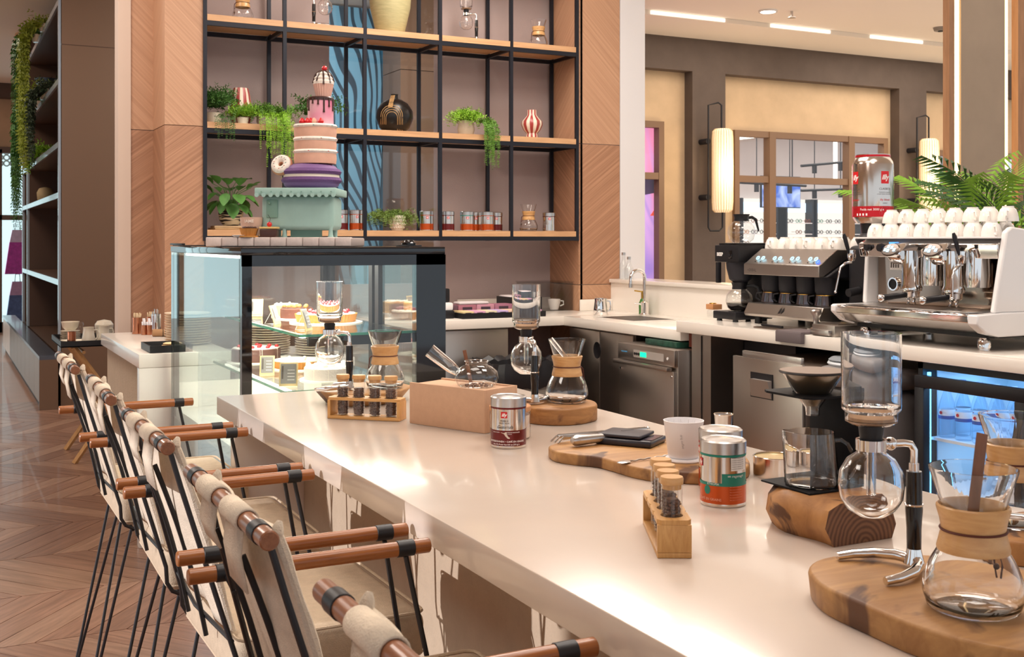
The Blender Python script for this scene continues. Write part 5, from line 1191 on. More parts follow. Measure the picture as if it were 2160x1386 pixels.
# cupcake with cream and cherry
cc = sx_(684); q = MB(); n = 44; vs = []
for z, rr in ((sz_(205), 14.5), (sz_(177), 21)):
    for k in range(n): a = 2 * math.pi * k / n; r_ = (rr + (.6 if k % 2 else -.6)) * S; vs.append((cc + r_ * math.cos(a), -.02 + r_ * math.sin(a), z))
q.add(vs, [(k, (k + 1) % n, n + (k + 1) % n, n + k) for k in range(n)] + [tuple(range(n, 2 * n))]); q.build('cupcake_case', mat('pink_paper_case', '#e3b5a4', .7), cs)
MB().lathe([(0, sz_(178)), (21.5 * S, sz_(177)), (22 * S, sz_(171)), (19 * S, sz_(168)), (20 * S, sz_(164)), (15 * S, sz_(159)), (15.5 * S, sz_(155)), (8 * S, sz_(150)), (0, sz_(149))], (cc, -.02, 0), 28).build('whipped_cream', icing, cs)
for k in range(9):
    a = 2 * math.pi * k / 9; L_ = (8, 15, 11)[k % 3]; MB().tube([(cc + r_ * S * math.cos(a), -.02 + r_ * S * math.sin(a), sz_(z)) for r_, z in ((6, 150), (13.5, 154), (18, 160), (20.5, 163 + L_ * .5), (22 + .0 * L_, 164 + L_))], [.006, .0045, .004, .0035, .004], 7).build('chocolate_drip', dk, cs)
MB().sph((cc + .004, -.02, sz_(143.5)), 6 * S, 14, 10).build('cherry', mat('bright_cherry', '#c8161e', .15, coat=.5), cs); MB().tube([(cc + .004, -.02, sz_(139)), (cc, -.02, sz_(131)), (cc - .008, -.02, sz_(124))], .0012, 6).build('cherry_stem', dk, cs)
# doughnut leaning on the macaron
MD = T(sx_(601), -.06, sz_(348)) @ RY(R(-28)) @ RX(R(62)) @ RZ(0)
MB().torus((0, 0, 0), .026, .019, 28, 12, None).build('doughnut', mat('doughnut_dough', '#c98f6c', .7), cs, tuple(MD.translation), MD.to_euler())
MB().torus((0, 0, .007), .026, .0165, 28, 12, None).build('doughnut_icing', icing, cs, tuple(MD.translation), MD.to_euler())
for k in range(12): a = k * 2.4; MB().rbox((.026 * math.cos(a), .026 * math.sin(a), .0235), (.006, .002, .002), .0006, None).build('sprinkle', (dk, orange, teal)[k % 3], cs, tuple(MD.translation), MD.to_euler())
# little cups, tart and cherry cake on the board
fx = lambda x: sx_(x)
cup_m = mat('blush_ceramic', '#d8b6a2', .5)
MB().lathe([(0, z0), (.028, z0), (.043, sz_(470)), (.0455, sz_(457)), (.042, sz_(457)), (.03, z0 + .01), (0, z0 + .01)], (fx(545), -.12, 0), 28).build('blush_cup', cup_m, cs)
obj('cup_lettering', text_mesh('IAME', .017, mat('cup_letter', '#efe0d2', .5), 'CENTER', 0, .0004, .0445, -math.pi / 2, .001), cs, (fx(545), -.12, sz_(468)))
q = MB(); n = 28; vs = []
for z, rr in ((z0 + .006, .026), (sz_(480), .036)):
    for k in range(n): a = 2 * math.pi * k / n; r_ = rr + (.0015 if k % 2 else -.0015); vs.append((fx(548) + r_ * math.cos(a), -.19 + r_ * math.sin(a), z))
q.add(vs, [(k, (k + 1) % n, n + (k + 1) % n, n + k) for k in range(n)] + [tuple(range(n, 2 * n))]); q.build('mini_tart', crust, cs)
for k in range(12): a = 2.4 * k; d = .028 * math.sqrt((k + .5) / 12); MB().sph((fx(548) + d * math.cos(a), -.19 + d * math.sin(a), sz_(479)), .006, 8, 6).build('mini_berry', choc, cs)
MB().cyl((fx(546), -.19, z0), .042, .006, 24).build('mini_biscuit', crust, cs)
MB().rbb((fx(571), -.205, z0), (fx(605), -.15, sz_(481)), .005).build('mini_cake', choc, cs); MB().rbb((fx(570), -.206, sz_(481)), (fx(606), -.149, sz_(477)), .002).build('mini_cake_icing', mat('yellow_icing', '#e9c27a', .5), cs)
MB().sph((fx(588), -.178, sz_(472)), .0105, 12, 8).build('cherry', MATS['bright_cherry'], cs); MB().tube([(fx(588), -.178, sz_(467)), (fx(590), -.178, sz_(460)), (fx(585), -.178, sz_(452))], .001, 5).build('cherry_stem', dk, cs)
MB().lathe([(0, 0), (.02, 0), (.03, .008), (.028, .009), (0, .004)], (fx(530), -.2, z0), 18).build('mini_saucer', white_c, cs)
# black tray and black cover on top of the display
p = P(395, 512, z=DT + .002); o = MB().rbb((-.17, -.13, 0), (.17, .13, .004), .002).rbb((-.18, -.14, .004), (-.165, .14, .012), .002).rbb((.165, -.14, .004), (.18, .14, .012), .002).build('serving_tray', black, None, (1.14, 5.2, DT + .001), (0, 0, 0)); tag(o, 'flat black serving tray on top of the display behind the cake', 'tray')
t = thing('card_reader', 'small black rounded device on the right end of the display top', 'device', (1.70, 4.24, DT + .001), 0)
MB().rbb((-.045, -.03, 0), (.045, .03, .006), .002).build('mat', black, t); MB().lathe([(0, .006), (.03, .006), (.031, .014), (.024, .02), (.02, .026), (0, .027)], seg=24).build('body', blackg, t)

# ================================================================== SIDE COUNTER, FOLDING TABLE
t = thing('side_counter', 'white stone side counter left of the cake display', 'counter', (1.3, 6.2, 0)); cl_ = t.location
def sp_(name, lo, hi, m): MB().rbb([a - b for a, b in zip(lo, cl_)], [a - b for a, b in zip(hi, cl_)], .003).build(name, m, t)
sp_('counter_top', (.85, 5.52, BAR_Z - .065), (1.285, 6.89, BAR_Z), counter_w); sp_('front_leg', (.851, 5.521, 0), (1.28, 5.58, BAR_Z - .066), counter_w); sp_('side_panel', (.88, 5.58, 0), (.93, 6.85, BAR_Z - .066), plaster_bar)
def cylcup(name, label, px, py, r, h, m, cat, stir=None, n=8, group=None, sm=None, sl=.05):
    p = P(px, py, z=BAR_Z + .001); t = thing(name, label, cat, p, 0, group)
    MB().lathe([(0, 0), (r, 0), (r, h), (r - .0015, h), (r - .0015, .003), (0, .003)], seg=28).build('cup', m, t)
    if stir:
        for k in range(n):
            a = 2.4 * k; d = r * .7 * math.sqrt((k + .5) / n); MB().rod((d * .7 * math.cos(a), d * .7 * math.sin(a), .004), (d * 1.15 * math.cos(a), d * 1.15 * math.sin(a), h + sl * (.7 + .3 * math.sin(k))), .0035, 6).build(stir, sm, t)
    return t
straw_m = mat('stirrer_birch', '#dcc3a0', .7); sach = mat('sachet_white', '#ece8ec', .6)
cylcup('copper_cup', 'large copper cup of wooden stirrers on the side counter', 289, 704, .028, .095, copper, 'cup', 'stirrer', 16, 'copper cups', straw_m, .025)
cylcup('copper_cup', 'small copper cup with white sachets, left of the pair', 304, 706, .016, .055, copper, 'cup', 'sachet', 6, 'copper cups', sach, .04)
cylcup('copper_cup', 'small copper cup with white sachets, right of the pair', 315, 706, .016, .055, copper, 'cup', 'sachet', 6, 'copper cups', sach, .04)
cylcup('copper_cup', 'copper cup of wooden stirrers behind the sachet cups', 318, 700, .026, .09, copper, 'cup', 'stirrer', 12, 'copper cups', straw_m, .03)
cylcup('steel_cup', 'dark steel cup with spoons beside the stacked plates', 330, 702, .028, .11, chrome, 'cup', 'spoon_handle', 5, None, satin, .03)
p = P(339, 710, z=BAR_Z + .001); t = thing('napkin_roll', 'rolled brown napkin with black ties on the side counter', 'napkin', p, VIEW + R(20))
MB().rod((-.045, 0, .022), (.045, 0, .02), .021, 18, bev=.003).build('rolled_cloth', mat('brown_napkin', '#9c7653', .9), t)
for x in (.012, .024, .036): MB().torus((x, 0, .0205), .0215, .002, 20, 6, RY(R(90))).build('tie', black, t)
p = P(330, 746, z=BAR_Z + .001); t = thing('black_tray', 'small square black tray with biscuits on the side counter edge', 'tray', (.975, 5.68, BAR_Z + .001), 0)
MB().rbb((-.07, -.13, 0), (.13, .13, .005), .001).build('tray_base', black, t)
for lo, hi in (((-.07, -.13, .005), (.13, -.124, .034)), ((-.07, .124, .005), (.13, .13, .034)), ((-.07, -.124, .005), (-.064, .124, .034)), ((.124, -.124, .005), (.13, .124, .034))): MB().bb(lo, hi).build('tray_side', black, t, smooth=False)
for k, (x, y, z) in enumerate(((.05, .03, .006), (.06, .035, .0155), (.065, .03, .025), (.0, -.05, .006))):
    o = MB().lathe([(0, 0), (.035, 0), (.038, .004), (.03, .008), (0, .009)], seg=24, sx=1.25).build('biscuit', mat('biscuit', '#d9b98c', .8), None, (.975 + x, 5.68 + y, BAR_Z + .002 + z)); tag(o, ['oval biscuit at the bottom of the tray pile', 'oval biscuit in the middle of the tray pile', 'oval biscuit on top of the tray pile', 'single oval biscuit lying apart in the black tray'][k], 'biscuit', 'biscuits in the tray')

# folding table with tray of crockery
TZ = .80
FT = Vector((1.06, 8.1, 0))
t = thing('folding_tray_table', 'wooden folding stand with black tray top behind the stools', 'table', FT, 0)
MB().rbb((-.345, -.32, TZ - .04), (.345, .32, TZ - .032), .001).build('tray_base', black, t)
for lo, hi in (((-.345, -.32, TZ - .04), (.345, -.312, TZ + .0)), ((-.345, .312, TZ - .04), (.345, .32, TZ + .0)), ((-.345, -.312, TZ - .04), (-.337, .312, TZ + .0)), ((.337, -.312, TZ - .04), (.345, .312, TZ + .0))): MB().bb(lo, hi).build('tray_side', black, t, smooth=False)
for y in (-.27, .27):
    for s in (-1, 1): MB().tube([(-s * .26 + .0, y + s * .008, TZ - .045), (s * .26, y + s * .008, .0)], .018, 4).build('leg', light_wd, t)
for x, z in ((-.2, .78 - .06), (.2, .78 - .06), (-.13, .16), (.13, .16)): MB().rod((x, -.27, z), (x, .27, z), .012, 8).build('stretcher', light_wd, t)
tz = TZ - .031
def crock(name, label, dx, dy, prof, m, cat, z=0, handle=None, group='crockery on the folding table'):
    o = thing(name, label, cat, (FT.x + dx, FT.y + dy, tz + z), 0, group); MB().lathe(prof, seg=30).build('body', m, o)
    if handle: MB().tube(handle, .005, 8).build('handle', m, o)
    return o
bowl = [(0, 0), (.03, 0), (.05, .02), (.058, .055), (.06, .058), (.056, .058), (.045, .02), (0, .006)]
for k in range(6): crock('saucer', ORD[k] + ' cream saucer from the bottom of the stack under the bowl', -.25, .06, [(0, 0), (.03, 0), (.065, .010), (.066, .012), (.03, .004), (0, .004)], cream_c, 'saucer', k * .012, None, 'saucers on the folding table')
crock('bowl', 'cream bowl on top of saucers at the left of the folding table', -.25, .06, bowl, cream_c, 'bowl', .075)
crock('side_dish', 'shallow cream dish at the front left of the black tray', -.245, -.13, [(0, 0), (.05, 0), (.085, .02), (.086, .023), (.05, .006), (0, .006)], cream_c, 'dish')
o = MB().lathe([(0, 0), (.026, 0), (.027, .09), (.0255, .09), (.0245, .003), (0, .003)], seg=24).build('copper_tumbler', copper, None, (FT.x - .275, FT.y - .27, tz)); tag(o, 'copper tumbler standing at the front of the black tray', 'tumbler')
jug = [(0, 0), (.045, 0), (.047, .01), (.036, .07), (.034, .105), (.037, .112), (.033, .112), (.032, .07), (.042, .012), (0, .006)]
hd = [(.034, 0, .09), (.055, 0, .092), (.062, 0, .07), (.055, 0, .04), (.042, 0, .03)]
crock('milk_jug', 'cream ceramic milk jug in front on the folding table', -.165, -.22, jug, cream_c, 'jug', 0, hd); crock('milk_jug', 'second cream milk jug, right of the first on the folding table', -.06, -.14, jug, cream_c, 'jug', 0, hd)
crock('glass_cruet', 'small clear glass cruet with ball stopper between bowl and jug', -.18, .13, [(0, 0), (.03, 0), (.032, .03), (.015, .06), (.012, .085), (.02, .095), (.024, .11), (.02, .125), (0, .132)], MATS['window_glass'], 'cruet')
crock('sugar_bowl', 'covered cream sugar bowl at the back right of the folding table', -.02, .16, [(0, 0), (.05, 0), (.055, .06), (.06, .075), (.062, .1), (.045, .125), (0, .135)], cream_c, 'bowl')

# ================================================================== COFFEE MACHINES ON THE RAISED COUNTER
EY0, EY1, EX = 3.12, 3.915, 3.64
em = thing('espresso_machine', 'white and chrome two-group espresso machine with cups on top', 'espresso machine', (EX, (EY0 + EY1) / 2, CZ2)); HY_ = (EY1 - EY0) / 2
def XZ(poly, y0, y1, name, m, parent=None, bev=0):  # profile in x,z swept along y
    q = MB(); n = len(poly); vs = [(x, y, z) for y in (y0, y1) for x, z in poly]
    q.add(vs, [tuple(range(n)), tuple(range(n, 2 * n))] + [(i, (i + 1) % n, n + (i + 1) % n, n + i) for i in range(n)])
    o = q.build(name, m, parent or em, ang=30)
    if bev: b = o.modifiers.new('soft', 'BEVEL'); b.width = bev; b.segments = 2; b.limit_method = 'ANGLE'
    return o
tray = [(.0, .118), (.0, .145), (.012, .152), (.30, .152), (.30, .066), (.11, .066), (.05, .085)]
XZ(tray, -HY_ + .03, HY_ - .03, 'drip_tray', chrome, None, .003)
XZ([(x - .004 if x < .2 else x, z + .004 if z > .1 else z - .002) for x, z in tray], HY_ - .03, HY_, 'tray_end', white_p, None, .004)
XZ([(-.004, .11), (-.004, .15), (.14, .156), (.60, .156), (.60, .06), (.12, .06), (.05, .075)], -HY_ - .02, -HY_ + .03, 'tray_end', white_p, None, .006)
MB().rbb((.03, -HY_ + .06, .153), (.25, HY_ - .06, .157), .001).build('drip_grid', satin, em)
MB().bb((.14, -HY_ + .02, .05), (.60, HY_ - .02, .066)).build('underside', black, em)
for x in (.14, .54):
    for y in (-HY_ + .07, HY_ - .07): MB().lathe([(0, 0), (.024, 0), (.024, .008), (.027, .009), (.027, .036), (.018, .05), (0, .05)], (x, y, 0), 20).build('foot', chrome, em)
MB().bb((.27, -HY_ + .02, .15), (.285, HY_ - .02, .40)).build('splash_panel', mat('warm_reflection_chrome', '#a18f80', .1, 1.0), em)  # chrome panel; its brown tint stands for the warm reflection in it
XZ([(.16, .37), (.15, .43), (.20, .452), (.62, .452), (.62, .15), (.29, .15), (.29, .37)], -HY_ + .015, HY_ - .015, 'upper_body', chrome, None, .004)
MB().rbb((.14, -HY_ + .01, .452), (.64, HY_ - .01, .460), .002).build('cup_rail', white_p, em)
XZ([(.10, .155), (.62, .155), (.62, .40), (.58, .46), (.2, .50), (.17, .48)], -HY_ - .015, -HY_ + .012, 'side_panel', white_p, None, .008)
XZ([(.20, .155), (.62, .155), (.62, .455), (.22, .44)], HY_ - .012, HY_ + .012, 'side_panel', white_p, None, .006)
gy = MB().rod((.33, -HY_ - .03, .20), (.33, -HY_ - .03, .36), .014, 16).build('side_handle', mat('grey_tube', '#9a9a9e', .35), em); MB().cyl((.33, -HY_ - .03, .175), .013, .026, 14).build('handle_tip', black, gy); MB().rod((.33, -HY_ - .01, .43), (.33, -HY_ - .035, .43), .012, 14).build('handle_knob', chrome, gy)
lit_btn = emis('button_glow', '#bfeaff', 2.2)
for y in (.065, -.165):
    g_ = MB().lathe([(.0, .225), (.045, .225), (.047, .24), (.040, .255), (.040, .40), (0, .40)], (.15, y, 0), 32).build('group_head', chrome, em)
    XZ([(.09, .36), (.085, .40), (.13, .435), (.2, .44), (.2, .34), (.12, .34)], y + .01, y + .085, 'group_cover', chrome, g_, .012)
    MF = T(.083, y + .05, .402) @ RY(R(-58))
    MB().lathe([(0, 0), (.05, 0), (.052, .003), (.046, .008), (0, .010)], seg=32, M=MF, sx=.62).build('button_plate', mat('dark_satin', '#6d645e', .35, 1.0), g_)
    for bx2, by2 in ((-.004, .026), (.012, .012), (-.008, .008), (.008, -.008), (-.004, -.026)): MB().rbox((bx2, by2, .0105), (.015, .013, .003), .0008, MF).build('dose_button', lit_btn, g_)
    MB().lathe([(0, .195), (.028, .195), (.036, .2), (.037, .222), (0, .222)], (.15, y, 0), 28).build('filter_holder', chrome, g_)
    h_ = MB().rod((.115, y, .208), (-.005, y + .015, .197), .0115, 16, .0145).build('portafilter_handle', black, em); MB().sph((-.012, y + .016, .197), .0165, 16, 10).build('handle_ball', chrome, h_)
    MB().tube([(.15, y - .018, .192), (.15, y - .014, .178), (.15, y - .022, .168)], .006, 8).tube([(.15, y + .018, .192), (.15, y + .014, .178), (.15, y + .022, .168)], .006, 8).build('double_spout', chrome, g_)
    MB().lathe([(0, .41), (.046, .41), (.05, .30), (.046, .25), (0, .25)], (.2, y - .08, 0), 28).build('boiler_dome', chrome, em)
for y, lean in ((HY_ - .005, .01), (-.235, -.01)):
    v = MB().lathe([(0, 0), (.012, 0), (.02, .02), (.018, .05), (0, .052)], (.12, y, .35), 16).build('steam_valve', chrome, em)
    MB().tube([(.105, y, .385), (.095, y + .004, .42), (.085, y + .008, .46), (.08, y + .009, .475)], [.008, .011, .012, .007], 10, sx=.7).build('steam_lever', black, v)
    MB().tube([(.12, y, .345), (.09, y + lean, .34), (.062, y + lean, .32), (.052, y + lean, .29), (.04, y + lean * 2, .21)], [.006, .006, .0055, .0045, .0045], 10).build('steam_wand', chrome, v)
    MB().sph((.04, y + lean * 2, .208), .0065, 10, 6).build('wand_tip', chrome, v)
MB().lathe([(.024, 0), (.03, 0), (.03, .01), (.024, .01)], seg=28, M=T(.268, HY_ - .12, .245) @ RY(R(-90))).build('gauge_ring', chrome, em); MB().cyl((0, 0, 0), .025, .006, 28, M=T(.268, HY_ - .12, .245) @ RY(R(-90))).build('pressure_gauge', black, em)
MB().rbox((0, 0, 0), (.004, .055, .05), .001, T(.148, HY_ - .24, .413) @ RY(R(-14))).build('screen', emis('blue_screen_glow', '#5fa8ff', 1.6), em)
for y, r_ in ((HY_ - .16, .02), (HY_ - .08, .016)): MB().lathe([(0, 0), (r_, 0), (r_ * .8, .018), (0, .02)], seg=20, M=T(.15, y, .412) @ RY(R(-90))).build('control_knob', black, em)
for k in range(3): MB().rbox((0, 0, 0), (.004, .016, .012), .001, T(.155, HY_ - .28 + .022 * k, .378)).build('control_key', black, em)
MB().bb((.262, HY_ - .10, .31), (.2685, HY_ - .17, .36)).build('notice_label', white_ink, em)
for k in range(4): MB().bb((.2612, HY_ - .105 - .014 * k, .32), (.2619, HY_ - .112 - .014 * k, .35)).build('notice_print', dark_ink, em)

def make_cup(r=.042, h=.062):
    t = thing('coffee_cup', 'x', 'cup')
    MB().lathe([(0, h - .003), (r * .46, h - .003), (r * .5, h), (r * .54, h), (r * .55, h - .006), (r * .74, h * .78), (r * .9, h * .5), (r * .985, h * .22), (r, 0), (r - .0025, 0), (r * .93, h * .25), (r * .83, h * .5), (r * .6, h * .78), (0, h - .012)], seg=28).build('cup_body', white_c, t)
    MB().tube([(-r * .9, 0, .012), (-r * 1.3, 0, .008), (-r * 1.5, 0, .022), (-r * 1.3, 0, .040), (-r * .8, 0, .042)], .0042, 8).build('handle', white_c, t)
    return t
CU = []
TOPZ = CZ2 + .4605
for row, (x, z, n, y0, stp_, lb) in enumerate(((EX + .21, TOPZ, 8, EY1 - .07, .0905, '%s white cup from the left, lower front row on the espresso machine'), (EX + .315, TOPZ, 8, EY1 - .05, .0905, '%s white cup from the left, lower rear row on the espresso machine'), (EX + .26, TOPZ + .0622, 8, EY1 - .115, .0895, '%s white cup from the left, upper row on the espresso machine'))):
    for k in range(n): place(CU, make_cup, (x + random.uniform(-.003, .003), y0 - k * stp_, z), R(random.uniform(20, 60)), lb % ORD[k], 'cups stacked on the espresso machine')

# black grinder with the big silver can as its hopper
gr = thing('coffee_grinder', 'black coffee grinder body left of the espresso machine', 'grinder', (4.10, 4.12, CZ2))
MB().rbb((-.13, -.09, 0), (.17, .09, .05), .01, seg=3).build('base', black, gr); MB().rbb((-.09, -.085, .05), (.17, .085, .42), .03, seg=4).build('body', black, gr); MB().lathe([(0, .42), (.07, .42), (.085, .45), (.055, .48), (.06, .528), (0, .528)], seg=28).build('neck', black, gr)
MB().rod((-.09, 0, .2), (-.16, 0, .19), .02, 16).build('dosing_spout', black_m, gr); MB().sph((-.14, .05, .10), .018, 14, 8).build('portafilter_fork', brass, gr)
bc_ = thing('giant_coffee_can', 'giant silver coffee can with red logos and red base on the grinder', 'can', (4.10, 4.12, CZ2 + .529), math.atan2(-4.12, -4.10) + math.pi / 2); r, h = .0985, .336
MB().lathe([(0, 0), (.08, 0), (.082, .004), (r - .004, .024), (r, .04), (r, h - .05), (r - .004, h - .034), (.084, h - .016), (.082, h - .014), (.082, h), (.079, h), (.076, h - .006), (0, h - .006)], seg=56).build('can_body', tinm, bc_)
band(r + .0002, .03, .082, red_m, 'red_band', bc_); band(.0835, h - .013, h - .003, red_m, 'red_rim', bc_); f = -math.pi / 2
for a in (f - .98, f + .62):
    lg = band(r + .0003, h - .145, h - .085, red, 'red_logo', bc_, a - .22, a + .22); obj('logo_lettering', text_mesh('illy', .034, white_ink, 'CENTER', .25, .001, r, a, .0006), lg, (0, 0, h - .125))
    for s_, sz, z, m in (('CLASSICO', .014, h - .175, dark_ink), ('TOSTATO CLASSICO', .007, h - .190, dark_ink), ('CLASSIC ROAST 100% ARABICA', .006, h - .198, dark_ink), ('illy blend', .015, h - .228, red), ('ESPRESSO', .006, h - .242, dark_ink), ('whole bean', .006, h - .262, dark_ink)): obj('lettering', text_mesh(s_, sz, m, 'CENTER', 0, 0, r, a, .0006), bc_, (0, 0, z))
obj('lettering', text_mesh('Poids net 3000 g e', .0155, white_ink, 'CENTER', 0, .0001, r, f - .05, .0006), bc_, (0, 0, .061))
for k in range(4): band(r + .0006, .036, .047, white_ink, 'cup_pictogram', bc_, f - .85 + k * .17, f - .77 + k * .17)

# four-station batch brewer
BX, BY0, BY1 = 3.88, 4.26, 4.84
mb_ = thing('batch_brewer', 'four-station brewer with brushed steel panel and black hoppers', 'coffee machine', (BX, (BY0 + BY1) / 2, CZ2)); hy = (BY1 - BY0) / 2
XZ([(.06, .36), (.02, .33), (0, .32), (0, .262), (.03, .262), (.2, .36), (.2, .40), (.12, .40)], -hy, hy, 'control_panel', steel, mb_, .004)
XZ([(.03, .26), (.21, .36), (.21, .40), (.42, .40), (.42, .02), (.24, .02), (.24, .25)], -hy - .02, hy + .02, 'rear_body', black, mb_, .01)
XZ([(.01, .04), (.0, .055), (.03, .11), (.26, .115), (.26, .03)], -hy, hy, 'base_plate', steel, mb_, .003)
for y in (-hy + .05, hy - .05):
    for x in (.06, .36): MB().cyl((x, y, 0), .02, .04, 14).build('foot', black, mb_)
cy_b = thing
for k in range(4):
    y = hy - .085 - k * .137
    MB().lathe([(0, .17), (.05, .17), (.058, .185), (.062, .28), (0, .28)], (.13, y, 0), 28).build('hopper', mat('matte_black', '#26252b', .55), mb_)
    pt_ = MB().lathe([(0, .112), (.055, .112), (.056, .12), (.048, .165), (.049, .17), (0, .17)], (.12, y, 0), 28).build('steel_pot', mat('smoky_chrome', '#6a666c', .12, 1.0), mb_); MB().torus((.12, y, .168), .049, .002, 28, 6).build('pot_rim', brass, pt_)
    MB().tube([(.09, y + .045, .165), (.075, y + .066, .16), (.07, y + .068, .135), (.085, y + .052, .12)], .005, 8).build('pot_handle', black, pt_)
Mp = T(.035, 0, .345) @ RY(R(-46))
for k in range(4):
    for j in range(2): MB().torus((0, 0, 0), .0095, .003, 16, 6).build('lit_button', emis('ring_button_glow', '#a8e6ff', 2.0), mb_, (.036, hy - .075 - k * .135 - j * .042, .352), (0, R(-52), 0)); MB().rbb((-.003, -.003, -.001), (.003, .003, .001), .0005).build('button_mark', black, mb_, (.018, hy - .075 - k * .135 - j * .042, .333), (0, R(-52), 0))
MB().torus((0, 0, 0), .0095, .003, 16, 6).build('lit_button', emis('blue_button_glow', '#4a6bff', 2.4), mb_, (.022, -hy + .03, .338), (0, R(-52), 0))
obj('lettering', text_mesh('+ERBAL', .022, dark_ink), mb_, (-.002, hy - .07, .28), (0, 0, R(-90)))
q = MB(); q.add([(0, .0, 0), (0, -.014, .03), (0, -.02, .012), (0, -.004, -.008)], [(0, 1, 2, 3)]).add([(0, .006, -.002), (0, .02, -.008), (0, .012, .02), (0, .003, .03)], [(0, 1, 2, 3)]); q.build('maker_emblem', black, mb_, (.006, 0, .072), (0, R(28), 0), normals=False)
MB().add([(0, 0, 0), (0, .02, 0), (0, .01, .02)], [(0, 1, 2)]).build('warning_mark', black, mb_, (.008, -hy + .03, .072), (0, R(28), 0), normals=False)
for k in range(12): place(CU, make_cup, (BX + .17 + .10 * (k % 2), BY1 - .035 - (k // 2) * .097 - (k % 2) * .048, CZ2 + .4005), R(random.uniform(20, 60)), '%s white cup from the left in the %s row on the four-station brewer' % (ORD[k // 2], ('front', 'rear')[k % 2]), 'cups on the batch brewer')

# filter coffee machine with two carafes
pb = P(1560, 640, f=6.2); fmx = thing('filter_coffee_machine', 'black filter coffee machine with brew basket left of the batch brewer', 'coffee machine', (3.98, 4.97, CZ2))
FY = lambda px, X_: P(px, 500, X=X_).y
MB().rbb((-.12, -.085, .012), (.14, .115, .055), .006).build('base', black, fmx); MB().rbb((.06, -.085, .055), (.14, .10, .42), .01).build('column', black, fmx); MB().rbb((-.10, -.085, .325), (.14, .125, .42), .006).build('head', black, fmx); MB().rbb((-.09, -.075, .42), (.13, .10, .432), .004).build('warming_plate', blackg, fmx)
MB().lathe([(0, .19), (.035, .19), (.04, .215), (.06, .23), (.075, .29), (.078, .325), (0, .325)], (-.02, .0, 0), 28).build('brew_basket', mat('matte_black', '#26252b', .55), fmx); MB().rbb((-.125, .062, .21), (-.10, .085, .325), .004).build('basket_handle', black, fmx)
for k in range(4): MB().cyl((-.1 + .2 * (k % 2), -.06 + .14 * (k // 2), 0), .015, .012, 10).build('foot', black, fmx)
obj('lettering', text_mesh('BEEP', .026, white_ink, 'CENTER', 0, .001), fmx, (-.1015, .075, .36), (0, 0, R(-90))); MB().rbb((-.103, -.03, .345), (-.1005, .0, .39), .001).build('switch', blackg, fmx)
def carafe(label, loc, fill, rz):
    t = thing('glass_carafe', label, 'carafe', loc, rz, 'round glass carafes')
    MB().lathe([(0, .002), (.045, 0), (.066, .018), (.076, .055), (.07, .088), (.05, .112), (.037, .122), (.035, .13)], seg=36).build('glass_bowl', MATS['tube_glass'], t)
    MB().lathe([(.036, .12), (.041, .12), (.039, .138), (.046, .158), (.042, .158), (.035, .138)], seg=28).build('collar', black, t)
    MB().tube([(-.04, 0, .138), (-.075, .0, .142), (-.1, 0, .13), (-.11, 0, .10), (-.122, 0, .065)], [.008, .009, .009, .008, .006], 8, sx=.6).build('handle', black, t)
    if fill: MB().lathe([(0, .004), (.045, .003), (.064, .02), (.0725, .045), (0, .045)], seg=32).build('coffee', mat('black_coffee', '#140a06', .08), t)
    return t
carafe('empty round glass carafe on top of the filter coffee machine', (3.98, 4.985, CZ2 + .4325), False, R(180)); carafe('round glass carafe of black coffee below the brew basket', (3.955, 4.97, CZ2 + .0555), True, R(130))
p = P(1506, 671, z=CZ2 + .001); t = thing('spice_jar', 'small square jar with wooden lid and gold clip left of the filter machine', 'jar', (p.x, p.y, CZ2 + .0005))
MB().rbox((0, 0, .025), (.06, .06, .048), .008, seg=3).build('glass_body', MATS['tube_glass'], t); MB().rbox((0, 0, .066), (.066, .066, .03), .003).build('wood_lid', wood('jar_lid_wood', '#c98f5f', '#b0784c'), t); MB().torus((0, .01, .084), .018, .003, 18, 6).build('gold_clip', brass, t)

# tamping mat, tamper and knock drawer at the counter edge
p = P(1630, 697, z=CZ2 + .001); t = thing('tamping_mat', 'grey rubber tamping mat hooked over the counter edge', 'mat', (3.70, 4.19, CZ2 + .0005), 0)
MB().rbb((-.075, -.09, 0), (.08, .09, .012), .004).build('mat_top', mat('grey_rubber', '#6a5f60', .6), t); MB().rbb((-.078, -.09, -.045), (-.052, .09, .008), .004).build('mat_lip', MATS['grey_rubber'], t)
t = thing('tamper', 'silver coffee tamper standing on the tamping mat', 'tamper', (3.735, 4.12, CZ2 + .0135)); MB().lathe([(0, 0), (.028, 0), (.029, .01), (.022, .016), (.0, .016)], seg=28).build('tamper_base', chrome, t); MB().lathe([(0, .016), (.012, .016), (.013, .045), (.016, .07), (.026, .082), (.027, .096), (.02, .102), (0, .102)], seg=24).build('tamper_handle', satin, t)
t = thing('knock_drawer', 'long stainless knock-out drawer in front of the espresso machine', 'drawer', (3.81, 3.945, CZ2 + .0005)); MB().rbb((-.14, -.02, 0), (.15, .13, .052), .003).build('drawer_box', steel, t); MB().rbb((-.16, -.0, .004), (-.138, .12, .03), .003).build('drawer_front', satin, t); MB().bb((-.10, .0, .052), (.14, .12, .056)).build('drawer_top', steel_d, t)
t = thing('coffee_mill_tray', 'low steel tray between brewer and knock drawer', 'tray', (3.80, 4.42, CZ2 + .0005)); MB().rbb((-.10, -.1, 0), (.06, .12, .008), .003).build('tray_base', steel_d, t); MB().rod((-.08, -.08, .016), (-.06, .1, .016), .006, 10).build('tray_bar', black, t)

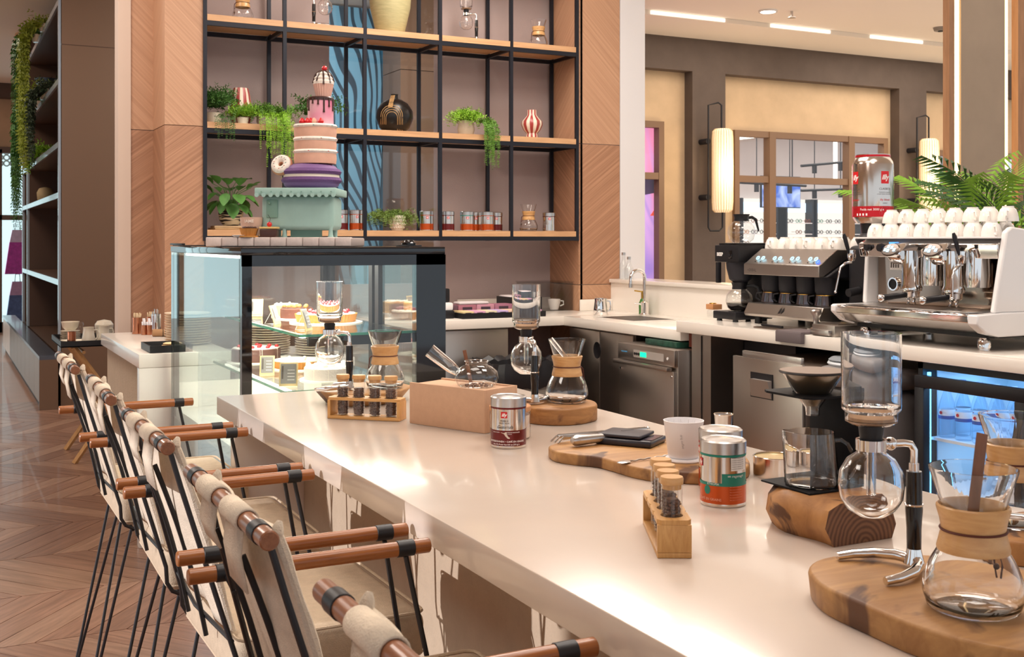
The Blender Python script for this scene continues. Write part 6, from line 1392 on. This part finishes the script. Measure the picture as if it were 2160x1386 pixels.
# ================================================================== BACK COUNTER THINGS
def on(px, py, z): p = P(px, py, z=z); return Vector((p.x, p.y, z + .001))
p = on(1267, 665, CZ); t = thing('milk_pitcher', 'shiny steel milk pitcher beside the sink', 'pitcher', p, VIEW)
MB().lathe([(0, 0), (.046, 0), (.049, .006), (.046, .05), (.04, .095), (.042, .112), (.04, .112), (.038, .095), (.044, .05), (.045, .008), (0, .004)], seg=36).build('pitcher_body', chrome, t); MB().tube([(.043, 0, .095), (.062, 0, .092), (.066, 0, .06), (.06, 0, .03), (.048, 0, .022)], .005, 8, sx=.5).build('handle', chrome, t)
sk = thing('sink', 'undermount steel sink in the back counter below the tap', 'sink', (3.98, 6.05, CZ + .0005)); MB().rbb((-.17, -.24, 0), (.17, .24, .0015), .0005).build('sink_rim', counter_w, sk); MB().bb((-.15, -.21, .0015), (.15, .21, .0022)).build('sink_bowl_shade', mat('sink_shadow_steel', '#4a4038', .4, .9), sk)  # flat dark plate: the shade of the hollow bowl is in its colour
fp = (4.22, 6.3, CZ + .0005); t = thing('kitchen_tap', 'chrome gooseneck kitchen tap with brass lever', 'tap', fp, 0)
MB().lathe([(0, 0), (.032, 0), (.032, .008), (.026, .012), (.026, .06), (.028, .085), (.02, .09), (0, .09)], seg=28).build('tap_body', chrome, t)
MB().tube([(0, 0, .08), (0, 0, .23)] + [(-.055 + .055 * math.cos(a), 0, .245 + .055 * math.sin(a)) for a in [math.pi * k / 10 for k in range(11)]] + [(-.11, 0, .20)], .012, 12).build('gooseneck', chrome, t); MB().cyl((-.11, 0, .185), .015, .025, 16).build('spout_tip', chrome, t)
MB().rod((0, .03, .11), (0, .03, .16), .008, 12).rod((-.002, .03, .155), (-.05, .05, .162), .005, 10).build('tap_lever', brass, t); MB().rod((0, .02, .07), (-.03, .07, .075), .006, 10).build('side_valve', chrome, t)
o = thing('soap_bottle', 'green soap bottle behind the kitchen tap', 'bottle', (4.275, 6.40, CZ + .0005)); MB().lathe([(0, 0), (.03, 0), (.031, .07), (.02, .1), (.01, .108), (0, .108)], seg=20).build('bottle_body', mat('green_soap', '#3f7a36', .25), o); MB().cyl((0, 0, .108), .011, .03, 12).build('pump', black, o)
for k, (dy, hh) in enumerate(((0, .17), (-.07, .14))):
    o = thing('clear_bottle', ['tall clear bottle on the low wall ledge by the white column', 'shorter clear bottle on the low wall ledge by the white column'][k], 'bottle', (4.40, 6.84 + dy, 1.1765), 0, 'clear bottles on the ledge'); MB().lathe([(0, 0), (.03, 0), (.032, .01), (.032, hh * .55), (.014, hh * .75), (.012, hh)], seg=20).build('glass_body', MATS['tube_glass'], o); MB().cyl((0, 0, hh), .014, .02, 12).build('cap', satin, o)
p = on(1018, 664, CZ); t = thing('black_baking_tray', 'black tray of pastel chocolate bars on the back counter', 'tray', (3.27, 6.62, CZ + .0005)); MB().rbb((-.30, -.13, 0), (.30, .13, .006), .002).build('tray_base', black, t)
for lo, hi in (((-.30, -.13, .006), (.30, -.122, .035)), ((-.30, .122, .006), (.30, .13, .035)), ((-.30, -.122, .006), (-.292, .122, .035)), ((.292, -.122, .006), (.30, .122, .035))): MB().bb(lo, hi).build('tray_side', black, t, smooth=False)
pastel = ['#e8cf9a', '#d9a3c0', '#e3d6b8', '#c9b0dc', '#ecc9b2']
for k in range(7):
    c_ = pastel[k % 5]; o = thing('chocolate_bar', ORD[k] + ' pastel wrapped chocolate bar from the left in the black tray', 'chocolate bar', (3.022 + .0825 * k, 6.60, CZ + .0075), 0, 'chocolate bars in the tray'); MB().rbb((-.04, -.08, 0), (.04, .08, .038), .003).build('wrapper', mat('wrap_' + c_[1:], c_, .5), o); MB().bb((-.02, -.0815, .008), (.02, -.0801, .03)).build('wrapper_label', mat('wrap_dark', '#4a3a44', .5), o)
for k in range(4):
    c_ = ('#b0707f', '#c98f9f', '#6d4f58', '#a86f84')[k]; o = thing('chocolate_box', ['pink chocolate box on the pile behind the tray', 'rose chocolate box beside the black crate', 'plum chocolate box at the left of the pile', 'magenta chocolate box at the end of the pile'][k], 'box', ((3.15, 3.285, 3.015, 3.42)[k], 6.86, CZ + .0005), 0, 'chocolate boxes'); MB().rbb((-.065, -.05, 0), (.065, .05, .07), .003).build('carton', mat('box_' + c_[1:], c_, .5), o); MB().bb((-.035, -.0515, .015), (.035, -.0501, .055)).build('carton_label', mat('wrap_dark', '#4a3a44', .5), o)
o = MB().rbox((0, 0, 0), (.22, .1, .018), .008, seg=3).build('folded_cloth', mat('white_cloth', '#ddd3d4', .9), None, (3.2, 6.86, CZ + .0805)); tag(o, 'folded white cloth lying on the chocolate boxes', 'cloth')
t = thing('black_crate', 'open black plastic crate with white towel on the back counter', 'crate', (3.61, 6.95, CZ + .0005)); MB().bb((-.11, -.13, 0), (.11, .13, .006)).build('crate_base', black, t)
for lo, hi in (((-.11, -.13, .006), (.11, -.124, .11)), ((-.11, .124, .006), (.11, .13, .11)), ((-.11, -.124, .006), (-.104, .124, .11)), ((.104, -.124, .006), (.11, .124, .11))): MB().bb(lo, hi).build('crate_side', black, t, smooth=False)
MB().rbb((-.102, -.12, .08), (.102, .12, .118), .012, seg=3).build('towel', mat('white_cloth', '#ddd3d4', .9), t)
t = thing('clear_food_box', 'large clear plastic box with a cup inside at the corner', 'container', (3.895, 7.10, CZ + .0005))
for lo, hi in (((-.155, -.14, 0), (.155, .14, .004)), ((-.155, -.14, .004), (.155, -.136, .2)), ((-.155, .136, .004), (.155, .14, .2)), ((-.155, -.136, .004), (-.151, .136, .2)), ((.151, -.136, .004), (.155, .136, .2))): MB().bb(lo, hi).build('box_wall', thin_glass('clear_plastic', (.93, .93, .93, 1), 1.3) if 'clear_plastic' not in MATS else MATS['clear_plastic'], t, smooth=False)
MB().rbb((-.16, -.15, .2), (.16, .15, .206), .002).build('box_rim', MATS['clear_plastic'], t)
o = thing('tea_cup', 'white cup standing inside the clear plastic box', 'cup', (3.94, 7.04, CZ + .0055), R(-20)); MB().lathe([(0, 0), (.03, 0), (.045, .05), (.046, .075), (.043, .075), (.04, .05), (0, .005)], seg=26).build('cup_body', white_c, o); MB().tube([(.044, 0, .062), (.066, 0, .06), (.068, 0, .035), (.042, 0, .025)], .005, 8).build('handle', white_c, o)
t = thing('card_terminal', 'black and white payment terminal beside the display case', 'terminal', (2.905, 6.63, CZ + .0005), R(0)); MB().rbb((-.05, -.05, 0), (.05, .05, .05), .008).build('terminal_base', black, t); MB().rbb((-.045, -.04, .05), (.045, .05, .10), .01).build('paper_cover', white_pl, t); MB().rbb((-.04, .0, .1), (.04, .05, .19), .01).build('screen_part', black, t)
# waste bin with black bag
t = thing('waste_bin', 'grey waste bin lined with a crumpled black bag', 'bin', (3.2, 6.15, 0)); MB().rbb((-.24, -.19, 0), (.24, .19, .60), .02, seg=3).build('bin_body', mat('bin_pale', '#8a847c', .5), t); MB().rbb((-.18, -.194, .1), (.18, -.189, .5), .01).build('bin_panel', mat('bin_pale2', '#7d776f', .5), t)
q = MB(); rn = random.Random(9); rows = []
for z, o_ in ((.56, .014), (.60, .022), (.66, .02), (.72, .012), (.70, -.02), (.62, -.03)):
    row = []
    for k in range(48):
        a = 2 * math.pi * k / 48; c_, s_ = math.cos(a), math.sin(a); f_ = min((.24 + o_) / max(abs(c_), 1e-6), (.19 + o_) / max(abs(s_), 1e-6)); f_ = min(f_, .285 + o_); row.append((f_ * c_ + rn.uniform(-.006, .006), f_ * s_ + rn.uniform(-.006, .006), z + rn.uniform(-.014, .014)))
    rows.append(row)
q.add([v for r_ in rows for v in r_], [(j * 48 + k, j * 48 + (k + 1) % 48, (j + 1) * 48 + (k + 1) % 48, (j + 1) * 48 + k) for j in range(5) for k in range(48)]); q.build('bin_bag', mat('bin_bag_plastic', '#1f1e21', .35), t, ang=25)

# ================================================================== SHELF THINGS
SHY = 7.03
def sh(px, lvl, Y=SHY): p = P(px, 300, Y=Y); return Vector((p.x, Y, LV[lvl] + .0008))
def face_cam(v): return math.atan2(-v.y, -v.x) + math.pi / 2
tinp = []
for px, Yo, bm_, rm, lb in ((719, 7.0, maroon, maroon, 'maroon-based coffee tin half hidden by the cake sculpture on the shelf'), (752, 6.98, orange, orange, 'orange-based coffee tin beside the trailing plant on the shelf'), (900, 6.98, orange, orange, 'orange-based coffee tin alone right of the dimpled pot'), (944, 6.98, maroon, maroon, 'maroon-based coffee tin left of the teal banded shelf tin'), (985, 6.97, orange, teal, 'teal and orange coffee tin on the low shelf'), (1003, 7.12, orange, orange, 'orange-based tin peeking out behind the teal banded shelf tin'), (1028, 6.97, orange, orange, 'orange-based tin at the front of the rightmost pair on the shelf'), (1046, 7.12, maroon, maroon, 'maroon-based tin behind the rightmost pair on the shelf'), (1158, 6.98, tinm, maroon, 'plain silver tin beside the small flask on the shelf')):
    v = sh(px, 0, Yo); make_tin(lb, v, face_cam(v) + .1, bm_, rm, 'coffee tins on the shelf')
v = sh(1115, 0); copy_tree(FL[0], None, v, VIEW + R(10), 'hourglass coffee flask beside the plain tin on the low shelf', 'hourglass coffee flasks')
v = sh(512, 2, 7.0); copy_tree(FL[0], None, v, VIEW + R(10), 'hourglass coffee flask at the upper left of the wall shelf', 'hourglass coffee flasks')
v = sh(1136, 2, 7.0); copy_tree(FL[0], None, v, VIEW + R(20), 'hourglass coffee flask at the upper right of the wall shelf', 'hourglass coffee flasks')
v = sh(662, 2, 7.0); copy_tree(SI[0], None, v, VIEW + R(200), 'siphon brewer in the second top bay of the wall shelf', 'siphon coffee brewers')
v = sh(1005, 2, 7.0); copy_tree(SI[0], None, v, VIEW + R(-10), 'siphon brewer in the fourth top bay of the wall shelf', 'siphon coffee brewers')
# vases
v = sh(823, 2, 7.05); o = MB().lathe([(0, 0), (.085, 0), (.10, .03), (.135, .18), (.14, .26), (.12, .36), (.09, .42), (.10, .45), (.09, .45), (.08, .42), (0, .40)], seg=44).build('stoneware_vase', mat('olive_glaze', '#b7ad80', .55, bump=.4, bscale=40, var=.12, vscale=14, stretch=(1, 1, 6)), None, v); tag(o, 'large olive stoneware vase on the top shelf', 'vase')
v = sh(832, 1, 7.02); t = thing('round_black_vase', 'round black vase with tan carved arches on the middle shelf', 'vase', v, face_cam(v))
pr = [(0, 0), (.07, 0), (.10, .03), (.125, .09), (.122, .14), (.09, .19), (.05, .215), (.025, .222), (.022, .245), (.026, .252), (.018, .252), (.016, .225), (0, .215)]
MB().lathe(pr, seg=48).build('vase_body', mat('black_glaze', '#191615', .28), t); tan = mat('tan_carving', '#c49a66', .7)
def on_vase(x, z):
    for (r0, z0_), (r1, z1_) in zip(pr[1:], pr[2:]):
        if z0_ <= z <= z1_: r_ = r0 + (r1 - r0) * (z - z0_) / max(1e-6, z1_ - z0_); break
    else: r_ = .1
    r_ += .0012; x = max(-r_ * .98, min(r_ * .98, x)); return (x, -math.sqrt(max(0, r_ * r_ - x * x)), z)
for k in range(4):
    w = .038 + .011 * k; zt = .108 + .011 * k; pts_ = [(-w, .002 + .02 * 0), (-w, .05), (-w, zt - w * .6)] + [(w * math.cos(a), zt - w * .6 + w * math.sin(a)) for a in [math.pi - math.pi * j / 10 for j in range(1, 10)]] + [(w, zt - w * .6), (w, .05), (w, .002)]
    MB().tube([on_vase(x - .018, max(.002, z)) for x, z in pts_], .0019, 6).build('carved_arch', tan, t)
for k in range(4): MB().tube([on_vase(-.02 + .0075 * k - .02 * (1 - (z - .15) / .1), z) for z in (.155, .18, .2, .213, .221, .244)], .0026, 6).build('carved_line', tan, t)
def striped_vase(label, v, prof, n=9):
    t = thing('striped_vase', label, 'vase', v, 0, 'red and white striped vases'); MB().lathe(prof, seg=36).build('vase_body', mat('ivory_glaze', '#ecdcc8', .3), t)
    for k in range(n):
        a = 2 * math.pi * k / n; q = MB(); w = math.pi / n * .5; pr_ = [(r_ + .0008, z) for r_, z in prof if r_ > .001]
        half = [p_ for i, p_ in enumerate(pr_) if i == 0 or p_[1] >= pr_[i - 1][1]]
        q.lathe(half, seg=4, a0=a - w, a1=a + w); q.build('red_stripe', mat('brick_red_glaze', '#a8403c', .3), t, normals=False)
v = sh(1122, 1, 7.0); striped_vase('red striped bulbous vase with straight neck on the middle shelf', v, [(0, 0), (.042, 0), (.043, .02), (.038, .035), (.06, .06), (.075, .095), (.072, .12), (.045, .15), (.034, .165), (.033, .20)])
v = sh(508, 1, 7.06); striped_vase('red striped vase rising among the ferns at left', v, [(0, 0), (.05, 0), (.065, .05), (.068, .12), (.055, .20), (.045, .235)])

# ---- plants
def leaf_mat(n, c, v=.25): return mat(n, c, .55, var=v, vscale=25, sub=0)
fern_g = leaf_mat('fern_green', '#5f8a2e'); fern_l = leaf_mat('bright_fern_green', '#86b531'); fern_d = leaf_mat('deep_fern_green', '#3f6a2a'); lime = leaf_mat('lime_moss_green', '#93a038'); leafy = leaf_mat('broad_leaf_green', '#4a7a34'); sage = leaf_mat('sage_green', '#6f8a3c')
def fern(q, base, n, length, rng, droop=.6, spread=1.0, leaf=.014, up=.5, dirx=None, hang=0.0, jit=(.03, .03)):
    for k in range(n):
        a = rng.random() * 2 * math.pi if dirx is None else dirx + rng.uniform(-.9, .9) * spread
        L_ = length * rng.uniform(.6, 1.1); d = Vector((math.cos(a), math.sin(a), 0)); p = Vector(base) + Vector((rng.uniform(-1, 1) * jit[0], rng.uniform(-1, 1) * jit[1], 0)); v = d * rng.uniform(.3, 1) * spread + Vector((0, 0, up * rng.uniform(.5, 1.3)))
        m = max(5, int(L_ / leaf * 1.1)); stp_ = L_ / m
        for i in range(m):
            v = (v.normalized() + Vector((0, 0, -droop * (i / m) * .5 - hang))).normalized(); p2 = p + v * stp_; sd = v.cross(Vector((0, 0, 1)))
            sd = sd.normalized() if sd.length > 1e-4 else Vector((1, 0, 0)); sd = Matrix.Rotation(rng.uniform(-1.3, 1.3), 3, v) @ sd; ll = leaf * (1.15 - .6 * i / m) * rng.uniform(.8, 1.2)
            for s_ in (-1, 1):
                tip = p2 + sd * s_ * ll + v * ll * .5 + Vector((0, 0, rng.uniform(-.3, .3) * ll)); mid = p2 + sd * s_ * ll * .45 + Vector((0, 0, ll * .15)); wv = v * ll * .36
                q.add([p2, mid - wv + sd * s_ * .0, tip, mid + wv], [(0, 1, 2, 3)])
            p = p2
def potted(name, label, loc, prof, pot_m, parts, cat='plant', group='plants on the wall shelf'):
    t = thing(name, label, cat, loc, 0, group)
    if prof: MB().lathe(prof, seg=30).build('pot', pot_m, t)
    for nm, q, m in parts:
        if loc[1] < 8:
            for v in q.v: v.y = min(v.y, WB - .012 - loc[1]); v.x = max(v.x, 1.452 - loc[0])
        q.build(nm, m, t, smooth=False, normals=False, kind='stuff')
    return t
rp = random.Random(11); pot_s = [(0, 0), (.04, 0), (.05, .03), (.048, .07), (.043, .07), (.04, .05), (0, .05)]
q = MB(); fern(q, (0, -.02, .10), 210, .19, rp, .8, 1, .019, .9, None, 0, (.05, .05)); fern(q, (.03, -.12, .03), 12, .20, rp, 1.3, .5, .013, .2, -1.57, .15, (.06, .01)); potted('bushy_fern', 'bushy green fern at the left end of the middle shelf', sh(450, 1, 7.04), pot_s, cream_c, [('foliage', q, fern_d)])
q = MB(); fern(q, (0, -.02, .07), 220, .16, rp, .9, 1.1, .016, .6, None, 0, (.12, .05)); q2 = MB(); fern(q2, (.0, -.13, .05), 26, .34, rp, 1.5, .5, .012, .15, -1.5, .12, (.10, .01)); fern(q2, (.06, -.13, .05), 16, .42, rp, 1.5, .4, .012, .15, -1.5, .12, (.03, .01)); potted('trailing_fern', 'trailing bright fern spilling over the middle shelf edge', sh(558, 1, 7.02), pot_s, cream_c, [('foliage', q, fern_g), ('trailing_stems', q2, fern_l)])
q = MB(); fern(q, (0, 0, .05), 90, .11, rp, .6, 1, .018, .6); potted('parsley_fern', 'small vivid green fern in front of the striped vase', sh(512, 1, 6.95), [(0, 0), (.03, 0), (.035, .04), (0, .04)], cream_c, [('foliage', q, fern_l)])
q = MB(); fern(q, (0, 0, .09), 130, .17, rp, .8, 1, .024, .9, None, 0, (.05, .04)); potted('leafy_fern', 'leafy fern half hidden behind the cake cupcake', sh(672, 1, 7.04), pot_s, cream_c, [('foliage', q, fern_d)])
q = MB(); fern(q, (0, 0, .10), 170, .16, rp, 1.2, 1, .016, .9, None, 0, (.04, .04)); q2 = MB(); fern(q2, (.07, -.12, .08), 46, .36, rp, 1.6, .5, .013, .15, -1.3, .10, (.03, .02)); potted('hanging_fern', 'light green fern hanging over the fourth bay of the middle shelf', sh(983, 1, 7.01), [(0, 0), (.05, 0), (.06, .04), (.05, .10), (.045, .1), (0, .06)], mat('speckled_pot', '#bfae98', .8, bump=.6, bscale=80), [('foliage', q, fern_l), ('trailing_stems', q2, fern_g)])
q = MB(); fern(q, (-.03, .03, .08), 220, .17, rp, 1.3, 1.2, .013, .7, None, 0, (.09, .03)); t = potted('trailing_succulent', 'trailing olive succulent in a white dimpled pot on the low shelf', sh(838, 0, 6.99), [(0, 0), (.035, 0), (.048, .03), (.052, .07), (.046, .10), (.04, .10), (0, .08)], mat('white_stoneware', '#e6dacb', .6), [('foliage', q, sage)])
for row in range(4):
    for k in range(18): a = 2 * math.pi * (k + .5 * (row % 2)) / 18; r_ = (.043, .050, .052, .049)[row]; MB().sph((r_ * math.cos(a), r_ * math.sin(a), .02 + row * .022), .007, 7, 5).build('pot_dimple', MATS['white_stoneware'], t)
# broad-leaved plant in brush-stroke pot on two books
v = sh(487, 0, 7.02); t = thing('broad_leaf_plant', 'broad-leaved green plant in a black brush-stroke pot on the low shelf', 'plant', v + Vector((0, 0, .026)), 0, 'plants on the wall shelf')
m_, nt, b = nodes('brush_stroke_glaze'); tc = N(nt, 'ShaderNodeTexCoord'); mp = N(nt, 'ShaderNodeMapping'); mp.inputs['Scale'].default_value = (6, 6, 55); nt.links.new(tc.outputs['Object'], mp.inputs[0]); nz = N(nt, 'ShaderNodeTexNoise', i_Scale=1.2, i_Detail=2.0); nt.links.new(mp.outputs[0], nz.inputs[0]); cr = N(nt, 'ShaderNodeValToRGB'); e = cr.color_ramp.elements; e[0].position = .50; e[0].color = C('#e0cfae'); e[1].position = .53; e[1].color = C('#1d1a18'); nt.links.new(nz.outputs[0], cr.inputs[0]); nt.links.new(cr.outputs[0], b.inputs['Base Color'])
MB().lathe([(0, 0), (.045, 0), (.068, .03), (.075, .07), (.073, .105), (.068, .105), (.065, .08), (0, .08)], seg=32).build('pot', m_, t); lm = None
for k in range(34):
    a = 2.4 * k; L_ = rp.uniform(.065, .10); hgt = .12 + .17 * ((k * 7) % 34) / 34; rr = .035 + .085 * math.sin(math.pi * (hgt - .08) / .32); d = Vector((math.cos(a), math.sin(a), 0)); b0_ = Vector((0, 0, hgt - .04)) + d * rr * .35; c_ = Vector((0, 0, hgt)) + d * rr; v_ = (d + Vector((0, 0, rp.uniform(.4, 1.5) if hgt > .2 else rp.uniform(-1.3, -.2)))).normalized(); sd = v_.cross(Vector((0, 0, 1))).normalized(); nn = sd.cross(v_)
    q = MB(); pts_ = []
    for i in range(6):
        s_ = i / 5; w = L_ * .42 * math.sin(math.pi * min(1, s_ * .92 + .05)) ** .8; o_ = c_ + v_ * L_ * s_ - Vector((0, 0, .02 * s_ * s_)); pts_ += [o_ - sd * w + nn * w * .3, o_, o_ + sd * w + nn * w * .3]
    for p_ in pts_: p_.x = max(p_.x, 1.462 - v.x); p_.y = min(p_.y, WB - .012 - v.y)
    q.add(pts_, [(3 * i + j, 3 * i + j + 1, 3 * i + 4 + j, 3 * i + 3 + j) for i in range(5) for j in (0, 1)]); q.build('leaf', leafy, t, normals=False)
    MB().tube([Vector((0, 0, .08)), b0_, c_], .002, 5).build('stalk', fern_d, t)
for k in range(2): o = MB().rbb((-.11 + .008 * k, -.075, 0), (.10, .075, .012), .002).build('shelf_book', mat('tan_book_%d' % k, ('#c9a678', '#d9bb92')[k], .7), None, v + Vector((-.01, 0, .0126 * k)), (0, 0, R(4 - 7 * k))); tag(o, ['lower tan book under the brush-stroke pot', 'upper tan book under the brush-stroke pot'][k], 'book', 'books under the plant')
# palms behind the espresso machine, in a planter on the far side of the low wall
def palm(label, loc, n, L0, rng, m, group='palms behind the machine'):
    t = thing('potted_palm', label, 'plant', loc, 0, group); MB().lathe([(0, 0), (.12, 0), (.15, .25), (.14, .25), (0, .2)], seg=26).build('pot', mat('planter_grey', '#7d746c', .7), t)
    for k in range(n):
        a = 2.4 * k + rng.uniform(-.3, .3); d = Vector((math.cos(a), math.sin(a), 0)); L_ = L0 * rng.uniform(.75, 1.1); p = Vector((0, 0, .22)); v = d * rng.uniform(.2, .6) + Vector((0, 0, 1)); q = MB(); m_n = 22; spine = [p.copy()]
        for i in range(m_n):
            v = (v.normalized() + Vector((0, 0, -.042)) + d * .02).normalized(); p = p + v * L_ / m_n; spine.append(p.copy())
            if i > 6:
                sd = v.cross(Vector((0, 0, 1))).normalized(); ll = .19 * math.sin(math.pi * (i - 5) / (m_n - 3)) + .05
                for s_ in (-1, 1):
                    e_ = (sd * s_ * .8 + v * .7 + Vector((0, 0, .12))).normalized(); w = v * .014; md_ = p + e_ * ll * .5 + Vector((0, 0, .01)); tp = p + e_ * ll - Vector((0, 0, .25 * ll)); q.add([p, md_ - w, tp, md_ + w], [(0, 1, 2, 3)])
        q.tube(spine, [.006 - .0045 * i / m_n for i in range(len(spine))], 5); q.build('frond', m, t, smooth=False, normals=False)
p = P(2070, 470, f=6.1); palm('bright green palm behind the cups near the lit pillar', (p.x, p.y, 1.0005), 8, .85, random.Random(2), leaf_mat('palm_green', '#7fae34'))
p = P(2170, 470, f=6.1); palm('dark green palm at the right edge behind the cups', (p.x, p.y, 1.0005), 12, .95, random.Random(4), leaf_mat('palm_dark_green', '#35602c'))
o = struct(MB().bb((4.75, 2.6, 0), (5.6, 4.9, 1.0)).build('trim_3', mat('planter_wall', '#b7a692', .8)))

# ---- things in the brown shelving cabinet
def cabp(px, z, x=.08): p = P(px, 300, X=XC + x); return Vector((p.x, p.y, z + .001))
v = cabp(95, 1.87, .2); t = thing('lidded_urn', 'ribbed woven urn with pointed wooden lid in the brown cabinet', 'urn', v); MB().lathe([(0, 0), (.09, 0), (.12, .06), (.125, .14), (.105, .19), (.07, .21), (0, .21)], seg=30).build('urn_body', mat('woven_straw', '#9c8560', .8, bump=1, bscale=30, stretch=(1, 1, 12)), t); MB().lathe([(0, .21), (.07, .21), (.055, .25), (.05, .27), (.055, .29), (.035, .33), (.02, .37), (0, .39)], seg=20).build('urn_lid', mat('urn_lid_wood', '#9a6a48', .6), t)
v = cabp(100, 2.86, .2); t = thing('glazed_jar', 'grey patterned glazed jar with dark neck in the brown cabinet', 'jar', v); MB().lathe([(0, 0), (.09, 0), (.15, .1), (.17, .2), (.14, .28), (0, .28)], seg=28).build('jar_body', mat('grey_pattern_glaze', '#8b8d8e', .2, var=.35, vscale=14), t); MB().lathe([(0, .28), (.09, .28), (.10, .3), (.14, .45), (.13, .45), (0, .3)], seg=24).build('jar_neck', mat('slate_glaze', '#3d4a58', .2), t)
v = cabp(80, 3.55, .12); t = thing('diamond_basket', 'woven basket with dark diamond pattern at the top of the cabinet', 'basket', v + Vector((0, .4, 0))); MB().lathe([(0, 0), (.2, 0), (.24, .2), (.22, .4), (0, .4)], seg=24).build('basket_body', mat('basket_straw', '#c9a67e', .8, bump=.8, bscale=60), t)
for k in range(8): a = 2 * math.pi * k / 8; MB().add([(.245 * math.cos(a) * 1.0, .245 * math.sin(a), .2), (.243 * math.cos(a + .22), .243 * math.sin(a + .22), .1), (.24 * math.cos(a), .24 * math.sin(a), .02), (.243 * math.cos(a - .22), .243 * math.sin(a - .22), .1)], [(0, 1, 2, 3)]).build('diamond', mat('basket_dark', '#4a3f44', .8), t, normals=False)
def trail(label, px, z, L_, m, n, seed, xo=.03):
    v = cabp(px, z, xo); q = MB(); rg = random.Random(seed); fern(q, (0, 0, .06), n, .20, rg, .9, 1, .035, .7, None, 0, (.04, .1)); fern(q, (-.05, 0, .05), n, L_, rg, 1.8, .12, .035, .06, 3.14, .35, (.03, .09)); potted('trailing_plant', label, v, [(0, 0), (.06, 0), (.08, .08), (0, .07)], cream_c, [('foliage', q, m)], group='trailing plants in the cabinet')
trail('long lime green trailing plant hanging from the top cabinet shelf', 98, 3.55, 1.5, lime, 44, 21, .05)
trail('deep green trailing plant at the far top of the cabinet', 82, 3.55, 1.0, fern_d, 30, 22)
trail('olive green trailing plant in the middle of the cabinet', 99, 2.86, .75, lime, 40, 23, .05)
trail('dark green vine trailing down the far cabinet edge', 80, 2.86, 1.3, fern_d, 36, 24)
trail('fresh green bushy plant on the cabinet shelf above the urn', 95, 2.31, .25, fern_l, 40, 25, .1)
trail('dark vine hanging in front of the cabinet end', 112, 2.86, .8, leaf_mat('dark_vine_green', '#33402a'), 30, 26, .08)  # vine in a darker green than the other cabinet plants
